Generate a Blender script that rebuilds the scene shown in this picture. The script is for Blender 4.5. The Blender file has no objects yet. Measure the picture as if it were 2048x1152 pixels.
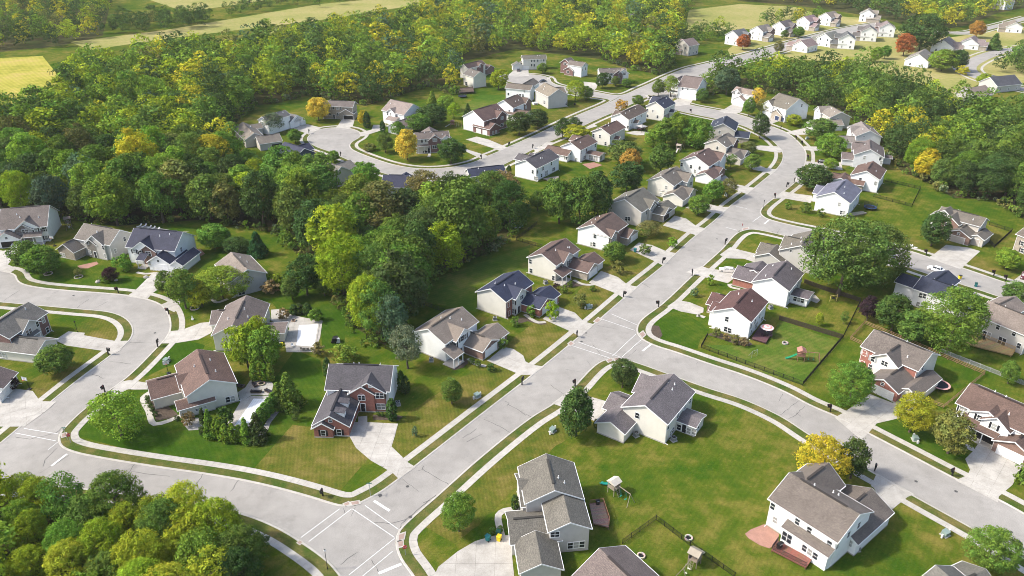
import bpy, math, random
import numpy as np
from mathutils import Vector
from mathutils.geometry import tessellate_polygon
random.seed(7); RNG = np.random.default_rng(11)
SC = bpy.context.scene
COL = SC.collection

# ------------------------------------------------------------------ camera, sky, sun, exposure
CAM_H, PITCH, FPX = 106.0, math.radians(27.6), 1560.0
cam_data = bpy.data.cameras.new('camera'); cam = bpy.data.objects.new('camera', cam_data); COL.objects.link(cam)
cam.location = (0, 0, CAM_H); cam.rotation_euler = (math.pi / 2 - PITCH, 0, 0)
cam_data.sensor_fit = 'HORIZONTAL'; cam_data.sensor_width = 36.0; cam_data.lens = 36.0 * FPX / 2048.0
cam_data.clip_start = 1.0; cam_data.clip_end = 20000.0
SC.camera = cam
SUN_EL, SUN_AZ = math.radians(44), math.radians(-94)      # azimuth from +Y towards +X: the sun stands to the left of the view
world = bpy.data.worlds.new('World'); SC.world = world; world.use_nodes = True
wn = world.node_tree.nodes; wl = world.node_tree.links
bg = wn['Background']; sky = wn.new('ShaderNodeTexSky'); sky.sky_type = 'NISHITA'; sky.sun_disc = False
sky.sun_elevation = SUN_EL; sky.sun_rotation = SUN_AZ; sky.air_density = 1.0; sky.dust_density = 3.0; sky.ozone_density = 1.0
wl.new(sky.outputs[0], bg.inputs[0]); bg.inputs[1].default_value = 0.15
sun_d = bpy.data.lights.new('sun', 'SUN'); sun = bpy.data.objects.new('sun', sun_d); COL.objects.link(sun)
sun_d.energy = 2.7; sun_d.angle = math.radians(4); sun_d.color = (1.0, 0.95, 0.86)
sdir = Vector((math.sin(SUN_AZ) * math.cos(SUN_EL), math.cos(SUN_AZ) * math.cos(SUN_EL), math.sin(SUN_EL)))
sun.rotation_euler = sdir.to_track_quat('Z', 'Y').to_euler(); sun.location = sdir * 300
SC.view_settings.view_transform = 'Standard'; SC.view_settings.look = 'None'
SC.view_settings.exposure = 0.98; SC.view_settings.gamma = 1.0; SC.view_settings.use_curve_mapping = False
SC.render.engine = 'CYCLES'
SC.cycles.max_bounces = 6; SC.cycles.diffuse_bounces = 4; SC.cycles.transparent_max_bounces = 4
SC.cycles.use_denoising = True; SC.cycles.filter_width = 0.95
SC.cycles.use_adaptive_sampling = True; SC.cycles.adaptive_threshold = 0.02

# ------------------------------------------------------------------ survey: the photograph's points as places on the level ground
CP, SP = math.cos(PITCH), math.sin(PITCH)
def G(x, y, z=0.0):
    u, v = (x - 1024.0) / FPX, (y - 576.0) / FPX
    dx, dy, dz = u, CP - v * SP, -SP - v * CP
    t = (z - CAM_H) / dz
    return Vector((dx * t, dy * t, z))
def proj(p):
    x, y, z = p[0], p[1], p[2] - CAM_H
    dep = y * CP - z * SP
    return 1024 + FPX * x / dep, 576 - FPX * (y * SP + z * CP) / dep, dep
def height_to(base, ytop):
    lo, hi = 0.2, 45.0
    for _ in range(30):
        m = (lo + hi) / 2
        if proj((base[0], base[1], base[2] + m))[1] > ytop: lo = m
        else: hi = m
    return lo
TILES = dict(a=(820,580,6.777), b=(940,520,6.777), c=(1050,460,6.777), d=(1380,490,6.777), e=(1380,560,6.777), f=(1180,720,6.777),
             g=(600,700,6.777), h=(740,900,6.777), i=(0,410,5.12), j=(0,580,5.12), k=(280,480,5.12), l=(260,660,5.12), m=(980,890,5.12),
             n=(1480,900,5.12), o=(1648,640,5.12), p=(1648,800,5.12), q=(1648,480,5.12), r=(1480,340,5.12), s=(1140,330,5.12),
             t=(1300,210,5.12), u=(1480,190,5.12), v=(1000,180,5.12), w=(1648,360,5.12), x=(1648,927,5.12), A=(450,160,5.12),
             B=(760,160,5.12), C=(880,60,5.12), D=(1260,60,3.64), E=(1400,0,3.64), F=(1648,0,3.64), z=(0,0,1.0))
def px(tile, x, y):
    ox, oy, k = TILES[tile]
    return ox + x / k, oy + y / k

# ------------------------------------------------------------------ mesh helpers
class MB:
    def __init__(self): self.v = []; self.f = []
    def add(self, vs, fs):
        n = len(self.v); self.v.extend(vs); self.f.extend([tuple(i + n for i in f) for f in fs]); return self
    def box(self, x0, x1, y0, y1, z0, z1):
        return self.add([(x0,y0,z0),(x1,y0,z0),(x1,y1,z0),(x0,y1,z0),(x0,y0,z1),(x1,y0,z1),(x1,y1,z1),(x0,y1,z1)],
                        [(0,3,2,1),(4,5,6,7),(0,1,5,4),(1,2,6,5),(2,3,7,6),(3,0,4,7)])
    def bar(self, a, b, w, h=None):
        a, b = Vector(a), Vector(b); h = h or w; d = (b - a).normalized()
        s = d.cross(Vector((0, 0, 1)))
        s = Vector((1, 0, 0)) if s.length < 1e-4 else s.normalized()
        u = s.cross(d)
        vs = [tuple(p + s * (i * w / 2) + u * (j * h / 2)) for p in (a, b) for i, j in ((-1,-1),(1,-1),(1,1),(-1,1))]
        return self.add(vs, [(0,1,2,3),(7,6,5,4),(0,4,5,1),(1,5,6,2),(2,6,7,3),(3,7,4,0)])
    def cyl(self, a, b, r0, r1=None, n=8, cap=True):
        a, b = Vector(a), Vector(b); r1 = r0 if r1 is None else r1; d = (b - a).normalized()
        s = d.cross(Vector((0, 0, 1)))
        s = Vector((1, 0, 0)) if s.length < 1e-4 else s.normalized()
        u = s.cross(d); vs = []
        for p, r in ((a, r0), (b, r1)):
            for i in range(n):
                t = 2 * math.pi * i / n
                vs.append(tuple(p + s * (r * math.cos(t)) + u * (r * math.sin(t))))
        fs = [(i, (i + 1) % n, n + (i + 1) % n, n + i) for i in range(n)]
        if cap: fs += [tuple(range(n - 1, -1, -1)), tuple(range(n, 2 * n))]
        return self.add(vs, fs)
    def poly(self, pts, z=None):
        pts = [Vector(p) for p in pts]
        if z is not None: pts = [Vector((p.x, p.y, z)) for p in pts]
        tris = tessellate_polygon([pts])
        out = []
        for t in tris:
            a, b, c = (pts[i] for i in t)
            out.append(t if (b - a).cross(c - a).z > 0 else (t[0], t[2], t[1]))
        return self.add([tuple(p) for p in pts], out)
    def ring(self, r0, r1, z0, z1, n=20, cx=0, cy=0):
        vs = []
        for i in range(n):
            t = 2 * math.pi * i / n; c, s = math.cos(t), math.sin(t)
            vs += [(cx + r0*c, cy + r0*s, z0), (cx + r1*c, cy + r1*s, z0), (cx + r1*c, cy + r1*s, z1), (cx + r0*c, cy + r0*s, z1)]
        fs = []
        for i in range(n):
            a, b = 4 * i, 4 * ((i + 1) % n)
            fs += [(a+1, b+1, b+2, a+2), (a+2, b+2, b+3, a+3), (a+3, b+3, b, a), (a, b, b+1, a+1)]
        return self.add(vs, fs)
    def mesh(self, name):
        me = bpy.data.meshes.new(name); me.from_pydata(self.v, [], self.f); me.update(); return me
    def build(self, name, mat, parent=None, color=None):
        me = self.mesh(name)
        return put(name, me, mat, parent, color)
def put(name, me, mat=None, parent=None, color=None, loc=None, rz=None):
    if mat is not None and not me.materials: me.materials.append(mat)
    o = bpy.data.objects.new(name, me); COL.objects.link(o)
    if parent is not None: o.parent = parent
    if color is not None: o.color = (*color[:3], 1.0)
    if loc is not None: o.location = loc
    if rz is not None: o.rotation_euler = (0, 0, rz)
    return o
def empty(name, loc=(0, 0, 0), rz=0.0):
    o = bpy.data.objects.new(name, None); COL.objects.link(o); o.location = loc; o.rotation_euler = (0, 0, rz); o.empty_display_size = 0.3
    return o
def tag(o, label=None, cat=None, group=None, kind=None):
    if label: o['label'] = label
    if cat: o['category'] = cat
    if group: o['group'] = group
    if kind: o['kind'] = kind
    return o
def copy_tree(o, parent=None):
    c = o.copy(); COL.objects.link(c); c.parent = parent
    for ch in list(o.children): copy_tree(ch, c)
    return c

# ------------------------------------------------------------------ procedural materials
def new_mat(name):
    m = bpy.data.materials.new(name); m.use_nodes = True
    nt = m.node_tree; return m, nt.nodes, nt.links, nt.nodes['Principled BSDF']
def nnode(n, t, **kw):
    x = n.new(t)
    for k, v in kw.items(): setattr(x, k, v)
    return x
def noise(n, l, vec, scale, detail=4, rough=0.55):
    t = n.new('ShaderNodeTexNoise'); t.inputs['Scale'].default_value = scale; t.inputs['Detail'].default_value = detail
    t.inputs['Roughness'].default_value = rough; l.new(vec, t.inputs['Vector']); return t
def ramp(n, l, fac, stops):
    r = n.new('ShaderNodeValToRGB'); e = r.color_ramp.elements
    while len(e) < len(stops): e.new(0.5)
    for q, (p, c) in zip(e, stops): q.position = p; q.color = (*c, 1) if len(c) == 3 else c
    l.new(fac, r.inputs[0]); return r
def mixc(n, l, a, b, fac, mode='MIX'):
    x = n.new('ShaderNodeMix'); x.data_type = 'RGBA'; x.blend_type = mode
    for s, i in ((fac, 0), (a, 6), (b, 7)):
        if hasattr(s, 'links'): l.new(s, x.inputs[i])
        elif i == 0: x.inputs[0].default_value = s
        else: x.inputs[i].default_value = (*s, 1)
    return x.outputs[2]
def gray(v): return (v, v, v)
def object_paint(name, rough=0.6, var=0.12, scale=1.5, bump=0.0, bscale=20, spec=0.3, metal=0.0, wear=None):
    """paint or cloth of the object's own colour, with slight blotches"""
    m, n, l, b = new_mat(name)
    oi = n.new('ShaderNodeObjectInfo'); tc = n.new('ShaderNodeTexCoord')
    ns = noise(n, l, tc.outputs['Object'], scale, 5)
    rp = ramp(n, l, ns.outputs['Fac'], [(0.3, gray(1 - var)), (0.7, gray(1 + var * 0.4))])
    c = mixc(n, l, oi.outputs['Color'], rp.outputs[0], 1.0, 'MULTIPLY')
    l.new(c, b.inputs['Base Color']); b.inputs['Roughness'].default_value = rough
    b.inputs['Specular IOR Level'].default_value = spec; b.inputs['Metallic'].default_value = metal
    if bump:
        nb = noise(n, l, tc.outputs['Object'], bscale, 3); bp = n.new('ShaderNodeBump'); bp.inputs['Strength'].default_value = bump
        bp.inputs['Distance'].default_value = 0.05; l.new(nb.outputs['Fac'], bp.inputs['Height']); l.new(bp.outputs[0], b.inputs['Normal'])
    return m
def siding_mat():
    m, n, l, b = new_mat('lap_siding')
    oi = n.new('ShaderNodeObjectInfo'); tc = n.new('ShaderNodeTexCoord')
    wv = n.new('ShaderNodeTexWave'); wv.wave_type = 'BANDS'; wv.bands_direction = 'Z'; wv.wave_profile = 'SAW'
    wv.inputs['Scale'].default_value = 1.6; wv.inputs['Distortion'].default_value = 0.0
    l.new(tc.outputs['Object'], wv.inputs['Vector'])
    r1 = ramp(n, l, wv.outputs['Fac'], [(0.0, gray(0.86)), (0.12, gray(0.97)), (1.0, gray(1.0))])
    ns = noise(n, l, tc.outputs['Object'], 0.7, 5); r2 = ramp(n, l, ns.outputs['Fac'], [(0.3, gray(0.9)), (0.7, gray(1.0))])
    c = mixc(n, l, oi.outputs['Color'], r1.outputs[0], 1.0, 'MULTIPLY'); c = mixc(n, l, c, r2.outputs[0], 1.0, 'MULTIPLY')
    l.new(c, b.inputs['Base Color']); b.inputs['Roughness'].default_value = 0.55; b.inputs['Specular IOR Level'].default_value = 0.25
    bp = n.new('ShaderNodeBump'); bp.inputs['Strength'].default_value = 0.5; bp.inputs['Distance'].default_value = 0.02
    l.new(wv.outputs['Fac'], bp.inputs['Height']); l.new(bp.outputs[0], b.inputs['Normal'])
    return m
def brick_mat():
    m, n, l, b = new_mat('brick_facing')
    oi = n.new('ShaderNodeObjectInfo'); tc = n.new('ShaderNodeTexCoord')
    sp = n.new('ShaderNodeSeparateXYZ'); l.new(tc.outputs['Object'], sp.inputs[0])
    ad = nnode(n, 'ShaderNodeMath', operation='ADD'); l.new(sp.outputs[0], ad.inputs[0]); l.new(sp.outputs[1], ad.inputs[1])
    cb = n.new('ShaderNodeCombineXYZ'); l.new(ad.outputs[0], cb.inputs[0]); l.new(sp.outputs[2], cb.inputs[1])
    br = n.new('ShaderNodeTexBrick'); br.inputs['Scale'].default_value = 1.0; br.inputs['Brick Width'].default_value = 0.24
    br.inputs['Row Height'].default_value = 0.085; br.inputs['Mortar Size'].default_value = 0.012
    br.inputs['Color1'].default_value = (1.15, 1.1, 1.05, 1); br.inputs['Color2'].default_value = (0.7, 0.68, 0.68, 1); br.inputs['Mortar'].default_value = (1.5, 1.7, 1.8, 1)
    l.new(cb.outputs[0], br.inputs['Vector'])
    ns = noise(n, l, tc.outputs['Object'], 1.2, 4); r2 = ramp(n, l, ns.outputs['Fac'], [(0.3, gray(0.8)), (0.7, gray(1.1))])
    c = mixc(n, l, oi.outputs['Color'], br.outputs['Color'], 1.0, 'MULTIPLY'); c = mixc(n, l, c, r2.outputs[0], 1.0, 'MULTIPLY')
    l.new(c, b.inputs['Base Color']); b.inputs['Roughness'].default_value = 0.85
    return m
def roof_mat():
    m, n, l, b = new_mat('asphalt_shingles')
    oi = n.new('ShaderNodeObjectInfo'); tc = n.new('ShaderNodeTexCoord')
    mp = n.new('ShaderNodeMapping'); mp.inputs['Scale'].default_value = (1.0, 2.6, 2.6); l.new(tc.outputs['Object'], mp.inputs[0])
    n1 = noise(n, l, mp.outputs[0], 2.6, 3, 0.7); r1 = ramp(n, l, n1.outputs['Fac'], [(0.32, gray(0.62)), (0.5, gray(0.98)), (0.68, gray(1.45))])
    n2 = noise(n, l, tc.outputs['Object'], 0.35, 3); r2 = ramp(n, l, n2.outputs['Fac'], [(0.3, gray(0.82)), (0.7, gray(1.12))])
    wv = n.new('ShaderNodeTexWave'); wv.bands_direction = 'Z'; wv.wave_profile = 'SAW'; wv.inputs['Scale'].default_value = 2.4; wv.inputs['Distortion'].default_value = 0.6
    l.new(tc.outputs['Object'], wv.inputs['Vector']); r3 = ramp(n, l, wv.outputs['Fac'], [(0.0, gray(0.8)), (0.3, gray(1.0))])
    c = mixc(n, l, oi.outputs['Color'], r1.outputs[0], 1.0, 'MULTIPLY'); c = mixc(n, l, c, r2.outputs[0], 1.0, 'MULTIPLY'); c = mixc(n, l, c, r3.outputs[0], 1.0, 'MULTIPLY')
    l.new(c, b.inputs['Base Color']); b.inputs['Roughness'].default_value = 0.8; b.inputs['Specular IOR Level'].default_value = 0.35
    bp = n.new('ShaderNodeBump'); bp.inputs['Strength'].default_value = 0.4; bp.inputs['Distance'].default_value = 0.03
    l.new(wv.outputs['Fac'], bp.inputs['Height']); l.new(bp.outputs[0], b.inputs['Normal'])
    return m
def glass_mat():
    m, n, l, b = new_mat('window_glass')
    oi = n.new('ShaderNodeObjectInfo')
    r = ramp(n, l, oi.outputs['Random'], [(0.0, (0.012, 0.016, 0.022)), (0.6, (0.03, 0.036, 0.045)), (0.62, (0.25, 0.25, 0.24)), (1.0, (0.38, 0.38, 0.36))])
    l.new(r.outputs[0], b.inputs['Base Color']); b.inputs['Roughness'].default_value = 0.06; b.inputs['Specular IOR Level'].default_value = 0.6
    return m
def ground_mat(name, cols, s_big=0.045, s_mid=0.35, s_fine=3.5, stripes=None, mown=0.0, bump=0.5):
    """turf: cols = (lush, mid, dry) ; patches of several sizes; stripes = (angle, width) of the mower"""
    m, n, l, b = new_mat(name)
    ge = n.new('ShaderNodeNewGeometry'); P = ge.outputs['Position']
    n1 = noise(n, l, P, s_big, 5, 0.6); n2 = noise(n, l, P, s_mid, 6, 0.65); n3 = noise(n, l, P, s_fine, 4, 0.7)
    m1 = nnode(n, 'ShaderNodeMath', operation='MULTIPLY_ADD'); l.new(n2.outputs['Fac'], m1.inputs[0]); m1.inputs[1].default_value = 0.8
    l.new(n1.outputs['Fac'], m1.inputs[2])
    m2 = nnode(n, 'ShaderNodeMath', operation='MULTIPLY'); l.new(m1.outputs[0], m2.inputs[0]); m2.inputs[1].default_value = 0.556
    c = ramp(n, l, m2.outputs[0], [(0.40, cols[0]), (0.5, cols[1]), (0.61, cols[2])]).outputs[0]
    r3 = ramp(n, l, n3.outputs['Fac'], [(0.25, gray(0.62)), (0.5, gray(1.0)), (0.75, gray(1.35))])
    c = mixc(n, l, c, r3.outputs[0], 0.85, 'MULTIPLY')
    n4 = noise(n, l, P, 0.9, 4, 0.7); r4 = ramp(n, l, n4.outputs['Fac'], [(0.62, (0, 0, 0)), (0.74, (1, 1, 1))])
    c = mixc(n, l, c, cols[2], r4.outputs[0])
    if stripes:
        ang, wd = stripes
        mp = n.new('ShaderNodeMapping'); mp.inputs['Rotation'].default_value = (0, 0, ang); l.new(P, mp.inputs[0])
        wv = n.new('ShaderNodeTexWave'); wv.inputs['Scale'].default_value = 0.3141 / wd; wv.inputs['Distortion'].default_value = 0.25; wv.inputs['Detail Scale'].default_value = 0.5
        l.new(mp.outputs[0], wv.inputs['Vector']); rs = ramp(n, l, wv.outputs['Fac'], [(0.35, gray(0.84)), (0.65, gray(1.12))])
        c = mixc(n, l, c, rs.outputs[0], mown or 0.7, 'MULTIPLY')
    l.new(c, b.inputs['Base Color']); b.inputs['Roughness'].default_value = 1.0; b.inputs['Specular IOR Level'].default_value = 0.0
    bp = n.new('ShaderNodeBump'); bp.inputs['Strength'].default_value = bump; bp.inputs['Distance'].default_value = 0.12
    l.new(n3.outputs['Fac'], bp.inputs['Height']); l.new(bp.outputs[0], b.inputs['Normal'])
    return m
def paving_mat(name, base, dark, s=0.25, fine=6.0, var=0.14, crack=False):
    m, n, l, b = new_mat(name)
    ge = n.new('ShaderNodeNewGeometry'); P = ge.outputs['Position']
    n1 = noise(n, l, P, s, 6, 0.6); r1 = ramp(n, l, n1.outputs['Fac'], [(0.3, dark), (0.62, base)])
    n2 = noise(n, l, P, fine, 3, 0.7); r2 = ramp(n, l, n2.outputs['Fac'], [(0.3, gray(1 - var)), (0.7, gray(1 + var * 0.6))])
    c = mixc(n, l, r1.outputs[0], r2.outputs[0], 1.0, 'MULTIPLY')
    n3 = noise(n, l, P, 0.06, 3); r3 = ramp(n, l, n3.outputs['Fac'], [(0.35, gray(0.9)), (0.65, gray(1.06))])
    c = mixc(n, l, c, r3.outputs[0], 1.0, 'MULTIPLY')
    if crack:
        n5 = noise(n, l, P, 0.16, 5, 0.75); r5 = ramp(n, l, n5.outputs['Fac'], [(0.56, gray(1.0)), (0.68, gray(0.84)), (0.8, gray(0.76))]); c = mixc(n, l, c, r5.outputs[0], 1.0, 'MULTIPLY')
        n6 = noise(n, l, P, 0.9, 4, 0.8); r6 = ramp(n, l, n6.outputs['Fac'], [(0.66, gray(1.0)), (0.74, gray(0.8))]); c = mixc(n, l, c, r6.outputs[0], 0.8, 'MULTIPLY')
    if False:
        nd = noise(n, l, P, 0.5, 3); ad = n.new('ShaderNodeVectorMath'); ad.operation = 'ADD'; l.new(P, ad.inputs[0]); l.new(nd.outputs['Color'], ad.inputs[1])
        vo = n.new('ShaderNodeTexVoronoi'); vo.feature = 'DISTANCE_TO_EDGE'; vo.inputs['Scale'].default_value = 0.13; l.new(ad.outputs[0], vo.inputs['Vector'])
        rv = ramp(n, l, vo.outputs['Distance'], [(0.0, gray(0.72)), (0.008, gray(0.8)), (0.016, gray(1.0))])
        c = mixc(n, l, c, rv.outputs[0], 0.8, 'MULTIPLY')
    l.new(c, b.inputs['Base Color']); b.inputs['Roughness'].default_value = 0.9; b.inputs['Specular IOR Level'].default_value = 0.2
    return m
def leaf_mat(name, attr=None):
    m, n, l, b = new_mat(name)
    if attr:
        a = n.new('ShaderNodeAttribute'); a.attribute_name = attr; base = a.outputs['Color']
    else:
        oi = n.new('ShaderNodeObjectInfo'); base = oi.outputs['Color']
        lv = n.new('ShaderNodeAttribute'); lv.attribute_name = 'leaf'; base = mixc(n, l, base, lv.outputs['Color'], 1.0, 'MULTIPLY')
    n.remove(b)
    d = n.new('ShaderNodeBsdfDiffuse'); t = n.new('ShaderNodeBsdfTranslucent'); mx = n.new('ShaderNodeMixShader'); mx.inputs[0].default_value = 0.2
    l.new(base, d.inputs[0])
    tb = mixc(n, l, base, (1.15, 1.3, 0.5), 1.0, 'MULTIPLY'); l.new(tb, t.inputs[0])
    l.new(d.outputs[0], mx.inputs[1]); l.new(t.outputs[0], mx.inputs[2])
    l.new(mx.outputs[0], n['Material Output'].inputs[0])
    return m
def plain(name, col, rough=0.6, var=0.15, scale=3.0, metal=0.0, spec=0.3):
    m, n, l, b = new_mat(name); tc = n.new('ShaderNodeTexCoord')
    ns = noise(n, l, tc.outputs['Object'], scale, 4); r = ramp(n, l, ns.outputs['Fac'], [(0.3, tuple(c * (1 - var) for c in col)), (0.7, tuple(min(1, c * (1 + var * 0.5)) for c in col))])
    l.new(r.outputs[0], b.inputs['Base Color']); b.inputs['Roughness'].default_value = rough; b.inputs['Metallic'].default_value = metal
    b.inputs['Specular IOR Level'].default_value = spec
    return m
M = dict(siding=siding_mat(), brick=brick_mat(), roof=roof_mat(), glass=glass_mat(), paint=object_paint('painted'), gloss=object_paint('car_paint', rough=0.18, var=0.03, spec=0.6),
         trim=plain('white_trim', (0.78, 0.78, 0.76), 0.5, 0.06), black=plain('black_metal', (0.012, 0.012, 0.013), 0.45, 0.2),
         wood=object_paint('weathered_wood', rough=0.8, var=0.3, scale=4.0), bark=plain('bark', (0.11, 0.085, 0.065), 0.95, 0.4, 6.0),
         leaf=leaf_mat('foliage'), leafmass=leaf_mat('foliage_mass', 'tint'),
         asphalt=paving_mat('worn_asphalt', (0.322, 0.304, 0.278), (0.272, 0.257, 0.235), 0.35, 7.0, 0.2, crack=True),
         concrete=paving_mat('concrete', (0.44, 0.415, 0.375), (0.335, 0.315, 0.28), 0.45, 5.0, 0.14),
         joint=paving_mat('joint_dirt', (0.27, 0.255, 0.225), (0.2, 0.19, 0.165), 0.6, 5.0, 0.1),
         walk=paving_mat('sidewalk_concrete', (0.44, 0.415, 0.37), (0.35, 0.33, 0.295), 0.9, 5.0, 0.1),
         marking=paving_mat('road_paint', (0.72, 0.72, 0.71), (0.6, 0.6, 0.59), 2.0, 8.0, 0.15),
         tar=plain('crack_sealer', (0.07, 0.068, 0.066), 0.8, 0.3), mulch=paving_mat('mulch', (0.10, 0.075, 0.055), (0.06, 0.045, 0.035), 2.0, 9.0, 0.4),
         gravel=paving_mat('grey_gravel', (0.32, 0.31, 0.29), (0.22, 0.21, 0.2), 3.0, 12.0, 0.4),
         brickpave=paving_mat('clay_paver', (0.36, 0.20, 0.15), (0.28, 0.155, 0.12), 0.6, 8.0, 0.2),
         padred=paving_mat('tactile_brick', (0.34, 0.25, 0.21), (0.28, 0.2, 0.17), 0.6, 8.0, 0.2),
         pool=plain('pool_cover', (0.72, 0.74, 0.76), 0.5, 0.08, 0.6),
         turf=ground_mat('turf', ((0.036, 0.080, 0.007), (0.072, 0.100, 0.011), (0.155, 0.135, 0.030)), s_big=0.04, s_mid=0.28, stripes=(math.radians(35), 1.0), mown=0.28),
         lush=ground_mat('lush_lawn', ((0.028, 0.068, 0.006), (0.040, 0.082, 0.008), (0.075, 0.102, 0.013)), stripes=(math.radians(-32), 1.1), mown=0.3),
         striped=ground_mat('mown_lawn', ((0.045, 0.095, 0.012), (0.07, 0.115, 0.016), (0.13, 0.135, 0.032)), stripes=(math.radians(58), 1.2), mown=0.35),
         dry=ground_mat('dry_lawn', ((0.060, 0.088, 0.012), (0.100, 0.104, 0.018), (0.17, 0.135, 0.04)), s_big=0.09, s_mid=0.35, stripes=(math.radians(-10), 0.8), mown=0.4),
         verge=ground_mat('verge_turf', ((0.05, 0.085, 0.016), (0.085, 0.098, 0.026), (0.15, 0.125, 0.045)), s_big=0.2),
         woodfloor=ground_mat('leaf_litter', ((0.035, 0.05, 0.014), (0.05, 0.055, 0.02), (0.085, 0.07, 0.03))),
         meadow=ground_mat('pasture', ((0.20, 0.215, 0.06), (0.26, 0.245, 0.085), (0.32, 0.275, 0.12)), s_big=0.02),
         crop=ground_mat('ripe_crop', ((0.24, 0.24, 0.04), (0.34, 0.31, 0.06), (0.40, 0.31, 0.10)), s_big=0.03, s_mid=0.15, stripes=(math.radians(15), 3.0), mown=0.7, bump=1.0))
# ------------------------------------------------------------------ ground
def sheet(name, pts, mat, z, kind='structure', label=None):
    o = MB().poly(pts, z).build(name, mat); tag(o, label, None, None, kind); return o
gm = MB(); gm.poly([(-4500, -300, 0), (4500, -300, 0), (4500, 6000, 0), (-4500, 6000, 0)])
tag(gm.build('ground', M['turf']), 'level mown turf between the houses and out to the horizon', kind='structure')
def PX(*pts): return [G(x, y) for x, y in pts]

def smooth(pts, n=4):
    """centripetal Catmull-Rom through ground points"""
    P = [Vector((p[0], p[1], 0)) for p in pts]; out = []
    P = [P[0] * 2 - P[1]] + P + [P[-1] * 2 - P[-2]]
    for i in range(1, len(P) - 2):
        p0, p1, p2, p3 = P[i-1:i+3]
        t0 = 0; t1 = t0 + math.sqrt((p1-p0).length); t2 = t1 + math.sqrt((p2-p1).length); t3 = t2 + math.sqrt((p3-p2).length)
        m = n if (p2 - p1).length > 3 else 2
        for k in range(m):
            t = t1 + (t2 - t1) * k / m
            a1 = p0*((t1-t)/(t1-t0)) + p1*((t-t0)/(t1-t0)); a2 = p1*((t2-t)/(t2-t1)) + p2*((t-t1)/(t2-t1)); a3 = p2*((t3-t)/(t3-t2)) + p3*((t-t2)/(t3-t2))
            b1 = a1*((t2-t)/(t2-t0)) + a2*((t-t0)/(t2-t0)); b2 = a2*((t3-t)/(t3-t1)) + a3*((t-t1)/(t3-t1))
            out.append(b1*((t2-t)/(t2-t1)) + b2*((t-t1)/(t2-t1)))
    out.append(P[-2]); return out
def resample(pts, step):
    out = [pts[0]]; acc = 0
    for a, b in zip(pts, pts[1:]):
        L = (b - a).length
        if L < 1e-6: continue
        d = step - acc
        while d <= L: out.append(a.lerp(b, d / L)); d += step
        acc = L - (d - step)
    return out
def normals(pts):
    ns = []
    for i in range(len(pts)):
        a = pts[max(0, i-1)]; b = pts[min(len(pts)-1, i+1)]; d = (b - a).normalized(); ns.append(Vector((-d.y, d.x, 0)))
    return ns
def offset(pts, d):
    ns = normals(pts); return [p + n * d for p, n in zip(pts, ns)]
def strip_mesh(mb, A, B, z):
    n = len(A); vs = [(p.x, p.y, z) for p in A] + [(p.x, p.y, z) for p in B]
    fs = []
    for i in range(n - 1):
        a, b, c, d = i, i+1, n+i+1, n+i
        va, vb, vd = Vector(vs[a]), Vector(vs[b]), Vector(vs[d])
        fs.append((a, b, c, d) if (vb-va).cross(vd-va).z > 0 else (d, c, b, a))
    mb.add(vs, fs)

# kerb lines, surveyed: the lane lies on one side, the lots on the other (side = +1: lots to the left of the line as listed)
K = {}
K['nw'] = ([(-60,538),(0,542.8),(21,547),(29,551.5),(33,561),(45,569),(78,576),(136.7,582),(215,587.7),(254,591.6),(293,599.5),(318,609),(332,623),(339,642.5),(338,662),(330,676),
            (312.5,695),(254,753),(208,787),(160,824),(130,853),(118,868),(116,878),(121,893),(146,905),(208,918),(312.5,935),(416.7,950),(486,962),(555.6,977.7),(625,997),(660,1008),(681,1013),
            (709,1012),(733,1001),(761,986),(792.5,964),(833,932.5),(960,833),(1087.8,733.5),(1189.4,649.1),(1276.5,573.6),(1327.4,532.3),(1353.9,507),(1393.9,470.6),(1429,443),(1460,414),(1493.5,388.6),
            (1510,375.6),(1543,348.7),(1555,338),(1566,321),(1566.6,305.7),(1557,292),(1534,272.5),(1507,260),(1485.5,251),(1434.8,238),(1394,229.5),(1360.5,222),(1338,215),(1322,207),(1310,198),(1304,190)], 1)
K['loop'] = ([(-60,598),(0,603),(78,610),(156,617),(215,622.5),(244,631),(261.7,644.5),(267.6,658),(265.6,671.8),(256,685.5),(224.6,710),(156,761.6),(106,802),(52,846),(0,889),(-60,935)], -1)
K['south'] = ([(-60,965),(0,966),(100,970),(250,986),(400,1007),(496.5,1030),(555.6,1054),(607.6,1085),(659.7,1123.5),(684,1152),(720,1200)], -1)
K['se'] = ([(860,1215),(823.6,1152),(799,1116.6),(790.6,1085),(797,1061),(820,1037),(872,991.6),(962.5,911.7),(1059.7,835),(1105,807),(1143,777),(1180,738),(1200,723),(1222,716),(1245,716.5),(1283,727.5),(1349.7,751.5),
            (1416,775),(1487,797.5),(1563,832),(1619,868),(1671,900),(1723,931),(1754,948),(1827,990),(1952,1059),(2048,1115),(2120,1160)], -1)
K['east'] = ([(2120,1070),(2048,1029),(1997,1001),(1910.5,959),(1824,913.5),(1737,868),(1674,835),(1619,811),(1570,785),(1494,753.5),(1417,728),(1348,704),(1310,692),(1284,679),(1273,664),(1278.5,643),(1324,607),(1382,552.7),(1403.7,533),
              (1444.7,496),(1465,473),(1479,463),(1501,458),(1520,460),(1570,471),(1680,498),(1792.5,526),(1843,543),(1952.7,577.5),(2003,594),(2048,608),(2120,630)], -1)
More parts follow.
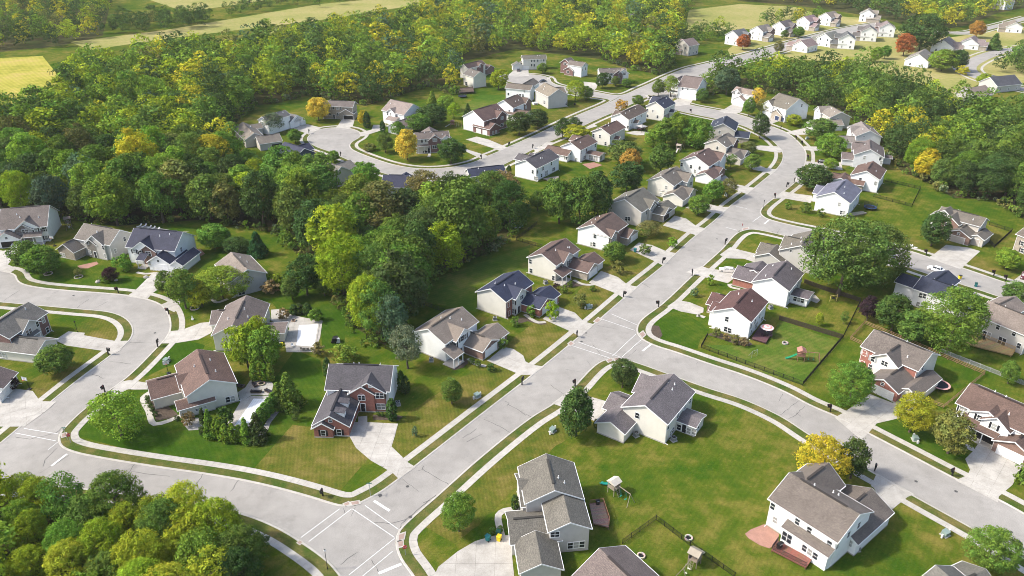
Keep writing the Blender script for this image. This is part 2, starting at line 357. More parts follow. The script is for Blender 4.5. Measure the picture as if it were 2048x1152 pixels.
K['ne'] = ([(2120,598),(2048,577),(2007,564.5),(1929,538),(1855,514),(1812,500.6),(1730,482),(1648,464),(1597,454),(1550,443),(1530,436),(1520,427),(1523,416),(1550,393.7),(1567,382),(1589,364),(1600,346),(1609,326.7),(1611,315),
            (1610,303),(1601,289.6),(1573.7,266),(1538.6,251.5),(1505,238),(1480,230),(1436,220.7),(1381,210),(1360,202),(1352,193),(1360,180),(1395,157),(1440,139),(1496,122),(1565,103),(1625,86),(1700,68),(1760,56)], -1)
K['inner_far'] = ([(1304,190),(1289,195.5),(1230.5,223),(1213,230),(1176,246.5),(1121,273.5),(1080,291),(1049,307),(1020,322),(985,338),(950,347),(905,354),(850,357),(801.6,354),(760.5,343.6),(713.7,326),(680.5,312),
                   (661,303),(637.5,294.8),(620,285),(616,277),(622,269),(637,260),(665,255.7),(696,256.7),(716,263),(721,269),(716,276),(704,283),(698.5,290),(702,298),(715,305),(743,316),(782,328.5),(821,336),(860,338),(905,334.5),
                   (947.5,325),(970,315),(1000,302.6),(1014,296),(1072.5,270),(1114,250),(1160,229),(1214,206),(1221,200.5),(1212,197.5),(1185,193.5),(1140,186),(1100,178),(1075,172),(1040,168),(1014,162),(1008,156),(1018,151),(1056,149),(1085,152),(1098,157),
                   (1102,164),(1118,171),(1184.7,183),(1228,190.5),(1246,190),(1280,176),(1301,167),(1340,149),(1378,135),(1411,127.5),(1490,108),(1543,93.5),(1609,75),(1688,56),(1760,44)], 1)
def near(P, lim): return [p for p in P if p.length < lim]
KW = {k: (smooth(PX(*v[0])), v[1]) for k, v in K.items()}
# carriageways (overlapping sheets, each a few millimetres above the last)
def seg(name, a, b):
    """kerb points between two listed photo points"""
    L = K[name][0]; ia = min(range(len(L)), key=lambda i: abs(L[i][0]-a[0]) + abs(L[i][1]-a[1])); ib = min(range(len(L)), key=lambda i: abs(L[i][0]-b[0]) + abs(L[i][1]-b[1]))
    pts = L[ia:ib+1] if ia <= ib else L[ib:ia+1]
    s = smooth(PX(*pts)); return s if ia <= ib else s[::-1]
roads = [
    seg('nw', (-60,538), (121,893)) + PX((100,925)) + seg('loop', (-60,935), (-60,598)),
    PX((-60,880), (118,880)) + seg('nw', (121,893), (761,986)) + PX((800,1058)) + seg('se', (797,1061), (860,1215)) + seg('south', (720,1200), (-60,965)),
    seg('nw', (681,1013), (1338,215)) + PX((1350,200)) + seg('ne', (1381,210), (1520,427)) + seg('east', (1465,473), (1273,664)) + seg('se', (1222,716), (799,1116)),
    PX((1195,700), (1262,650)) + seg('east', (1273,664), (2120,1070)) + seg('se', (2120,1160), (1200,723)),
    PX((1500,432)) + seg('ne', (1520,427), (2120,598)) + seg('east', (2120,630), (1479,463)),
    seg('inner_far', (1304,190), (1214,206)) + PX((1226,201), (1246,190)) + seg('inner_far', (1246,190), (1760,44)) + seg('ne', (1760,56), (1352,193)) + PX((1340,203)) + seg('nw', (1322,207), (1304,190)),
    PX((1214,206)) + seg('inner_far', (1221,200.5), (1246,190)),
]
for i, r in enumerate(roads):
    o = MB().poly(r, 0.006 + 0.003 * i).build('road', M['asphalt'])
    tag(o, ['light grey asphalt street bending round the left-hand loop', 'light grey asphalt street curving past the foreground trees', 'long straight light grey street climbing from the bottom to the upper right',
            'light grey side street running off to the lower right', 'light grey side street behind the big shade tree', 'light grey far street with the round turning bay', 'short far street into the second turning bay'][i], kind='structure')
# front lawns along the streets: dried by the sun
for iz_, (nm_, a_, b_, w_, mt_) in enumerate([('nw', (833,932), (1543,348), 13.5, 'dry'), ('se', (820,1037), (1143,777), 11, 'dry'), ('ne', (1520,427), (1589,364), 11, 'dry'), ('ne', (2007,564), (1550,443), 12, 'dry'), ('nw', (136,582), (293,599), 11, 'lush'), ('loop', (215,622), (52,846), 11, 'dry'), ('nw', (486,962), (660,1008), 19, 'dry'), ('east', (1910,959), (1674,835), 10, 'lush'), ('inner_far', (1304,190), (1049,307), 9, 'dry'), ('inner_far', (1014,296), (1214,206), 14, 'dry')]):
    s_ = resample(seg(nm_, a_, b_), 1.5); L_ = K[nm_][0]; fw = min(range(len(L_)), key=lambda i: abs(L_[i][0]-a_[0]) + abs(L_[i][1]-a_[1])) <= min(range(len(L_)), key=lambda i: abs(L_[i][0]-b_[0]) + abs(L_[i][1]-b_[1]))
    sd = K[nm_][1]*(1 if fw else -1); mb = MB(); wob = [w_ + .5*math.sin(i*.21) + random.uniform(-.3, .3) for i in range(len(s_))]; ns_ = normals(s_)
    strip_mesh(mb, offset(s_, sd*3.8), [p_ + n_*(sd*(q_)) for p_, n_, q_ in zip(s_, ns_, wob)], 0.010 + .0012*iz_); tag(mb.build('lawn', M[mt_]), kind='structure')
# two more far streets at the top right
for i, (P_, w_) in enumerate([([(1868,63),(1925,66),(1985,54),(2060,34)], 8), ([(2075,92),(2010,101),(1960,117),(1935,137),(1965,157),(2010,170),(2080,186)], 10)]):
    c = smooth(PX(*P_)); mb = MB(); strip_mesh(mb, offset(c, w_/2), offset(c, -w_/2), 0.03 + i * 0.003)
    tag(mb.build('road', M['asphalt']), ['far pale street at the top right edge', 'far pale curved street below the attached homes'][i], kind='structure')
    for s in (1, -1):
        mb = MB(); strip_mesh(mb, offset(c, s * (w_/2 + 2.2)), offset(c, s * (w_/2 + 3.7)), 0.035); tag(mb.build('sidewalk', M['walk']), kind='structure')

# kerbs, verges and sidewalks
KERB_W, VERGE_W, WALK_W = 0.45, 1.95, 1.5
WALK_SKIP = {}
slab_left = 290
for name, (pts, side) in KW.items():
    a = resample(pts, 1.2); b = offset(a, side * KERB_W)
    mb = MB(); n = len(a)
    vs = [(p.x, p.y, 0.0) for p in a] + [(p.x, p.y, 0.075) for p in offset(a, side * 0.12)] + [(p.x, p.y, 0.085) for p in b] + [(p.x, p.y, 0.0) for p in b]
    fs = []
    for r_ in range(3):
        for i in range(n - 1):
            q = (r_*n + i, r_*n + i + 1, (r_+1)*n + i + 1, (r_+1)*n + i)
            fs.append(q if side > 0 else q[::-1])
    mb.add(vs, fs); tag(mb.build('kerb', M['walk']), kind='structure')
    v0, v1 = offset(a, side * KERB_W), offset(a, side * (KERB_W + VERGE_W))
    mb = MB(); strip_mesh(mb, v0, v1, 0.024); tag(mb.build('verge', M['verge']), kind='structure')
    s0, s1 = offset(a, side * (KERB_W + VERGE_W)), offset(a, side * (KERB_W + VERGE_W + WALK_W))
    mb = MB(); strip_mesh(mb, s0, s1, 0.030); walk = tag(mb.build('sidewalk', M['joint']), kind='structure')
    far = MB(); c_ = resample(offset(a, side * (KERB_W + VERGE_W + WALK_W / 2)), 1.5); cn = normals(c_)
    for i in range(len(c_) - 1):
        p, q = c_[i], c_[i+1]; d = (q - p).normalized() * 0.02; h0, h1 = cn[i] * (WALK_W/2 - 0.01), cn[i+1] * (WALK_W/2 - 0.01)
        quad = [p + d - h0, q - d - h1, q - d + h1, p + d + h0]
        u_, v_, _ = proj(p)
        if p.length < 215 and slab_left > 0 and -20 < u_ < 2068 and v_ < 1170:
            dz = random.uniform(0, 0.008); t_ = MB()
            t_.add([(w.x, w.y, z) for z in (0.03, 0.05 + dz) for w in quad], [(4,5,6,7),(0,1,5,4),(1,2,6,5),(2,3,7,6),(3,0,4,7)]); t_.build('slab', M['walk'], walk); slab_left -= 1
        else:
            far.add([(w.x, w.y, 0.05) for w in quad], [(0,1,2,3)])
    if far.v: o = far.build('slabs', M['walk'], walk); o['kind'] = 'stuff'

# ------------------------------------------------------------------ driveways and patios: concrete slabs with joints
def clip(poly, p, nrm):
    out = []
    for i in range(len(poly)):
        a, b = poly[i], poly[(i+1) % len(poly)]; da, db = (a-p).dot(nrm), (b-p).dot(nrm)
        if da >= 0: out.append(a)
        if (da >= 0) != (db >= 0): out.append(a + (b-a) * (da/(da-db)))
    return out
def slabs(name, pts, label, cell=3.4, mat='concrete', z=0.055, base='joint', axis=None, gap=0.025, partname='slab'):
    P = [Vector((p[0], p[1], 0)) for p in pts]
    root = MB().poly(P, z - 0.018).build(name, M[base]); tag(root, label, kind='structure')
    if axis is None: axis = max(((P[(i+1) % len(P)] - P[i]) for i in range(len(P))), key=lambda d: d.length)
    ax = Vector((axis[0], axis[1], 0)).normalized(); ay = Vector((-ax.y, ax.x, 0)); o = P[0]
    us = [(p-o).dot(ax) for p in P]; vs_ = [(p-o).dot(ay) for p in P]
    nu = max(1, round((max(us)-min(us)) / cell)); nv = max(1, round((max(vs_)-min(vs_)) / cell))
    for i in range(nu):
        for j in range(nv):
            u0 = min(us) + (max(us)-min(us)) * i / nu + gap; u1 = min(us) + (max(us)-min(us)) * (i+1) / nu - gap
            v0 = min(vs_) + (max(vs_)-min(vs_)) * j / nv + gap; v1 = min(vs_) + (max(vs_)-min(vs_)) * (j+1) / nv - gap
            c = [p.copy() for p in P]
            for pt, nr in ((o + ax*u0, ax), (o + ax*u1, -ax), (o + ay*v0, ay), (o + ay*v1, -ay)):
                c = clip(c, pt, nr)
                if len(c) < 3: break
            if len(c) < 3: continue
            area = abs(sum(c[k].x*c[(k+1) % len(c)].y - c[(k+1) % len(c)].x*c[k].y for k in range(len(c)))) / 2
            if area < 0.15: continue
            t = MB(); zt = z + random.uniform(0, 0.006); n = len(c)
            t.poly(c, zt); t.add([(q.x, q.y, zz) for zz in (z - 0.017, zt) for q in c], [(k, (k+1) % n, n+(k+1) % n, n+k) for k in range(n)])
            t.build(partname, M[mat], root)
    return root
def tp(tile, *pts): return [G(*px(tile, x, y)) for x, y in pts]
DRIVES = [
    ('a', [(1045,960),(1180,850),(1270,775),(1400,800),(1535,890),(1565,970),(1650,1015),(1820,1040),(1660,1152),(1500,1152)], 'white two-car driveway of the tan-roofed house'),
    ('b', [(985,800),(1100,700),(1170,625),(1420,715),(1540,835),(1690,875),(1495,1045),(1375,975)], 'driveway of the navy-roofed brick-front house'),
    ('c', [(865,715),(980,610),(1030,555),(1260,640),(1390,745),(1535,772),(1350,935),(1245,865)], 'driveway of the brown-roofed house with the porch'),
    ('s', [(615,870),(705,795),(835,820),(995,888),(1095,905),(950,1030),(875,990)], 'driveway with the teal bin, below the brown roof'),
    ('s', [(950,620),(1025,560),(1070,520),(1190,550),(1300,632),(1395,650),(1300,722),(1215,697)], 'driveway of the grey-brown house with open garage doors'),
    ('s', [(1180,440),(1290,380),(1400,395),(1545,430),(1640,430),(1540,500),(1470,485)], 'driveway under the round yard tree on the long street'),
    ('t', [(690,780),(770,720),(870,810),(990,835),(1075,850),(995,915),(915,885)], 'driveway of the white house with three gable windows'),
    ('t', [(960,600),(1100,610),(1190,650),(1310,660),(1240,712),(1170,685),(1060,665)], 'driveway inside the street bend beside a young tree'),
    ('t', [(1030,430),(1130,415),(1315,425),(1365,475),(1330,488),(1290,486),(1120,462)], 'driveway at the outside of the street bend'),
    ('d', [(595,360),(600,450),(510,520),(100,410),(-60,370),(155,290),(270,325)], 'driveway with the silver sedan'),
    ('e', [(180,440),(185,380),(0,305),(-180,270),(-310,360),(-120,430),(100,470)], 'driveway of the maroon-roofed white house'),
    ('r', [(160,950),(165,860),(0,820),(-100,790),(-210,870),(-130,905),(40,910)], 'driveway beside the beige house with the low garage'),
    ('r', [(745,300),(740,265),(510,235),(440,215),(340,295),(450,290),(720,340)], 'driveway of the white house with the blue-grey roof'),
    ('u', [(900,790),(880,740),(700,840),(600,800),(560,880),(600,905),(700,880)], 'driveway tucked behind the dense round tree'),
    ('u', [(1050,770),(1040,690),(840,690),(672,680),(668,712),(740,745),(900,752)], 'driveway with the dark car, inside the long bend'),
    ('u', [(1050,570),(1050,530),(800,530),(650,525),(668,565),(740,572),(820,568)], 'driveway below the bright green round tree'),
    ('u', [(780,390),(800,340),(680,335),(500,375),(470,385),(560,412),(680,405)], 'driveway beyond the dark round tree on the bend'),
    ('D', [(1075,612),(1140,645),(1010,690),(960,672),(880,655),(985,650)], 'driveway in front of the blue garage doors'),
    ('D', [(745,540),(825,545),(815,590),(780,610),(690,605),(640,590),(690,575)], 'driveway of the pale house with the golden tree'),
    ('D', [(375,490),(480,485),(430,545),(340,555),(290,540),(320,515)], 'driveway of the white gabled house by the far corner'),
    ('z', [(1143,778),(1178,793),(1213,803),(1208,825),(1190,843),(1150,823),(1104,807)], 'driveway left of the grey-roofed corner house'),
    ('g', [(660,1152),(745,980),(830,975),(1330,1000),(1290,1152),(1240,1310),(1470,1530),(1570,1590),(1340,1750),(1260,1670),(960,1500),(760,1330)], 'wide driveway of the red brick house'),
    ('m', [(225,1130),(205,925),(60,925),(-150,985),(-330,1090),(-530,1250),(-560,1320),(-500,1370),(250,1370)], 'broad driveway with the teal and yellow bins'),
    ('n', [(1510,650),(1370,390),(1340,370),(1400,240),(1790,455),(1720,480),(1680,510)], 'driveway behind the grey-brown roofed white house'),
    ('o', [(470,760),(700,850),(830,820),(1000,830),(800,1000),(540,1060),(460,1152),(380,1230),(110,1000),(200,950)], 'driveway of the brick house with the trampoline'),
    ('p', [(1610,400),(1790,560),(2048,700),(2048,640),(1930,870),(1790,990),(1780,1050),(1345,825),(1470,770),(1495,715),(1445,605),(1530,520)], 'driveway of the white house with the open garage'),
    ('q', [(1250,50),(1480,80),(1600,115),(1430,270),(1400,300),(1060,185),(1120,150)], 'driveway of the triple-garage brick house on the side street'),
    ('q', [(2090,300),(1940,415),(1860,440),(2048,500),(2200,500)], 'driveway at the right edge with the dark car'),
    ('i', [(-60,450),(30,470),(190,450),(185,490),(80,610),(170,650),(100,700),(0,680),(-60,680)], 'driveway below the open garage at the left edge'),
    ('i', [(1570,690),(1850,690),(1640,850),(1560,905),(1500,975),(1300,935),(1390,870)], 'driveway of the navy-roofed white house with three garage doors'),
    ('k', [(560,560),(700,470),(480,560),(410,640),(400,700),(350,740),(200,670),(270,640),(330,620)], 'short driveway under the yellow-green trees'),
    ('k', [(725,840),(760,905),(720,960),(600,1020),(350,1060),(220,1060),(300,935),(420,925),(620,850)], 'driveway leading to the house with the pool'),
    ('l', [(165,540),(180,610),(0,612),(-80,610),(-180,690),(-230,660),(-100,530),(0,515)], 'driveway of the brown-roofed corner house'),
    ('j', [(560,515),(700,425),(870,440),(860,465),(1190,525),(1310,520),(1230,620),(1150,665),(1080,628),(680,570)], 'driveway inside the loop beside the lamp post'),
    ('j', [(-60,1090),(0,1060),(100,1005),(335,1035),(410,1140),(580,1145),(460,1250),(250,1400),(-60,1400)], 'driveway at the left edge by the basketball hoop'),
    ('A', [(690,490),(830,450),(990,490),(920,530),(860,560),(830,545),(750,520)], 'far driveway to the white double garage door'),
    ('A', [(1200,400),(1330,400),(1310,470),(1265,500),(1130,492),(1160,460)], 'driveway to the dark open garage in the turning bay'),
    ('A', [(1580,460),(1640,500),(1560,530),(1400,580),(1370,540),(1500,510),(1520,460)], 'driveway left of the white house with the twin gables'),
    ('B', [(880,610),(990,580),(1110,610),(1300,690),(1230,730),(1190,710)], 'driveway of the brown brick house on the far street'),
    ('B', [(830,690),(920,720),(1110,780),(1050,810),(1000,790),(850,720)], 'driveway of the gabled brick house beside the round tree'),
    ('C', [(770,400),(905,405),(910,470),(800,480),(690,470)], 'driveway with the dark car in the far turning bay'),
    ('C', [(1470,530),(1620,545),(1600,600),(1560,630),(1480,590)], 'driveway under the dark tree by the far street'),
    ('C', [(1180,470),(1230,450),(1130,490),(1100,510),(1095,490)], 'thin driveway to the brick twin gable house'),
    ('v', [(460,600),(560,540),(480,530),(420,575),(330,600),(380,640)], 'driveway on the far side of the white house row'),
    ('v', [(900,400),(1000,370),(960,350),(900,385),(840,400)], 'small driveway on the far side of the white house row'),
]
DRIVE_OBJ = [slabs('driveway', tp(t_, *pts_), lab_) for t_, pts_, lab_ in DRIVES]

# ------------------------------------------------------------------ painted lines, sealed cracks, covers
def line(name, a, b, w, mat, z, tile='z'):
    p, q = (Vector(v) for v in tp(tile, a, b)); d = (q-p).normalized(); s = Vector((-d.y, d.x, 0)) * w/2
    mb = MB(); mb.poly([p-s, q-s, q+s, p+s], z); return mb
MARKS = [('stop_line', 'h', (55,690), (265,825), .55), ('stop_line', 'z', (757,1147), (803,1128), .6), ('stop_line', 'z', (1285,702), (1303,688), .5), ('stop_line', 'z', (103,932), (134,908), .5),
         ('stop_line', 'r', (250,550), (295,515), .45),
         ('crosswalk_line', 'z', (602,1075), (679,1018), .13), ('crosswalk_line', 'z', (618,1083), (703,1018), .13), ('crosswalk_line', 'z', (705,1018), (789,1075), .13), ('crosswalk_line', 'z', (730,1011), (797,1059), .13),
         ('crosswalk_line', 'z', (698,1150), (789,1077), .13), ('crosswalk_line', 'z', (722,1155), (785,1103), .13),
         ('crosswalk_line', 'z', (1143,691), (1225,718), .12), ('crosswalk_line', 'z', (1156,684), (1240,714), .12), ('crosswalk_line', 'z', (1200,637), (1270,661), .12), ('crosswalk_line', 'z', (1223,628), (1274,650), .12),
         ('crosswalk_line', 'z', (1225,712), (1272,668), .12), ('crosswalk_line', 'z', (1244,714), (1283,679), .12), ('crosswalk_line', 'z', (48,857), (116,868), .12), ('crosswalk_line', 'z', (30,866), (112,882), .12), ('crosswalk_line', 'z', (96,900), (116,884), .12),
         ('crosswalk_line', 's', (1700,425), (1810,445), .14), ('crosswalk_line', 's', (1600,640), (1710,668), .14), ('crosswalk_line', 'r', (130,530), (215,470), .14), ('crosswalk_line', 'r', (0,380), (70,395), .14)]
for i, (nm, tl, a, b, w_) in enumerate(MARKS):
    o = line(nm, a, b, w_, None, 0.034, tl).build(nm, M['marking']); tag(o, kind='structure')
def crack(pts, w=0.09):
    P = [G(x, y) for x, y in pts]; Q = []
    for a, b in zip(P, P[1:]):
        k = max(2, int((b-a).length / 0.7))
        for i in range(k):
            q = a.lerp(b, i/k); Q.append(q + Vector((random.gauss(0, .06), random.gauss(0, .06), 0)))
    Q.append(P[-1]); mb = MB(); ns = normals(Q)
    ws = [w * random.uniform(.5, 1.3) for _ in Q]
    strip_mesh(mb, [q + n*ww/2 for q, n, ww in zip(Q, ns, ws)], [q - n*ww/2 for q, n, ww in zip(Q, ns, ws)], 0.033)
    tag(mb.build('sealed_crack', M['tar']), kind='structure')
for c_ in [[(845,939),(862,949),(885,962),(899,970)], [(833,942),(845,939),(847,932)], [(968,839),(985,846),(1000,853),(1022,866)], [(1015,808),(1040,822),(1062,834)], [(1010,802),(1018,806),(1014,812)],
           [(872,990),(850,1007),(838,1018),(828,1027),(812,1038),(803,1042),(780,1047),(748,1045)], [(862,1000),(846,1006)], [(815,1036),(803,1048),(800,1058)], [(924,876),(940,868),(953,857)], [(934,884),(950,876),(965,868)],
           [(143,626),(163,608),(178,599)], [(8,601),(40,580)], [(193,615),(215,603)], [(258,685),(285,685),(312,684)], [(185,749),(198,752),(207,758)], [(216,722),(240,725),(262,728)],
           [(248,959),(262,940),(270,927)], [(381,984),(395,965),(408,946)], [(461,983),(470,970),(480,957)], [(28,874),(60,878),(90,872),(112,866),(126,854)], [(115,895),(90,920),(86,934)],
           [(1560,830),(1580,815),(1597,802)], [(1578,838),(1592,830),(1610,812)], [(1592,826),(1602,833)], [(681,1130),(694,1118),(715,1105)], [(742,1120),(752,1135),(760,1150)], [(686,1016),(690,1028),(684,1034)], [(262,942),(300,949),(340,953)],
           [(1543,462),(1552,470),(1560,458)], [(1824,531),(1838,520),(1870,525)], [(1445,432),(1480,440)], [(1270,560),(1300,575)], [(1100,770),(1130,790)]]:
    crack(c_)
for k_ in range(26):
    nm_ = random.choice(('nw', 'nw', 'se', 'east', 'nw')); s_ = KW[nm_][0]; i_ = random.randrange(3, len(s_) - 3); sd = -KW[nm_][1]; n_ = normals(s_)[i_]; u_, v_, _ = proj(s_[i_])
    if not (0 < u_ < 2048 and 150 < v_ < 1150): continue
    a_ = s_[i_] + n_*sd*random.uniform(.1, 1.5); b_ = a_ + n_*sd*random.uniform(2, 6.5) + Vector((random.uniform(-1.5, 1.5), random.uniform(-1.5, 1.5), 0)); pa, pb = proj(a_), proj(b_); crack([(pa[0], pa[1]), (pb[0], pb[1])], random.uniform(.04, .09))
def disc(name, x, y, r, mat, z=0.036, label=None):
    p = G(x, y); n = 14; mb = MB(); mb.poly([Vector((p.x + r*math.cos(6.283*i/n), p.y + r*math.sin(6.283*i/n), 0)) for i in range(n)], z)
    return tag(mb.build(name, mat), label, kind='structure')
for x, y in [(815,973),(147,591),(310,666),(1832,963),(1912,983),(2022,1064),(1434,478),(1163,683),(1172,666),(882,1018)]: disc('manhole_cover', x, y, .33, M['tar'])
def patch(name, tile, pts, mat, z, label=None):
    return tag(MB().poly(tp(tile, *pts), z).build(name, mat), label, kind='structure')
patch('drain_grate', 'h', [(105,610),(150,595),(165,620),(125,645)], M['tar'], .09); patch('drain_grate', 'h', [(520,900),(560,890),(570,920),(540,935)], M['tar'], .09)
# red tactile pads at the kerb ramps, each with its own concrete ramp
for t_, pts_ in [('z', [(687,1008),(697,1004),(700,1009),(690,1013)]), ('z', [(701,1005),(717,1002),(719,1008),(704,1011)]), ('z', [(797,1070),(810,1066),(808,1078),(797,1082)]), ('z', [(796,1084),(806,1082),(806,1093),(797,1095)]),
                 ('z', [(594,1086),(600,1081),(605,1085),(600,1090)]), ('z', [(124,868),(133,866),(133,873),(124,875)]), ('z', [(1213,721),(1222,717),(1226,721),(1217,725)]), ('z', [(1228,717),(1241,716),(1241,721),(1230,722)]),
                 ('z', [(1279,668),(1286,663),(1291,670),(1284,676)]), ('z', [(1188,643),(1196,636),(1202,640),(1194,646)]), ('z', [(1136,688),(1142,683),(1148,688),(1141,692)]), ('z', [(1484,458),(1496,455),(1497,458),(1486,461)])]:
    P_ = tp(t_, *pts_); c = sum(P_, Vector()) / 4; rz_ = .088 + .0015*(int(abs(c.x)*7) % 7)
    tag(MB().poly([c + (p - c) * 1.35 for p in P_], rz_).build('kerb_ramp', M['walk']), kind='structure'); tag(MB().poly([c + (p - c) * .9 for p in P_], rz_ + .012).build('tactile_pad', M['padred']), kind='structure')

# ------------------------------------------------------------------ lawns, woods floor, fields (sheets above the turf)
patch('lawn', 'z', [(157,872),(180,820),(225,785),(300,778),(420,800),(540,770),(590,700),(640,720),(652,780),(640,860),(560,870),(528,925),(500,940),(380,918),(240,895)], M['lush'], .008, 'deep green corner lawn around the brown-roofed house')
patch('lawn', 'z', [(268,755),(320,690),(372,680),(410,690),(400,712),(330,735),(295,752)], M['lush'], .008, 'deep green strip of lawn with the basketball hoop')
patch('lawn', 'z', [(1300,690),(1293,655),(1340,612),(1392,640),(1420,660),(1400,680),(1395,698)], M['lush'], .008, 'bright green front lawn beside the maroon-roofed house')
patch('lawn', 'z', [(1410,690),(1530,690),(1560,640),(1680,685),(1605,770),(1500,740)], M['striped'], .008, 'fenced green back lawn with the play tower')
patch('lawn', 'z', [(830,600),(860,560),(1060,490),(1052,560),(950,570),(955,625)], M['striped'], .008, 'striped back lawn behind the navy-roofed house')
patch('lawn', 'z', [(905,225),(960,190),(1010,190),(1005,225),(990,240),(930,230)], M['striped'], .008, 'bright striped lawn near the far trampoline')
patch('lawn', 'z', [(540,600),(600,575),(690,600),(690,690),(645,700),(640,640),(560,625)], M['lush'], .008, 'deep green lawn between the pool and the wood')
patch('field', 'z', [(-40,118),(85,112),(138,178),(90,200),(-40,215)], M['crop'], .008, 'yellow crop field at the left edge')
patch('field', 'z', [(140,84),(330,60),(640,8),(840,-10),(845,8),(640,40),(460,62),(330,78),(180,100)], M['meadow'], .008, 'pale mown pasture strip at the top')
patch('field', 'z', [(370,24),(640,-15),(560,-40),(300,0)], M['meadow'], .009, 'pale pasture behind the hedge at the top left')
patch('field', 'z', [(1368,66),(1378,20),(1480,8),(1590,14),(1640,30),(1560,44),(1500,58)], M['meadow'], .008, 'sunny meadow behind the far houses')
patch('lawn', 'z', [(1455,100),(1500,62),(1640,30),(1760,38),(1800,62),(1850,60),(1900,75),(2070,50),(2070,128),(1990,152),(1905,195),(1840,168),(1700,124),(1560,118),(1470,128)], M['meadow'], .006, 'pale dry lawns among the far houses')
patch('field', 'z', [(1690,118),(1730,95),(1830,110),(1900,150),(1940,165),(1900,200),(1840,160),(1760,140)], M['meadow'], .008, 'dry grass around the attached homes')
patch('field', 'z', [(1975,130),(2060,125),(2060,168),(1985,155)], M['meadow'], .010, 'dry verge beside the far curved street')
# ------------------------------------------------------------------ houses
ROOF = dict(tan=(.30,.255,.215), navy=(.030,.035,.060), brown=(.185,.125,.10), gray=(.17,.16,.155), slate=(.20,.195,.20), maroon=(.16,.088,.08), taupe=(.22,.185,.16), bluegray=(.20,.225,.27), dark=(.12,.11,.12), pale=(.34,.29,.245))
ROOF = {k: (v if k == 'navy' else tuple(c*.62 for c in v)) for k, v in ROOF.items()}
WALL = dict(white=(.84,.84,.83), cream=(.70,.67,.60), beige=(.55,.51,.455), greige=(.50,.48,.45), pale=(.66,.66,.67), ink=(.030,.050,.085))
BRICK = dict(red=(.27,.105,.078), brown=(.19,.115,.09), stone=(.30,.25,.20), plum=(.16,.085,.075))
MESHES = {}
def window_meshes(w, h, style):
    key = (round(w, 1), round(h, 1), style)
    if key in MESHES: return MESHES[key]
    w, h = key[:2]; f = MB(); b = 0.09
    f.box(-w/2-b, w/2+b, -.07, .02, h/2, h/2+b); f.box(-w/2-b, w/2+b, -.09, .02, -h/2-b, -h/2)
    f.box(-w/2-b, -w/2, -.07, .02, -h/2, h/2); f.box(w/2, w/2+b, -.07, .02, -h/2, h/2); f.box(-w/2, w/2, -.05, .02, -.03, .03)
    n = 2 if w > 1.3 else 1
    if w > 1.3: f.box(-.05, .05, -.06, .02, -h/2, h/2)
    if style == 'arch':
        for i in range(6):
            t0, t1 = math.pi*i/6, math.pi*(i+1)/6; r = w/2
            f.add([(r*math.cos(t), y, h/2 + .55*r*math.sin(t)*q) for y in (-.06, .02) for t in (t0, t1) for q in (1, 1.2)], [(0,2,3,1),(4,5,7,6),(1,3,7,5)])
    g = MB(); g.box(-w/2, w/2, -.02, .015, -h/2, h/2)
    s = MB(); s.box(-.2, .2, -.04, .01, -h/2-.04, h/2+.04)
    for zz in range(int(h/.12)): s.box(-.15, .15, -.055, -.03, -h/2 + .05 + zz*.12, -h/2 + .12 + zz*.12)
    m = (f.mesh('window'), g.mesh('pane'), s.mesh('shutter')); m[0].materials.append(M['trim']); m[1].materials.append(M['glass']); m[2].materials.append(M['paint'])
    MESHES[key] = m; return m
def garage_meshes(w, h=2.2):
    key = ('g', round(w, 1))
    if key in MESHES: return MESHES[key]
    f = MB(); f.box(-w/2-.12, -w/2, -.06, .02, 0, h+.12); f.box(w/2, w/2+.12, -.06, .02, 0, h+.12); f.box(-w/2, w/2, -.06, .02, h, h+.12)
    p = MB(); nh = h/4; p.box(-w/2, w/2, -.012, .015, .01, nh-.012); nc = max(2, round(w/1.2)); cw = w/nc
    for i in range(nc): p.box(-w/2 + i*cw + .09, -w/2 + (i+1)*cw - .09, -.03, -.005, .09, nh-.09)
    m = (f.mesh('garage_door'), p.mesh('panel')); m[0].materials.append(M['trim']); m[1].materials.append(M['paint']); MESHES[key] = m; return m
OV = 0.38
class House:
    pass
def ridge_frame(A, B, E, ze, pitch, az=None):
    """ridge end points, an eave corner -> world ridge ends, half width of the walls, ridge height"""
    zr = ze + pitch * 5
    for _ in range(8):
        a, b = G(*A, zr), G(*B, zr); d = (b - a); d.z = 0
        ang = math.atan2(d.y, d.x)
        if az is not None: ang = az
        ux = Vector((math.cos(ang), math.sin(ang), 0)); uy = Vector((-ux.y, ux.x, 0))
        e = G(*E, ze - pitch * OV); mid = (a + b) / 2
        w = abs((e - mid).dot(uy)) - OV
        w = min(max(w, 3.2), 7.5); zr = ze + pitch * w
    L = abs((b - a).dot(ux))
    return mid, ang, max(L / 2 - OV, 3.0), w, zr
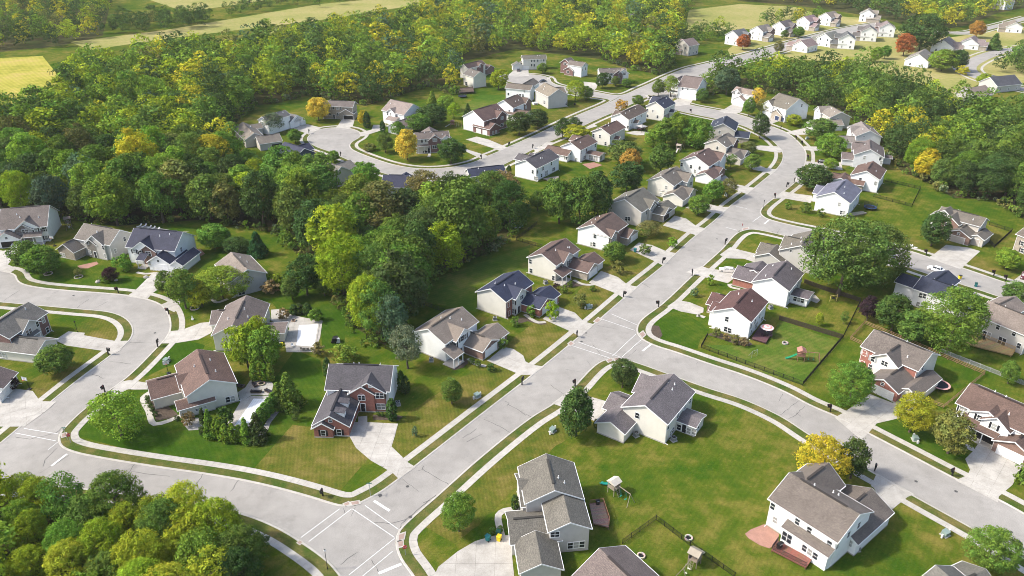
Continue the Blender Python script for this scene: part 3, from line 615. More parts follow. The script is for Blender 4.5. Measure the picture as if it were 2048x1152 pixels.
def add_block(h, cx, cy, axis, l, w, ze, pitch, wall, roof, z0=0.0, ov=OV, ridgevent=False, wname='wall'):
    zr = ze + pitch * w
    def P(s, t, z): return (cx + s, cy + t, z) if axis == 'x' else (cx - t, cy + s, z)
    mb = MB(); vs = []
    for s in (-l, l): vs += [P(s, -w, z0), P(s, w, z0), P(s, w, ze), P(s, 0, zr), P(s, -w, ze)]
    mb.add(vs, [(4,3,2,1,0), (5,6,7,8,9), (0,5,9,4), (1,2,7,6), (0,1,6,5)])
    mb.build(wname, M[wall[0]], h.root, wall[1])
    # concrete plinth
    mb = MB(); q = .03
    vs = [P(s, t, z) for s, t in ((-l-q, -w-q), (l+q, -w-q), (l+q, w+q), (-l-q, w+q)) for z in (0, .28)]
    mb.add(vs, [(0,2,3,1),(2,4,5,3),(4,6,7,5),(6,0,1,7),(1,3,5,7)]); mb.build('plinth', M['concrete'], h.root)
    t0, t1 = .02, .2; e = w + ov; le = l + ov; ye = zr - pitch * e
    prof = [(-e, ye + t1), (0, zr + t1), (e, ye + t1), (e, ye + t0), (0, zr + t0), (-e, ye + t0)]
    mb = MB(); mb.add([P(s, t, z) for s in (-le, le) for t, z in prof], [(0,6,7,1),(1,7,8,2),(2,8,9,3),(3,9,10,4),(4,10,11,5),(5,11,6,0),(0,1,4,5),(1,2,3,4),(6,11,10,7),(7,10,9,8)])
    ro = mb.build('roof', M['roof'], h.root, roof)
    # fascia boards: gutters along the eaves, rake boards on the gables
    mb = MB()
    for sg in (-1, 1):
        a, b = P(-le, sg * (e + .06), ye + .09), P(le, sg * (e + .06), ye + .09); mb.bar(a, b, .12, .16)
        s0, s1 = sg * (le + .002), sg * (le + .07)
        rp = [(-e-.1, ye + .15), (0, zr + .17), (e+.1, ye + .15), (e+.1, ye - .08), (0, zr - .10), (-e-.1, ye - .08)]
        mb.add([P(s, t, z) for s in (s0, s1) for t, z in rp], [(0,6,7,1),(1,7,8,2),(2,8,9,3),(3,9,10,4),(4,10,11,5),(5,11,6,0),(0,1,4,5),(1,2,3,4),(6,11,10,7),(7,10,9,8)])
    mb.build('fascia', M['trim'], h.root)
    if ridgevent and l > 3:
        k = random.uniform(.55, .85); c = MB(); a, b = P(-l*k, 0, zr + .225), P(l*k, 0, zr + .225); c.bar(a, b, .45, .12); c.build('ridge_vent', M['paint'], ro, tuple(v * .35 for v in roof))
    for s_, t_ in ((-1, 0), (1, 0), (0, -1), (0, 1)):
        n = Vector((s_, t_, 0)) if axis == 'x' else Vector((-t_, s_, 0))
        h.faces.append((Vector((cx, cy, 0)), n, axis, l, w, ze, pitch, zr, bool(s_)))
    return ro
def local_ray(h, x, y):
    u, v = (x - 1024.0) / FPX, (y - 576.0) / FPX
    d = Vector((u, CP - v * SP, -SP - v * CP)); o = Vector((0, 0, CAM_H)) - h.o
    ca, sa = math.cos(-h.a), math.sin(-h.a)
    R = lambda q: Vector((q.x*ca - q.y*sa, q.x*sa + q.y*ca, q.z))
    return R(o), R(d)
def to_local(h, p):
    q = Vector((p[0], p[1], p[2])) - h.o; ca, sa = math.cos(-h.a), math.sin(-h.a)
    return Vector((q.x*ca - q.y*sa, q.x*sa + q.y*ca, q.z))
def hit_wall(h, x, y, slack=.5):
    o, d = local_ray(h, x, y); best = None
    for c, n, axis, l, w, ze, pitch, zr, gable in h.faces:
        if d.dot(n) >= 0: continue
        half = l if gable else w; other = w if gable else l
        t = ((c + n*half) - o).dot(n) / d.dot(n); p = o + d*t
        q = p - c; s = q.y if abs(n.x) > .5 else q.x
        top = zr - pitch*abs(s) if gable else ze
        if abs(s) <= other + .05 and -slack <= p.z <= top + slack and (best is None or t < best[0]): best = (t, p, n, top)
    return best
def place_opening(h, tile, spec):
    x, y = spec[0], spec[1]; kind = spec[2]
    ht = hit_wall(h, *px(tile, x, y), 1.2 if kind[0] in 'gdo' else .4)
    if ht is None: print('no wall for', h.root.name, tile, spec); return
    t, p, n, top = ht; rz = math.atan2(n.y, n.x) + math.pi/2
    if kind[0] in 'go':
        w = 4.9 if kind in ('g', 'o') else 2.7
        f, pan = garage_meshes(w); o = put('garage_door', f, None, h.root, None, (p.x + n.x*.015, p.y + n.y*.015, .02), rz)
        if kind[0] == 'o':
            mb = MB(); mb.box(-w/2, w/2, -.004, .2, 0, 2.2); mb.build('shade_panel', M['black'], o)  # solid black panel, standing in for the shade inside an open garage
        else:
            for i in range(4): put('panel', pan, None, o, spec[3] if len(spec) > 3 else (.74,.73,.70), (0, 0, i*.55))
        return
    if kind[0] == 'd':
        f = MB(); f.box(-.62, -.47, -.07, .02, 0, 2.25); f.box(.47, .62, -.07, .02, 0, 2.25); f.box(-.47, .47, -.07, .02, 2.1, 2.25)
        o = f.build('door', M['trim'], h.root); o.location = (p.x + n.x*.015, p.y + n.y*.015, .2); o.rotation_euler = (0, 0, rz)
        MB().box(-.47, .47, -.03, .015, 0, 2.1).build('door_leaf', M['paint'], o, (.02,.02,.025)); MB().box(.32, .38, -.08, -.03, .95, 1.1).build('handle', M['trim'], o)
        return
    w, hh = {'w': (.95, 1.45), 's': (.95, 1.45), 'W': (1.8, 1.45), 'S': (1.8, 1.45), 'a': (1.5, 1.2), 'q': (.7, .7), 'L': (1.9, 2.05), 'm': (.75, .45)}[kind[0]]
    z = min(p.z, top - hh/2 - .12); z = max(z, hh/2 + .3)
    f, g, s = window_meshes(w, hh, 'arch' if kind[0] == 'a' else '')
    o = put('window', f, None, h.root, None, (p.x + n.x*.01, p.y + n.y*.01, z), rz); put('pane', g, None, o)
    if kind[0] in 'sS':
        for sg in (-1, 1): put('shutter', s, None, o, spec[3] if len(spec) > 3 else (.018,.018,.022), (sg*(w/2 + .32), 0, 0))
HOUSES = []
def house(label, tile, A, B, E, ze=5.5, pitch=.5, wall='white', roof='taupe', wings=(), win=(), face=None, az=None, vents=(), group=None, rv=True, name='house'):
    Ap, Bp, Ep = px(tile, *A), px(tile, *B), px(tile, *E)
    if tile in 'ABCD':      # the farther plots: taller walls, steeper roofs
        ze *= 1.17; pitch = max(pitch, .58); wings = [tuple(v*1.15 if (g[0] == 'w' and j == 4) or (g[0] == 's' and j == 5) else v for j, v in enumerate(g)) for g in wings]
    mid, ang, l, w, zr = ridge_frame(Ap, Bp, Ep, ze, pitch, az)
    h = House(); h.o = Vector((mid.x, mid.y, 0)); h.a = ang; h.faces = []; h.root = empty(name, (mid.x, mid.y, 0), ang)
    tag(h.root, label, 'house', group or 'houses of the neighbourhood')
    wm = ('siding', WALL[wall]) if isinstance(wall, str) else wall; rc = ROOF[roof]; rc = tuple(c * random.uniform(.93, 1.07) for c in rc)
    h.l, h.w, h.ze, h.zr, h.pitch = l, w, ze, zr, pitch; HOUSES.append(h)
    add_block(h, 0, 0, 'x', l, w, ze, pitch, wm, rc, ridgevent=rv)
    fside = 0; k = 0
    for wg in wings:
        k += 1
        def wmat(i):
            if len(wg) > i and wg[i]:
                v = wg[i]; return ('brick', BRICK[v]) if v in BRICK else ('siding', WALL[v])
            return wm
        if wg[0] == 'w':
            _, x, y, W, zw = wg[:5]; pt = wg[6] if len(wg) > 6 else pitch; W += .01*k
            if len(wg) <= 6 and zw >= 4.8 and 3.0 < W < 7.0: pt = .72; W = min(W*1.25, 7.2)
            T = to_local(h, G(*px(tile, x, y), zw + pt*W/2 + .2)); sg = 1 if T.y > 0 else -1
            end = max(abs(T.y) - OV, w + .6); fside = fside or sg
            tx = min(max(T.x, -l - 4), l + 4)
            inner = 0 if abs(tx) < l else 0
            add_block(h, tx, sg*(end + inner)/2, 'y', (end - inner)/2, W/2, zw + .011*k, pt, wmat(5), rc, ridgevent=(W > 6 and rv))
        elif wg[0] == 'p':
            _, xa, ya, xb, yb, xe, ye_, zw = wg[:8]
            m2, a2, l2, w2, z2 = ridge_frame(px(tile, xa, ya), px(tile, xb, yb), px(tile, xe, ye_), zw, pitch, ang)
            T = to_local(h, m2); w2 = min(w2, wg[9] if len(wg) > 9 else 5.0)
            add_block(h, T.x, T.y, 'x', l2 + .4, w2, zw + .013*k, pitch, wmat(8), rc, ridgevent=False)
        elif wg[0] == 's':
            _, x0, y0, x1, y1, zw = wg[:6]
            p0, p1 = to_local(h, G(*px(tile, x0, y0), zw)), to_local(h, G(*px(tile, x1, y1), zw)); sg = 1 if p0.y + p1.y > 0 else -1
            ye_ = max((abs(p0.y) + abs(p1.y))/2, w + 1.0); xa, xb = min(p0.x, p1.x), max(p0.x, p1.x); zt = min(zw + .35*(ye_ - w) + .2, ze - .6)
            mb = MB(); mb.add([(x, sg*yy, z + dz) for dz in (0, .16) for x, yy, z in ((xa, ye_, zw), (xb, ye_, zw), (xb, w - .05, zt), (xa, w - .05, zt))], [(0,1,2,3),(7,6,5,4),(0,4,5,1),(1,5,6,2),(3,7,4,0)])
            mb.build('porch_roof', M['roof'], h.root, rc)
            mb = MB(); mb.bar((xa, sg*(ye_+.05), zw+.08), (xb, sg*(ye_+.05), zw+.08), .1, .16); mb.bar((xa, sg*ye_, zw+.02), (xa, sg*w, zt+.02), .08, .14); mb.bar((xb, sg*ye_, zw+.02), (xb, sg*w, zt+.02), .08, .14); mb.build('fascia', M['trim'], h.root)
            if len(wg) > 6 and wg[6] == 'closed':
                mb = MB(); y2 = ye_ - .3; mb.add([(x, sg*yy, z) for x in (xa+.25, xb-.25) for yy, z in ((w-.1, 0), (y2, 0), (y2, zw+.05), (w-.1, zt-.1))], [(0,1,2,3),(4,5,6,7),(1,5,6,2),(3,2,6,7)]); mb.build('wall', M[wm[0]], h.root, wm[1])
                h.faces.append((Vector(((xa+xb)/2, 0, 0)), Vector((0, sg, 0)), 'x', (xb-xa)/2, y2, zw, pitch, zw, False))
            else:
                nps = max(2, round((xb - xa)/2.6) + 1)
                for i in range(nps): MB().box(-.09, .09, -.09, .09, 0, zw).build('porch_post', M['trim'], h.root).location = (xa + .25 + (xb-xa-.5)*i/(nps-1), sg*(ye_ - .3), 0)
                mb = MB(); mb.box(xa, xb, min(sg*w, sg*ye_), max(sg*w, sg*ye_), 0, .22); mb.build('porch_floor', M['concrete'], h.root)
        elif wg[0] == 'dorm':
            _, x, y, zw, dirx = wg; T = to_local(h, G(*px(tile, x, y), zw)); mb = MB(); d = dirx
            mb.add([(T.x + d*a, T.y + b, zw + c) for b in (-.75, .75) for a, c in ((.3, -.9), (.3, .5), (-1.9, .75), (-1.9, -.9))], [(0,1,2,3),(4,5,6,7),(0,4,5,1),(1,5,6,2)]); mb.build('dormer', M['siding'], h.root, WALL['white'])
            mb = MB(); mb.add([(T.x + d*a, T.y + b, zw + c) for c2 in (.04, .14) for a, b, c in ((.5, -.95, .46+c2), (.5, .95, .46+c2), (-1.9, .95, .75+c2), (-1.9, -.95, .75+c2))], [(0,1,2,3),(7,6,5,4),(0,4,5,1),(1,5,6,2),(3,7,4,0)]); mb.build('roof', M['roof'], h.root, rc)
    if face:
        sg = face[1] if len(face) > 1 else (fside or -1); z1 = face[2] if len(face) > 2 else ze - .25
        mb = MB(); y0 = sg*w; y1 = sg*(w + .06); mb.box(-l, l, min(y0, y1), max(y0, y1), 0, z1); mb.build('facing', M['brick'], h.root, BRICK[face[0]])
    for wd in win: place_opening(h, tile, wd)
    # roof pipes and vents, on the slope away from the front as a rule
    for i in range(random.choice((2, 3, 3))):
        s = random.choice((-1, 1)); xx = random.uniform(-l*.75, l*.75); yy = s*random.uniform(.15, .7)*w; zz = zr - pitch*abs(yy)
        mb = MB(); mb.cyl((0,0,-.1), (0,0,.55), .09, .09, 8); mb.cyl((0,0,0), (0,0,.3), .2, .1, 8, False)
        o = mb.build('vent_pipe', M['trim'], h.root); o.location = (xx, yy, zz + .18)
    # downspouts at the main corners
    for sx in (-1, 1):
        for sy in (-1, 1):
            mb = MB(); mb.bar((sx*(l-.12), sy*(w+.05), .1), (sx*(l-.12), sy*(w+.05), ze), .09); mb.bar((sx*(l-.12), sy*(w+.05), .12), (sx*(l-.12), sy*(w+.7), .06), .1); mb.build('downspout', M['trim'], h.root)
    return h
MAINAZ = math.radians(90 - 34.7)
house('white house with tan roof, brick garage gable and corner porch', 'a', (245,535), (700,230), (480,745), roof='tan', az=MAINAZ,
      wings=[('w',735,520,4.6,5.3),('w',1105,672,6.6,2.75,'brown'),('p',1000,590,1140,478,1300,605,2.7,'brown'),('s',592,945,740,850,2.7)],
      win=[(515,765,'s'),(607,712,'s'),(700,660,'s'),(748,630,'s'),(1100,870,'g'),(1238,745,'g1'),(610,960,'w'),(690,900,'d')])
house('cream house with navy roof and red brick front and garage', 'b', (280,395), (655,145), (490,578), roof='navy', wall='cream', az=MAINAZ, face=('red',),
      wings=[('w',705,385,4.2,5.35,'cream'),('w',1050,520,6.6,2.75,'red'),('p',930,465,1050,375,1200,485,2.7,'red')],
      win=[(520,605,'s'),(585,568,'s'),(530,718,'s'),(582,690,'s'),(700,505,'a'),(1045,720,'g'),(1142,615,'g1'),(660,690,'d')])
house('cream house with brown roof, long porch and stone garage', 'c', (230,330), (545,112), (430,490), roof='brown', wall='cream', az=MAINAZ,
      wings=[('w',603,305,4.6,5.3),('w',940,450,6.6,2.75,'stone'),('p',800,395,915,325,1062,425,2.7,'cream'),('s',505,650,645,562,2.7)],
      win=[(75,427,'w'),(80,550,'w'),(385,650,'w'),(455,528,'s'),(522,485,'s'),(595,440,'s'),(622,415,'s'),(920,610,'g'),(1020,510,'g1')])
house('white house with dark brown roof and stone garage, teal bin outside', 's', (242,612), (432,482), (405,745), roof='brown', az=MAINAZ, face=('brown',),
      wings=[('w',465,668,3.4,5.3,'stone'),('w',655,660,6.8,2.75,'stone')], win=[(255,727,'w'),(222,812,'w'),(247,812,'w'),(440,745,'w'),(465,735,'w'),(655,785,'g'),(445,800,'w')])
house('beige house with grey-brown roof and dark open double garage', 's', (565,355), (745,230), (755,480), roof='taupe', wall='beige', az=MAINAZ,
      wings=[('w',820,350,4.5,5.3),('w',862,400,2.6,5.0),('w',1015,435,6.6,2.75,'stone'),('p',935,412,980,375,1072,432,2.7,'beige')], win=[(577,550,'w'),(604,550,'w'),(780,490,'w'),(838,455,'w'),(985,550,'o')])
house('cream house with side-facing white garage behind the round yard trees', 's', (935,120), (1090,15), (1075,215), roof='taupe', wall='cream', az=MAINAZ,
      wings=[('w',1250,85,5.0,5.3),('w',1268,238,7.0,2.75),('p',1075,290,1130,225,1170,365,2.7)], win=[(983,230,'w'),(928,312,'w'),(1238,190,'s'),(1268,170,'s')])
house('white house with four small windows in its gable wall', 't', (465,525), (600,440), (655,605), roof='brown', az=MAINAZ-.03,
      wings=[('w',735,485,5.0,5.3),('w',748,640,7.0,2.75,'brown'),('p',570,695,640,640,655,768,2.7)], win=[(325,610,'w'),(420,632,'w'),(508,645,'w'),(460,678,'w')])
house('beige house at the start of the bend, one white gable window', 't', (680,360), (800,285), (800,435), roof='taupe', wall='beige', az=MAINAZ-.03,
      wings=[('w',888,340,4.6,5.3,'plum'),('w',1003,465,7.0,2.75),('p',865,505,930,455,905,570,2.7)], win=[(690,440,'w'),(850,420,'w')])
house('beige house with navy roof inside the street bend', 't', (748,192), (785,112), (880,262), roof='navy', wall='beige', wings=[('w',1028,275,7.0,2.75,'stone')], win=[(635,270,'w'),(712,277,'w')])
house('white house with grey roof and back sunroom, silver sedan in front', 'd', (1115,455), (1310,215), (1345,638), roof='gray', az=MAINAZ,
      wings=[('w',650,272,8.0,2.75,'red'),('p',890,320,955,245,745,285,2.9,'red'),('w',1650,672,4.6,2.6,None,.16)],
      win=[(1425,725,'w'),(1475,737,'w'),(1525,750,'w'),(1345,675,'w'),(1400,605,'w'),(1460,535,'w'),(1505,475,'w'),(1345,770,'W')])
house('white house with maroon roof and purple-brown deck', 'e', (565,378), (835,118), (828,583), roof='maroon', az=MAINAZ,
      wings=[('w',300,162,7.0,2.8,'brown'),('w',312,288,5.0,4.6)],
      win=[(500,530,'w'),(485,665,'w'),(535,690,'w'),(825,628,'w'),(880,562,'w'),(943,490,'w'),(968,555,'W'),(1025,385,'w'),(825,722,'w'),(890,645,'L')])
house('greige house with low side garage, left of the big shade tree', 'r', (615,775), (770,620), (410,805), roof='taupe', wall='greige', az=MAINAZ,
      wings=[('w',215,735,7.0,2.75),('p',300,850,380,770,165,860,2.7),('w',470,672,5.0,5.3)], win=[(520,830,'q')])
house('white house with blue-grey roof beside the round trampoline', 'r', (970,230), (1085,95), (1135,345), roof='bluegray', az=MAINAZ,
      wings=[('w',785,148,7.5,3.4)], win=[(1018,352,'w'),(1038,435,'w'),(1060,437,'w'),(1190,300,'w'),(1165,375,'W'),(1205,345,'w'),(1220,265,'w')])
house('white house with brown roof, fenced lawn behind it', 'u', (1295,780), (1365,680), (1440,865), roof='brown', wings=[('w',905,785,7.0,2.75,'stone'),('p',1030,850,1080,800,900,880,2.7)], win=[(1232,868,'w'),(1388,903,'w'),(1470,830,'w')])
house('pale grey house with back screen porch on the bend', 'u', (1338,560), (1330,458), (1480,635), roof='taupe', wall='pale', wings=[('w',1045,580,7.0,2.75),('w',1150,480,5.0,5.3),('w',1560,628,4.0,2.6,None,.15)], win=[(1275,640,'w'),(1437,655,'w'),(1445,690,'w')])
house('pale house with brown roof at the wood edge on the bend', 'u', (1335,368), (1240,272), (1170,410), roof='pale', wall='pale', wings=[('w',1148,312,5.0,5.3,'white'),('w',985,415,7.0,2.75)], win=[(1270,425,'m'),(1130,350,'w')])
house('beige house with white front gable beyond the bend trees', 'u', (1042,178), (942,122), (925,240), roof='pale', wall='beige', wings=[('w',830,112,5.5,5.3,'white'),('w',720,260,6.5,2.75,'white')], win=[(1000,250,'w'),(825,205,'w'),(800,160,'w')])
house('white porch house with two blue garage doors', 'D', (1235,503), (1085,460), (1270,527), roof='taupe', wings=[('w',1095,497,5.0,5.35),('w',1118,568,7.0,2.8,'stone'),('s',1005,565,1075,588,2.8)],
      win=[(1030,525,'s'),(1065,538,'s'),(1105,548,'s'),(1075,603,'g1',(.03,.045,.10)),(1110,622,'g1',(.03,.045,.10)),(1250,550,'w')])
house('pale house behind the golden yard tree', 'D', (935,410), (780,378), (722,437), roof='pale', wings=[('w',790,425,4.5,5.35),('w',790,480,6.8,2.8)], win=[(735,440,'s'),(755,446,'s'),(795,455,'s'),(735,480,'w'),(785,535,'g')])
house('white gabled house with brick-trimmed garage near the far corner', 'D', (535,350), (390,332), (555,375), roof='taupe', wings=[('w',375,335,5.5,5.35),('w',420,408,6.8,2.8),('s',320,430,370,440,2.8)], win=[(385,375,'w'),(385,410,'w'),(420,432,'q'),(515,395,'w'),(410,480,'g')])
house('cream and brick house with bright navy roof on the far corner', 'D', (185,530), (268,490), (320,543), roof='navy', wall='cream', az=MAINAZ, face=('stone',-1,2.8), wings=[('w',165,478,6.0,5.2),('w',330,580,3.0,3.0)], win=[(125,585,'w'),(165,590,'w'),(128,625,'w'),(200,632,'w'),(250,600,'w'),(295,575,'w')])
house('white house with dark patio gazebo in the far row', 'v', (1255,248), (1395,148), (1330,307), roof='brown', az=MAINAZ, wings=[('w',1430,310,3.5,3.0),('w',1180,205,7,2.8)], win=[(1330,385,'w'),(1350,325,'w'),(1385,300,'w'),(1450,265,'w'),(1310,380,'w')])
house('cream house with brown roof in the middle of the far row', 'v', (1040,395), (1190,315), (1125,470), roof='brown', wall='cream', az=MAINAZ, wings=[('w',1000,385,7,2.8),('w',1235,478,3,2.8)], win=[(958,465,'w'),(1023,475,'w'),(1080,548,'w'),(1130,490,'w'),(1185,460,'w'),(1160,535,'w')])
house('white house with a glazed back sunroom in the far row', 'v', (730,545), (895,458), (820,625), roof='brown', az=MAINAZ, wings=[('w',745,455,6,4.6),('w',490,560,7,2.8),('w',1055,650,4.6,2.7,None,.2)],
      win=[(655,620,'w'),(720,632,'w'),(665,695,'w'),(682,697,'w'),(778,710,'w'),(828,640,'w'),(885,615,'w'),(865,690,'W'),(975,570,'w'),(930,700,'L'),(980,705,'L'),(1030,690,'L')])
house('white house with dark brown roof and round table on its deck', 'v', (245,715), (515,605), (365,815), roof='dark', az=MAINAZ, wings=[('w',190,645,6,4.4),('w',310,640,7,2.8)], win=[(335,838,'w'),(382,840,'w'),(440,805,'w'),(525,755,'w'),(370,905,'W'),(475,860,'L'),(548,812,'W'),(425,875,'w')])
# around the left-hand loop
house('white and brick house with open garage at the left edge', 'i', (527,72), (30,112), (495,222), pitch=.66, roof='taupe', wings=[('w',258,150,6.2,5.35),('w',225,188,4.2,5.0,'brown'),('w',40,288,7.2,2.8),('s',240,330,420,335,2.9)],
      win=[(258,272,'W'),(367,258,'s'),(447,250,'s'),(475,335,'s'),(65,340,'q'),(110,430,'o')], face=('plum', -1, .9))
house('greige house with stone entry between the two white-trimmed neighbours', 'i', (1222,237), (857,170), (1100,415), pitch=.66, roof='taupe', wall='greige', wings=[('w',965,298,6.0,5.35),('w',915,348,3.2,4.9,'stone'),('w',640,400,6.6,2.9,'stone')],
      win=[(1058,437,'w'),(1080,522,'w'),(922,482,'w'),(900,390,'q'),(1275,348,'w'),(1180,470,'w'),(650,530,'W'),(975,495,'d')])
house('white house with navy roof, brick gable and three-bay garage', 'i', (1885,327), (1385,287), (1310,440), pitch=.66, roof='navy', wings=[('w',1455,362,5.6,5.35),('w',1490,412,4.0,5.0,'brown'),('w',1600,518,7.0,2.9),('w',1795,575,3.6,2.7),('s',1380,575,1480,570,2.8)],
      win=[(1375,475,'s'),(1440,482,'s'),(1520,498,'W'),(1525,572,'w'),(1620,572,'q'),(1855,455,'w'),(1650,670,'g',(.78,.78,.78)),(1795,670,'g1',(.78,.78,.78))])
house('greige house half hidden by the spreading yellow-green tree', 'k', (1100,305), (935,127), (1300,340), ze=5.2, roof='tan', wall='greige', wings=[('w',790,262,7.0,2.9)], win=[(1040,540,'W')])
house('cream house with dark brown roof beside the swimming pool', 'k', (950,875), (1090,570), (1330,657), ze=4.8, roof='taupe', wall='cream', wings=[('w',735,722,7.4,3.0),('w',1500,880,5.0,2.7,None,.14)], win=[])
house('cream corner house with brown roof and hedged patio', 'l', (815,515), (690,200), (1095,540), ze=5.2, roof='brown', wall='cream', wings=[('w',168,535,8.0,3.0),('w',470,470,6.0,4.6),('w',460,740,3.4,2.6)],
      win=[(1002,712,'w'),(1052,702,'w'),(690,815,'m'),(727,802,'m'),(765,790,'m')])
house('brick house with big gable window inside the loop', 'j', (-120,395), (295,130), (490,240), roof='taupe', wall=('brick', BRICK['plum']), wings=[('w',252,298,4.6,5.0,'greige'),('w',462,512,7.0,2.85,'cream'),('s',300,490,440,425,2.9)],
      win=[(445,310,'w'),(382,350,'w'),(488,410,'w'),(295,430,'W'),(15,572,'w'),(25,668,'W')])
house('low white garage house cut by the left edge', 'j', (-130,930), (-20,815), (100,875), ze=2.9, roof='taupe', win=[(40,1000,'g')])
# foreground
house('grey-roofed corner house with small glazed sunroom', 'f', (770,630), (1110,185), (1060,880), roof='slate', wall='cream', az=MAINAZ, wings=[('w',690,172,6.4,5.4),('p',310,800,465,655,500,968,2.75),('w',285,438,7.0,2.75),('w',1515,800,4.8,2.6,None,.25)],
      win=[(640,752,'w'),(1060,905,'w'),(1092,990,'w'),(1122,950,'w'),(1190,750,'w'),(1285,635,'w'),(1355,552,'w'),(1205,925,'w'),(1270,975,'d'),(1335,980,'w'),(1410,975,'w'),(1440,930,'w'),(1470,895,'w')])
house('red brick house with dark roof and two white dormers', 'g', (1270,265), (400,240), (335,548), pitch=.66, roof='dark', wall='white', face=None, wings=[('w',935,365,7.4,5.4,'red'),('w',820,495,4.3,5.05,'red'),('w',395,895,7.4,2.95,'red'),('w',290,995,4.0,2.6,'red'),('dorm',640,720,4.6,-1),('dorm',590,850,4.6,-1)],
      win=[(835,648,'a'),(1080,618,'S'),(1100,765,'S'),(950,455,'q'),(315,1125,'s'),(530,1115,'s'),(410,955,'q'),(860,815,'d'),(1312,330,'w')])
house('long grey-brown roofed house with railed back deck', 'm', (665,470), (575,95), (860,198), ze=5.9, roof='taupe', wall='greige', wings=[('p',820,780,750,510,1040,850,5.4,None,6.4),('w',305,362,8.4,4.4),('w',180,762,7.4,2.9),('p',500,1145,492,960,715,1110,2.8)],
      win=[(665,915,'a'),(822,1030,'w'),(882,1022,'w'),(942,1015,'w')])
house('brown-roofed house cut by the bottom edge', 'z', (1330,1222), (1198.6,1097.5), (1247,1089.5), ze=5.2, roof='taupe', wall='greige')
house('white house with red-brown deck and curved paver patio', 'n', (1225,665), (505,235), (1005,965), ze=6.3, roof='taupe', wings=[('w',912,128,6.8,6.1),('w',1350,390,9.0,3.2),('s',420,790,900,1115,3.4,'closed')],
      win=[(335,577,'w'),(360,717,'w'),(588,732,'w'),(710,822,'w'),(915,962,'w'),(480,895,'L'),(660,1005,'w'),(715,1045,'w'),(770,1085,'w'),(1215,770,'w'),(1110,867,'w'),(1187,890,'w'),(1125,952,'w'),(995,985,'w')])
house('roof corner of the house at the bottom right', 'x', (1480,1330), (1180,1080), (1220,978), roof='taupe', wall='white', wings=[('w',1660,1080,7.0,3.0)])
# right-hand column
house('brick and cream house beside the big trampoline', 'o', (1110,343), (515,97), (360,270), roof='taupe', wall='cream', face=('red',), wings=[('w',640,342,4.8,5.4,'cream'),('w',615,608,7.0,2.85,'red'),('w',870,700,4.0,2.7,'cream')],
      win=[(415,337,'s',(.35,.37,.38)),(505,377,'s',(.35,.37,.38)),(390,452,'w'),(475,482,'w'),(620,445,'a'),(1012,487,'w'),(940,612,'w'),(600,655,'q'),(590,775,'g'),(780,805,'g1')])
house('white house with brown roof, black shutters and open garage', 'o', (2200,950), (1500,648), (1335,850), roof='brown', wings=[('w',1720,912,7.0,5.35),('w',1775,1000,4.4,5.0),('w',1960,1249,7.2,2.85,'brown'),('s',1365,1044,1760,1230,2.8)],
      win=[(1430,927,'S'),(1590,1005,'s'),(1742,1092,'s'),(1525,1150,'W'),(1900,1385,'g',(.78,.78,.78)),(1670,1250,'o')])
house('beige house with fresh timber deck at the right edge', 'q', (2250,830), (1690,605), (1580,783), roof='tan', wall='greige', wings=[('w',1965,575,7.0,5.3)],
      win=[(1605,827,'w'),(1782,890,'w'),(1950,950,'w'),(1600,942,'w'),(1645,957,'w'),(1690,972,'w'),(1820,1042,'L'),(1995,1082,'w')])
house('white house with navy roof behind the leafy hedge trees', 'q', (1545,515), (1015,338), (850,482), ze=5.2, roof='navy', wall='pale', wings=[('w',1275,308,7.0,5.0),('p',985,400,870,368,792,442,4.2)], win=[(990,567,'w'),(1030,575,'w'),(962,662,'w')])
house('brick and beige house with three-bay garage on the side street', 'w', (1682,338), (1222,220), (1570,477), roof='taupe', wall='beige', wings=[('w',1250,298,6.0,5.4,'white'),('w',1297,373,4.6,5.0,'brown'),('w',1390,508,7.0,2.85,'brown'),('w',1570,560,4.2,2.7,'beige')],
      win=[(1245,347,'q'),(1265,457,'a'),(1595,497,'w'),(1637,440,'w'),(1378,550,'q'),(1345,640,'g',(.45,.40,.36)),(1530,675,'g1',(.45,.40,.36)),(1232,560,'d')])
house('brick house cut by the right edge on the side street', 'w', (2400,600), (2080,480), (2012,578), roof='taupe', wall=('brick', BRICK['stone']), win=[(2030,650,'s'),(2025,735,'s')])
# far left turning bay
house('white house with slate roof and double garage at the turning bay', 'A', (368,325), (608,256), (600,372), roof='slate', wings=[('w',715,352,8.6,2.9),('w',800,362,4.0,2.7)], win=[(320,405,'w'),(365,440,'w'),(725,460,'g'),(800,430,'g1')])
house('low beige house with tan roof behind the white turning-bay house', 'A', (300,545), (180,432), (400,575), ze=3.2, roof='tan', wall='beige', wings=[('w',590,575,7.5,2.8),('w',370,440,5,3.1)], win=[(530,640,'o')])
house('dark blue house with navy roof by the wood', 'A', (812,702), (612,637), (695,805), roof='navy', wall='ink', wings=[('w',860,640,6.5,3.2)], win=[(722,830,'w'),(812,808,'w'),(560,780,'w'),(620,795,'w')])
house('beige house with tan roof in front of the turning bay', 'A', (1190,880), (940,800), (1080,1000), ze=4.2, roof='tan', wall='beige', wings=[('w',1285,815,7,3)], win=[(880,950,'w')])
house('brick house with open garage at the head of the turning bay', 'A', (1325,170), (1000,158), (1215,262), roof='taupe', wall=('brick', BRICK['stone']), wings=[('w',1255,282,7.0,2.85,'stone')],
      win=[(1110,285,'w'),(1150,288,'w'),(1185,290,'w'),(1070,285,'w'),(1045,348,'w'),(1075,348,'w'),(1155,350,'w'),(1115,350,'d'),(1262,380,'o')])
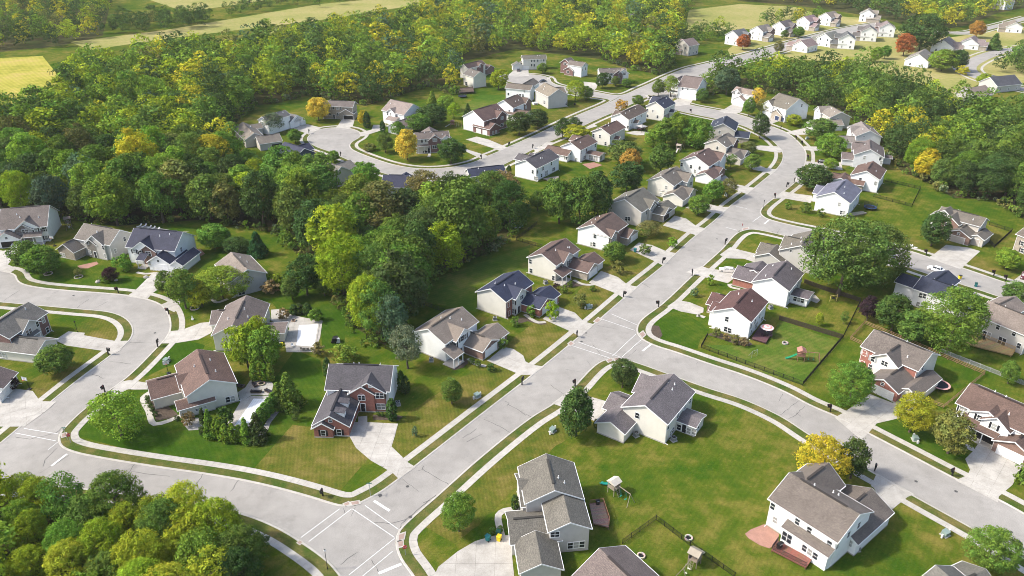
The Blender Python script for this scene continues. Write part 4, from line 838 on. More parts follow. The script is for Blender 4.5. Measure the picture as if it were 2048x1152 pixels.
house('white house with twin front gables right of the turning bay', 'A', (1930,288), (1700,240), (1645,322), roof='pale', wings=[('w',1690,292,4.5,5.35),('w',1710,440,6.5,2.85),('s',1640,405,1730,430,2.8)], win=[(1665,345,'w'),(1695,350,'w'),(1750,365,'w'),(1885,380,'w'),(1925,360,'w'),(1700,490,'w')])
house('navy roofed house hidden low behind the wood', 'A', (1890,1005), (1620,1000), (1880,1110), ze=4.5, roof='navy', wall='greige', wings=[('w',1855,940,6,3.5)])
house('brick house with steep pale blue cross gable', 'B', (700,465), (345,485), (412,600), roof='taupe', wall='cream', face=('plum',), wings=[('w',505,475,8.0,5.4,'pale'),('w',555,548,4.6,5.0,'plum'),('w',675,565,3.5,5.0,'white'),('s',385,680,520,675,2.8)], win=[(430,625,'w'),(487,618,'s'),(562,612,'W'),(560,685,'W'),(500,705,'d'),(525,540,'q')])
house('dark brown roofed brick house with two small garage doors', 'B', (950,357), (1195,283), (1052,432), roof='brown', wall='white', face=('plum',), wings=[('w',1245,315,6.0,5.35,'plum'),('w',1178,442,7.0,2.85,'plum')], win=[(1250,390,'W'),(1250,460,'W'),(1160,540,'w'),(1190,530,'w'),(1010,560,'g1'),(1075,580,'g1')])
house('near-black roof half hidden behind the street trees', 'B', (1265,872), (890,915), (905,1000), ze=4.5, roof='navy', wall='greige')
house('white house with two front wings in the far row', 'C', (650,745), (795,685), (732,812), roof='brown', wings=[('w',880,690,5.0,5.3,'brown'),('w',915,830,6.5,2.85)], win=[(710,835,'w'),(708,890,'w'),(880,790,'w')])
house('white house on brick base with tan roof in the far row', 'C', (950,520), (690,496), (888,610), roof='taupe', wall='white', face=('brown',-1,2.7), wings=[('w',955,490,7,3.4)], win=[(700,655,'w'),(820,668,'w'),(850,672,'w'),(865,625,'w')])
house('grey gable-ended house beside the covered hot tub', 'C', (1213,630), (1070,560), (1115,692), roof='tan', wall='greige', wings=[('w',1265,580,6,4.6)], win=[(1070,740,'L'),(1292,755,'w')])
house('dark brown roofed house at the wood edge, far turning bay', 'C', (240,310), (425,267), (320,378), roof='brown', wall='cream', wings=[('w',385,330,4,5.3,'plum'),('w',565,338,7,2.85,'brown')], win=[(330,385,'w'),(410,370,'w')])
house('white house with dark deck stairs and trampoline below', 'C', (410,440), (300,405), (345,490), roof='taupe', wall='cream', win=[(270,570,'L'),(255,500,'w')])
house('brick house with white garage gable at the far wood edge', 'C', (1085,212), (837,220), (1085,287), roof='taupe', wall='cream', face=('plum',-1), wings=[('w',870,302,7.0,2.85,'plum'),('w',785,318,6,2.7,'cream')], win=[(938,310,'w'),(965,310,'w'),(1000,310,'w'),(1035,310,'w'),(1062,310,'w'),(938,360,'w'),(965,362,'w'),(998,362,'d'),(870,395,'g'),(788,390,'g1')])
house('brick twin gable house with white side wall, far turning bay', 'C', (1490,292), (1335,268), (1440,362), roof='taupe', wall='white', wings=[('w',1300,270,6.5,5.35,'plum'),('w',1318,375,6.5,2.85,'plum')], win=[(1455,410,'w'),(1490,395,'w'),(1475,345,'w'),(1280,345,'W'),(1310,430,'W')])
house('grey-roofed brick house by the far street corner', 'C', (1905,345), (1625,352), (1740,435), roof='taupe', wall='white', face=('plum',-1), wings=[('w',1875,395,5.0,5.3,'pale'),('w',1830,412,4.4,5.0,'plum')], win=[(1765,450,'S'),(1885,448,'W'),(1885,500,'W'),(1745,500,'w')])
# far top right: rows of smaller looking houses
def farhouse(label, tile, x, y, deg, L=14, W=11, ze=6.7, wall='white', roof='tan', side=1, garage=True, group='far houses at the top right'):
    b = G(*px(tile, x, y)); h = House(); h.o = Vector((b.x, b.y, 0)); h.a = math.radians(deg); h.faces = []; h.root = empty('house', b, h.a); tag(h.root, label, 'house', group)
    ze = ze if ze > 6 else ze*1.25; wm = ('siding', WALL[wall]); rc = tuple(c*random.uniform(.9, 1.1) for c in ROOF[roof]); l, w = L/2, W/2
    add_block(h, 0, 0, 'x', l, w, ze, .62, wm, rc)
    add_block(h, l*.35, side*(w+2.2)/2, 'y', (w+2.2)/2, 3.1, ze-.15, .75, ('brick', BRICK['brown']), rc)
    if garage: add_block(h, -l*.45, side*(w+5)/2, 'y', (w+5)/2, 3.6, 3.3, .6, ('brick', BRICK['stone']), rc)
    wn_, pn, _ = window_meshes(.95, 1.45, '')
    for sx in (-.7, 0, .7):
        for z in ((1.6, 4.9) if ze > 5 else (1.6,)):
            for sg in (-1, 1):
                if sg == side and sx < 0 and z < 3: continue
                o = put('window', wn_, None, h.root, None, (sx*l, sg*w, z), 0 if sg < 0 else math.pi); put('pane', pn, None, o)
    for sg in (-1, 1):
        for yy in (-.5, .5):
            for z in ((1.6, 4.9) if ze > 5 else (1.6,)):
                o = put('window', wn_, None, h.root, None, (sg*l, yy*w, z), sg*math.pi/2); put('pane', pn, None, o)
    if garage:
        f, pan = garage_meshes(4.9); o = put('garage_door', f, None, h.root, None, (-l*.45, side*(w+5+.02), .02), 0 if side < 0 else math.pi)
        for i in range(4): put('panel', pan, None, o, (.74,.73,.70), (0, 0, i*.55))
    return h
fr = math.degrees(math.atan2(*(lambda d: (d.y, d.x))(G(1760,50) - G(1400,134))))
for lab, tile, x, y, dg, kw in [
    ('white far house beside the red-leaved tree, grey roof', 'E', 265, 320, fr, dict(roof='slate', side=-1)), ('white far house with low porch, second in the upper row', 'E', 440, 285, fr, dict(roof='tan', side=-1)),
    ('far house with dark slate roof in the upper row', 'E', 600, 250, fr, dict(roof='gray', side=-1)), ('far house with brick porch gable in the upper row', 'E', 775, 210, fr, dict(roof='pale', side=-1)),
    ('last far house of the upper row with pinkish roof', 'E', 930, 180, fr, dict(roof='pale', side=-1)), ('white far house alone before the wood at the top', 'E', 1210, 155, fr+20, dict(roof='pale', side=-1, L=11)),
    ('low pale far house at the near end of the lower row', 'E', 760, 370, fr, dict(roof='pale', side=1, ze=3.4)), ('tan roofed far house in the lower row', 'E', 930, 330, fr, dict(roof='tan', side=1, ze=4.6)),
    ('white far house with slate roof and dark rear porch', 'E', 1055, 345, fr+30, dict(roof='gray', side=1)), ('white far house with brown roof in the lower row', 'E', 1215, 290, fr+30, dict(roof='taupe', side=1)),
    ('last far house of the lower row with brick ground floor', 'E', 1345, 260, fr+30, dict(roof='tan', side=1)), ('attached home with long pale roof, nearest of the terrace', 'F', 690, 470, fr+12, dict(roof='pale', ze=3.2, L=20, W=14, side=-1, garage=False)),
    ('attached home in the middle of the terrace', 'F', 870, 370, fr+12, dict(roof='pale', ze=3.2, L=18, W=14, side=-1)), ('attached home at the end of the terrace with dark gable', 'F', 1060, 350, fr+12, dict(roof='tan', ze=3.2, L=14, W=12, side=-1)),
    ('white gable-ended far house at the right edge', 'F', 1370, 230, 65, dict(roof='tan', ze=3.6, L=14)), ('grey roofed low house behind the right-hand wood', 'F', 1270, 650, 20, dict(roof='dark', wall='greige', ze=3.0, L=18, W=12, garage=False)),
    ('pale flat-roofed low house beside the grey one', 'F', 1080, 730, 30, dict(roof='pale', wall='greige', ze=3.0, L=16, W=11, garage=False)), ('far house peeping over the trees at the top right', 'F', 1300, 65, 25, dict(roof='pale', L=12)),
    ('beige far house half sunk in trees by the far street', 'D', 410, 175, fr, dict(roof='tan', wall='beige', L=11)), ('pinkish far house in the trees above the far street', 'z', 1255, 52, 30, dict(roof='pale', wall='beige', L=11)),
    ('far house at the very top right corner', 'z', 2010, 8, 30, dict(roof='tan', L=12))]:
    farhouse(lab, tile, x, y, dg, **kw)
# ------------------------------------------------------------------ trees
TREECOL = dict(dark=(.064,.108,.030), mid=(.108,.172,.034), green=(.125,.215,.034), lime=(.172,.268,.034), yg=(.262,.318,.026), yellow=(.385,.360,.028), gold=(.52,.41,.06), olive=(.165,.170,.05),
               blue=(.085,.140,.070), grey=(.150,.185,.095), red=(.34,.125,.045), orange=(.38,.23,.05), purple=(.050,.030,.034), brown=(.235,.18,.08), spruce=(.040,.092,.036))
def leaf_cloud(seed, clusters, leaf, per, flat=.75, jitter=.5):
    """diamond leaves spread over many small clumps. clusters: (centre, radius) list -> verts, colours (unit tree, height 1)"""
    r = np.random.default_rng(seed); V = []; Cc = []
    for (c, rad, outw) in clusters:
        n = max(6, int(per * r.uniform(.7, 1.3)))
        d = r.normal(size=(n, 3)); d += np.array(outw) * .55 + np.array([0, 0, .45]); d /= np.linalg.norm(d, axis=1, keepdims=True)
        p = np.array(c) + d * (rad * r.uniform(.55, 1.12, (n, 1))) * np.array([1, 1, flat])
        nn = d + r.normal(size=(n, 3)) * jitter + np.array([0, 0, .25]); nn /= np.linalg.norm(nn, axis=1, keepdims=True)
        t = np.cross(nn, r.normal(size=(n, 3))); t /= np.linalg.norm(t, axis=1, keepdims=True) + 1e-9; b = np.cross(nn, t)
        s = leaf * r.uniform(.6, 1.35, (n, 1))
        q = np.stack([p + t*s, p + b*s*.62, p - t*s*.9, p - b*s*.62], axis=1); V.append(q.reshape(-1, 3))
        k = r.uniform(.66, 1.32); hue = r.uniform(-.08, .08); lc = k * r.uniform(.8, 1.2, (n, 1)); col = np.concatenate([lc*(1+hue*1.6), lc, lc*(1-hue)], axis=1); Cc.append(np.repeat(col, 4, axis=0))
    return np.concatenate(V), np.concatenate(Cc)
def crown_clusters(seed, kind, n):
    r = np.random.default_rng(seed); out = []
    lob = [(r.normal(size=3), r.uniform(.08, .28)) for _ in range(6)]
    for i in range(n):
        d = r.normal(size=3); d /= np.linalg.norm(d)
        if kind in ('round', 'broad', 'tall', 'airy', 'shrub', 'willow', 'big'):
            if d[2] < -.88: d[2] *= -1
            bump = sum(a * max(0, np.dot(d, v/np.linalg.norm(v)))**3 for v, a in lob)
            k = (r.uniform(.74, .95) if r.random() < .8 else r.uniform(.3, .7)) * (.86 + bump)
            cz, rx, rz = dict(round=(.53,.34,.43), broad=(.54,.37,.42), tall=(.54,.27,.44), airy=(.57,.34,.39), shrub=(.48,.42,.48), willow=(.52,.37,.44), big=(.53,.38,.44))[kind]
            c = np.array([d[0]*rx*k, d[1]*rx*k, cz + d[2]*rz*k]); rad = r.uniform(.075, .125) * (1.25 if kind == 'shrub' else 1)
            if kind == 'round': rad *= .9
            if kind in ('big', 'willow'): rad *= .66
            out.append((c, rad, d))
        elif kind == 'cone':
            h = r.random()**1.35; a = r.uniform(0, 6.283); R = .30*(1-h)*(.75 + .3*abs(math.sin(7*a + 9*h))) + .015; k = r.uniform(.6, 1)
            out.append((np.array([R*k*math.cos(a), R*k*math.sin(a), .04 + .94*h]), .05 + .055*(1-h), np.array([math.cos(a), math.sin(a), .1])))
        elif kind == 'arb':
            h = r.random(); a = r.uniform(0, 6.283); R = .17*min(1, (1-h)*2.4)**.6*min(1, .55+h*2.2); k = r.uniform(.8, 1)
            out.append((np.array([R*k*math.cos(a), R*k*math.sin(a), .03 + .95*h]), .045, np.array([math.cos(a), math.sin(a), .2])))
    return out
def cloud_mesh(name, V, Cc, mat, attr='leaf'):
    n = len(V) // 4; me = bpy.data.meshes.new(name); me.vertices.add(len(V)); me.vertices.foreach_set('co', V.astype(np.float32).ravel())
    me.loops.add(4*n); me.loops.foreach_set('vertex_index', np.arange(4*n, dtype=np.int32)); me.polygons.add(n); me.polygons.foreach_set('loop_start', np.arange(0, 4*n, 4, dtype=np.int32))
    me.polygons.foreach_set('loop_total', np.full(n, 4, dtype=np.int32))
    ca = me.color_attributes.new(attr, 'FLOAT_COLOR', 'POINT'); ca.data.foreach_set('color', np.concatenate([Cc, np.ones((len(Cc), 1))], axis=1).astype(np.float32).ravel())
    me.update(); me.validate(); me.materials.append(mat); return me
def trunk_mesh(seed, kind):
    r = random.Random(seed); mb = MB(); top = dict(cone=.9, arb=.8, shrub=.35).get(kind, .55); rr = dict(cone=.014, arb=.015, shrub=.02).get(kind, .021)
    p = Vector((0,0,-.01)); pts = [p]
    for i in range(4): p = Vector((r.uniform(-.012,.012)*(i+1), r.uniform(-.012,.012)*(i+1), top*(i+1)/4)); pts.append(p)
    for i in range(4): mb.cyl(pts[i], pts[i+1], rr*(1.25-.27*i), rr*(1.25-.27*(i+1)), 7, i in (0, 3))
    if kind not in ('cone', 'arb'):
        for i in range(6):
            b = pts[2].lerp(pts[4], r.random()); a = i*1.05 + r.uniform(-.3, .3); e = b + Vector((math.cos(a)*.2, math.sin(a)*.2, r.uniform(.1, .24))); m = b.lerp(e, .5) + Vector((0,0,-.02))
            mb.cyl(b, m, rr*.5, rr*.36, 5, False); mb.cyl(m, e, rr*.36, rr*.12, 5, False)
    return mb.mesh('trunk')
PROTO = {}
def protos(kind):
    if kind in PROTO: return PROTO[kind]
    n, leaf, per, var = dict(round=(190,.022,36,3), broad=(190,.021,36,5), tall=(150,.021,36,3), airy=(150,.019,30,3), shrub=(46,.050,24,3), cone=(190,.030,18,2), arb=(130,.036,16,2), willow=(260,.013,34,2), big=(430,.0125,36,2))[kind]
    L = []
    for i in range(var):
        sd = hash((len(kind), kind[0], i)) % 1000 if False else (sum(map(ord, kind))*7 + i*31)
        V, Cc = leaf_cloud(sd, crown_clusters(sd, kind, n), leaf, per)
        tm = trunk_mesh(sd, kind); tm.materials.append(M['bark']); L.append((tm, cloud_mesh('crown', V, Cc, M['leaf'])))
    PROTO[kind] = L; return L
CR = dict(round=.36, broad=.40, tall=.30, airy=.37, shrub=.48, cone=.30, arb=.175, willow=.40, big=.41)
N_TREE = 0
def plant(base, H, R, kind, col, name, label, cat='tree', group=None):
    global N_TREE; N_TREE += 1
    tm, cm = random.choice(protos(kind)); s = R / CR[kind]
    root = empty(name, base, random.uniform(0, 6.283)); c = TREECOL[col] if isinstance(col, str) else col
    c = tuple(max(0, v*random.uniform(.9, 1.1)) for v in c)
    t = put('trunk', tm, None, root); k = put('crown', cm, None, root, c); t.scale = (min(s, H), min(s, H), H); k.scale = (s, s, H)
    tag(root, label, cat, group); return root
# yard trees: (x, y of the crown's top, width, y of the foot, kind, colour, what sets it apart)
YARD = [
 (62,481,58,537,'round','mid','leafy green tree left of its twin before the greige house'), (93,490,66,548,'round','green','leafy green tree right of its twin, in a stone ring'), (248,511,40,541,'shrub','green','round bushy green tree before the navy-roofed house'),
 (224,532,26,563,'tall','purple','small dark purple tree on the front lawn'), (157,538,14,553,'airy','olive','thin bare sapling in a stone ring'), (335,540,36,590,'round','mid','dull green tree at the edge of the three-bay driveway'),
 (372,534,52,617,'tall','green','upright bright green tree with a tree ring'), (446,530,104,597,'big','lime','wide spreading yellow-green tree over the greige house'), (405,560,48,614,'round','yellow','smaller yellow tree under the wide spreading one'),
 (497,645,62,736,'round','yg','left tree of the yellow-green pair by the pool house'), (533,651,62,743,'round','lime','right tree of the yellow-green pair by the pool house'), (520,632,52,715,'round','yg','yellow-green tree behind the pair by the pool house'),
 (615,508,64,590,'round','dark','large dark tree standing alone on the lawn by the wood'), (585,553,37,600,'round','mid','smaller green tree at the dark tree\'s left foot'), (650,543,32,592,'round','mid','slim green tree at the dark tree\'s right'),
 (430,446,58,498,'round','green','fresh green tree behind the navy-roofed house'), (478,473,48,506,'round','dark','dark bushy tree beside the spruce'), (243,783,98,872,'airy','lime','loose lime-green tree on the deep green corner lawn'),
 (118,692,68,744,'round','mid','bushy green tree at the brick house\'s garage'), (904,756,40,808,'round','mid','neat green tree on the lawn beside the brick house'), (816,655,64,737,'airy','grey','grey-green loose tree left of the tan-roofed house'),
 (690,690,50,724,'shrub','lime','low light green shrubby tree on the back lawn'), (742,537,90,669,'big','yg','bright yellow tree at the wood corner above the tan roof'), (787,584,56,693,'tall','blue','blue-green tree right of the bright yellow one'), (925,362,92,522,'tall','mid','tall feathery green tree at the wood\'s right end'),
 (1229,483,44,523,'round','green','green tree before the white brown-roofed house'), (1396,388,44,429,'round','green','round green tree nearest on the long street\'s far side'),
 (1425,360,42,404,'round','green','round green tree between the two garages'), (1455,353,36,394,'airy','olive','olive thin tree by the long street'), (1296,440,44,472,'airy','olive','olive bushy tree beside the open double garage'),
 (1503,308,34,340,'round','green','young green tree inside the street bend'), (1519,227,34,277,'tall','dark','dark upright tree at the head of the bend'), (1460,309,24,337,'airy','mid','thin tree between the houses of the bend'), (1495,281,32,309,'round','olive','olive round tree by the bend'),
 (1627,329,64,380,'round','dark','dense dark round tree before the blue-grey roof'), (1636,235,54,282,'round','mid','dark green round tree on the outside of the bend'), (1661,267,58,314,'round','green','bright green round tree on the outside of the bend'), (1659,315,28,338,'round','lime','small yellow-green tree beside the dark car'),
 (1587,227,30,251,'round','yg','small yellow-green tree by the blue garage doors'), (1320,284,48,347,'round','mid','green tree behind the row, near the play frame'), (1330,235,52,292,'round','green','left tree of the clump inside the bend'), (1352,228,48,290,'broad','lime','middle light tree of the clump inside the bend'),
 (1388,231,62,293,'broad','green','right broad tree of the clump inside the bend'), (1308,255,40,296,'round','lime','light green low tree at the clump\'s left end'),
 (1675,428,158,592,'big','mid','huge spreading shade tree behind the grey-roofed white house'), (1742,438,128,560,'big','mid','right half of the huge shade clump over the side street'),
 (1733,590,34,641,'round','purple','dark purple-leaved tree by the corner of the fence'), (1781,587,68,662,'round','dark','dense dark rounded tree beside the purple one'), (1822,618,64,684,'round','mid','green tree between the dark one and the big bright one'),
 (1895,570,124,698,'big','green','big bright green tree before the navy-roofed house'), (2032,565,54,607,'round','mid','green tree at the right edge by the side street'), (1637,626,15,652,'tall','yg','tiny yellow sapling in the fenced lawn'), (1687,624,15,648,'airy','mid','tiny sapling by the fence corner'),
 (1862,422,54,492,'round','dark','dark egg-shaped tree by the three-bay garage'), (2011,496,42,539,'round','lime','young light green tree right of the three-bay driveway'),
 (1697,722,88,807,'big','green','big round bright tree by the brick house\'s driveway'), (1818,784,78,864,'big','yg','yellow-green ball-shaped tree beside the driveway'), (1895,826,72,907,'round','olive','olive egg-shaped tree before the porch'), (2015,722,32,767,'round','green','small green tree by the white picket fence'),
 (1636,868,112,967,'willow','yellow','bright yellow tree behind the white house'), (1700,876,52,957,'tall','dark','dark green tree beside the bright yellow one'), (1970,1055,98,1142,'big','green','spreading green tree near the bottom right corner'), (2040,927,34,970,'shrub','green','leafy green shrub tree at the right edge'),
 (1244,716,48,775,'round','dark','small dark tree at the street corner by the grey roof'), (1152,777,68,872,'round','dark','dense dark tree left of the grey-roofed garage'), (918,984,74,1062,'big','green','bright green round tree by the lower sidewalk'),
 (1252,279,62,332,'round','mid','green tree behind the far white row'), (1260,296,40,342,'round','orange','orange-brown tree behind the far white row'), (1252,321,58,387,'round','dark','dark tree below the orange-brown one'), (1125,234,30,277,'round','dark','dark street tree in front of the far garage'), (1148,233,28,264,'round','dark','second dark street tree in front of the far garage'),
 (1155,249,52,284,'round','yg','yellow-green tree beside the dark street trees'), (1038,223,44,270,'round','dark','dark round tree on the far street lawn'), (1076,217,44,257,'round','dark','dark round tree by the grey gable-ended house'), (1243,198,26,222,'shrub','orange','orange-brown bush tree on the far corner'),
 (1276,188,22,213,'round','mid','small green tree by the far navy roof'), (1118,353,62,447,'round','mid','left tree of the dense clump behind the cream gable'), (1158,344,78,448,'broad','mid','middle tree of the dense clump behind the cream gable'), (1195,338,58,442,'round','dark','right tree of the dense clump behind the cream gable'),
 (1075,380,30,421,'round','mid','small rounded green tree on the back lawn'), (902,275,52,327,'round','dark','dark ball tree right of the pale blue gable'), (815,257,46,320,'round','gold','golden tree left of the pale blue gable'), (771,261,30,305,'tall','mid','slim tree inside the turning bay\'s curve'),
 (797,241,24,272,'tall','green','slim green tree before the twin-gabled house'), (868,207,58,252,'round','dark','dark broad tree behind the pale blue gable'), (840,224,46,264,'round','mid','green tree left of the dark broad one'), (908,202,24,237,'airy','yg','thin yellowish tree by the striped far lawn'),
 (890,189,32,222,'round','lime','light green tree at the far lawn\'s wood edge'), (850,334,72,412,'airy','olive','olive loose tree before the curved street'), (925,344,84,432,'broad','mid','green tree hiding the near-black roof'), (1005,334,74,422,'airy','brown','yellow-brown loose tree left of the cream gable'),
 (548,222,44,266,'airy','grey','grey-green tree before the slate-roofed house'), (638,190,44,242,'round','gold','golden tree at the brick house with the open garage'), (591,257,28,286,'round','green','small round tree beside the turning bay'), (669,299,22,324,'round','green','tiny green tree on the near side of the turning bay'),
 (727,219,20,252,'round','yellow','small yellow tree by the dark open garage'), (739,287,28,301,'shrub','olive','low olive bush inside the turning bay\'s curve'), (737,321,50,377,'round','green','bright green tree right of the tan roof'), (997,136,34,179,'round','yg','yellow-green tree at the far second bay'),
 (1085,125,22,147,'round','green','round tree before the far brick house'), (1204,142,27,177,'round','dark','dark tree before the far grey-roofed brick house'), (1173,171,28,200,'round','mid','street tree at the far corner lawn'), (1150,157,38,202,'airy','yg','yellowish loose tree behind the grey gable end'),
 (1231,152,18,172,'round','mid','little tree before the far brick front'), (1253,156,20,174,'round','green','little tree at the far brick front\'s corner'), (1316,157,24,192,'round','mid','street tree on the far corner opposite the white gable'), (1340,146,30,194,'airy','lime','light yellowish tree by the far white gabled house'),
 (1402,176,24,205,'round','mid','small tree right of the far white gabled garage'), (1452,133,50,189,'round','blue','blue-green round tree at the wood\'s left end'), (1497,193,24,232,'round','green','green tree before the golden one on the far street'), (1515,174,30,215,'round','gold','golden tree beside the pale far house'),
 (1525,199,30,230,'airy','olive','olive tree right of the golden one'), (1485,67,27,100,'round','red','red-leaved tree beside the far white house'), (1556,82,18,107,'tall','olive','thin tree on the far street island'), (1597,52,22,75,'round','green','green tree in the far upper row'), (1568,58,14,78,'tall','mid','narrow tree in the far upper row'),
 (1806,64,34,112,'round','red','reddish tree behind the last lower-row house'), (1838,24,84,102,'broad','dark','big dark tree above the attached homes'), (1882,97,58,142,'round','lime','yellow-green tree before the attached homes'), (1913,95,34,143,'round','dark','dark tree beside the yellow-green one at the attached homes'),
 (1952,40,28,76,'round','orange','orange-tinged tree by the far top street'), (1986,65,26,99,'cone','mid','dark pointed tree by the far curved street'), (1967,146,30,170,'round','yg','yellowish tree by the far curved street'), (1750,92,24,124,'round','lime','light tree on the dry far lawn'), (1768,90,22,118,'round','green','green tree beside the light one on the dry far lawn'), (1925,131,24,150,'shrub','yellow','yellow bush by the far curved street')]
BUSH = [('evergreen','spruce',517,462,36,511,'cone','spruce','dark blue-green spruce behind the greige house'), ('evergreen','spruce',580,744,50,812,'cone','mid','large soft conifer at the head of the patio row'), ('evergreen','spruce',560,764,36,814,'cone','green','conifer leaning on the large one by the patio'),
 ('evergreen','spruce',865,181,24,217,'cone','lime','bright pointed conifer on the far lawn\'s edge'), ('evergreen','spruce',936,206,17,237,'cone','dark','dark pointed conifer on the far lawn'), ('evergreen','spruce',495,834,26,884,'cone','lime','bright conifer at the corner of the patio row'), ('evergreen','spruce',518,824,38,880,'cone','dark','dark full conifer at the patio corner'),
 ('evergreen','spruce',424,817,27,874,'cone','green','wide conifer in the front patio row'), ('evergreen','spruce',412,814,21,867,'cone','dark','dark conifer at the house end of the patio row')]
for i, (x, yt, w_, yb) in enumerate([(589,608,14,629),(600,606,14,628),(616,605,15,630)]): BUSH.append(('arborvitae','arborvitae',x,yt,w_,yb,'arb','dark',['left','middle','right'][i] + ' clipped evergreen of the three by the pool wall'))
for i, x in enumerate((510,523,533,543)): BUSH.append(('arborvitae','arborvitae',x,726,14,762,'arb','lime',['first','second','third','fourth'][i] + ' columnar evergreen from the left behind the fire pit'))
for i, (x, yt, yb) in enumerate([(549,784,819),(541,794,827),(532,804,837),(524,814,846)]): BUSH.append(('arborvitae','arborvitae',x,yt,17,yb,'arb','green',['topmost','second highest','third highest','lowest'][i] + ' columnar evergreen along the right side of the covered pool'))
for i, (x, yt, w_, yb) in enumerate([(434,838,13,877),(443,838,13,881),(454,847,16,885),(469,846,16,885),(481,849,13,881)]): BUSH.append(('arborvitae','arborvitae',x,yt,w_,yb,'arb','lime',['first','second','third','fourth','fifth'][i] + ' columnar evergreen from the left in the front patio row'))
for x, yt, w_, yb, l_ in [(785,796,19,840,'tall clipped evergreen at the red brick front'),(804,740,14,785,'left evergreen of two behind the brick house\'s side'),(812,751,15,786,'right evergreen of two behind the brick house\'s side'),(657,714,14,757,'evergreen at the back left of the brick house'),(1030,989,13,1018,'narrow dark evergreen by the curved front path'),(735,222,12,256,'dark evergreen by the turning bay\'s planting'),(766,240,9,266,'narrow evergreen at the twin-gabled house'),(1018,330,8,350,'narrow evergreen at the cream gable\'s corner')]:
    BUSH.append(('arborvitae','arborvitae',x,yt,w_,yb,'arb','dark',l_))
for x, yt, w_, yb, col, l_ in [(211,549,22,564,'green','low green shrub at the purple tree\'s foot'),(555,548,30,574,'yg','yellow flowering shrub behind the greige house'),(543,561,36,587,'brown','brownish shrub beside the yellow flowering one'),(632,617,28,642,'green','round shrub right of the clipped evergreens'),(569,617,26,637,'brown','reddish shrub by the pool wall'),
 (637,685,26,710,'brown','reddish shrub at the pool\'s lower corner'),(455,814,34,852,'dark','broad dark hedge bush beside the patio pool'),(592,812,20,840,'mid','lone shrub on the lawn left of the brick house'),(379,824,26,850,'brown','russet bush at the corner house\'s entry'),(356,831,13,843,'dark','clipped ball shrub by the corner house path'),
 (30,755,22,778,'purple','dark purple bush beside the left-edge garage'),(830,852,12,873,'grey','tiny blue-grey bush on the driveway lawn'),(1160,588,30,614,'olive','olive shrub beside the green utility box'),(1236,519,24,547,'olive','small olive shrub on the brown-roofed house\'s lawn'),(1433,656,19,673,'olive','first round shrub along the maroon-roofed gable'),
 (1468,669,19,688,'olive','second round shrub along the maroon-roofed gable'),(1487,674,19,692,'brown','third round shrub along the maroon-roofed gable'),(1451,666,14,680,'brown','low shrub between the round ones'),(1192,837,14,857,'dark','ball shrub at the grey-roofed garage corner'),(1576,401,15,418,'green','small bush on the dry corner lawn'),(1611,404,20,425,'mid','bush at the white gable\'s left corner'),
 (1640,416,16,433,'mid','bush under the white gable'),(985,1054,16,1068,'mid','green bush by the yellow bin'),(1000,1052,14,1064,'mid','bush left of the teal bins'),(1042,1050,14,1068,'dark','dark bush at the curved path\'s end'),(1104,600,26,640,'yg','flowering bush at the navy-roofed brick front'),(1030,632,18,652,'green','green bush left of the flowering one'),
 (1062,610,20,634,'green','low bush by the brick porch'),(944,716,13,728,'dark','first dark bush at the tan-roofed front'),(956,720,13,734,'mid','second dark bush at the tan-roofed front'),(982,726,18,742,'dark','round bush at the tan-roofed garage'),(1005,676,22,696,'green','bush right of the tan-roofed garage'),(1128,570,16,586,'green','bush in the brown-roofed porch bed'),(1112,566,14,580,'purple','reddish bush in the brown-roofed porch bed'),
 (1140,562,12,574,'mid','small bush beside the porch steps'),(1185,570,14,582,'mid','bush at the brown-roofed driveway edge'),(1290,488,24,508,'mid','bush at the white gable by the teal bin'),(1388,575,16,593,'grey','pale flowering bush on the green lawn'),(1420,548,14,570,'lime','thin young bush beside the sedan driveway'),(1345,475,20,495,'lime','flowering bush on the long street lawn'),
 (280,830,12,842,'mid','shrub before the corner house'),(1795,860,1,861,'mid','x')][:-2]:
    BUSH.append(('shrub','shrub',x,yt,w_,yb,'shrub',col,l_))
for i, (x, y) in enumerate([(295,800),(298,808),(302,816),(306,824),(311,832)]): BUSH.append(('shrub','shrub',x,y-9,11,y,'shrub','dark',['topmost','second','middle','fourth','lowest'][i] + ' clipped shrub in the row along the corner house\'s front path'))
for i, (x, y) in enumerate([(758,832),(766,833),(774,834),(782,834)]): BUSH.append(('shrub','shrub',x,y-8,9,y,'shrub','dark',['first','second','third','fourth'][i] + ' small shrub from the left under the brick front window'))
def survey_tree(x, yt, w_, yb, kind):
    b = G(x, yb); H = height_to(b, yt); dep = proj((b.x, b.y, H*.55))[2]; R = w_/2 * dep/FPX
    # the crown's far rim rises above its axis: shorten a little
    return b, max(H*.97, .5), R
for x, yt, w_, yb, kind, col, lab in YARD:
    b, H, R = survey_tree(x, yt, w_, yb, kind); plant(b, H, R*1.06, kind, col, 'tree', lab, 'tree', 'trees of the yards and streets')
for nm, cat, x, yt, w_, yb, kind, col, lab in BUSH:
    b, H, R = survey_tree(x, yt, w_, yb, kind); plant(b, H, R*1.08, kind, col, nm, lab, cat, 'shrubs and evergreens of the yards')

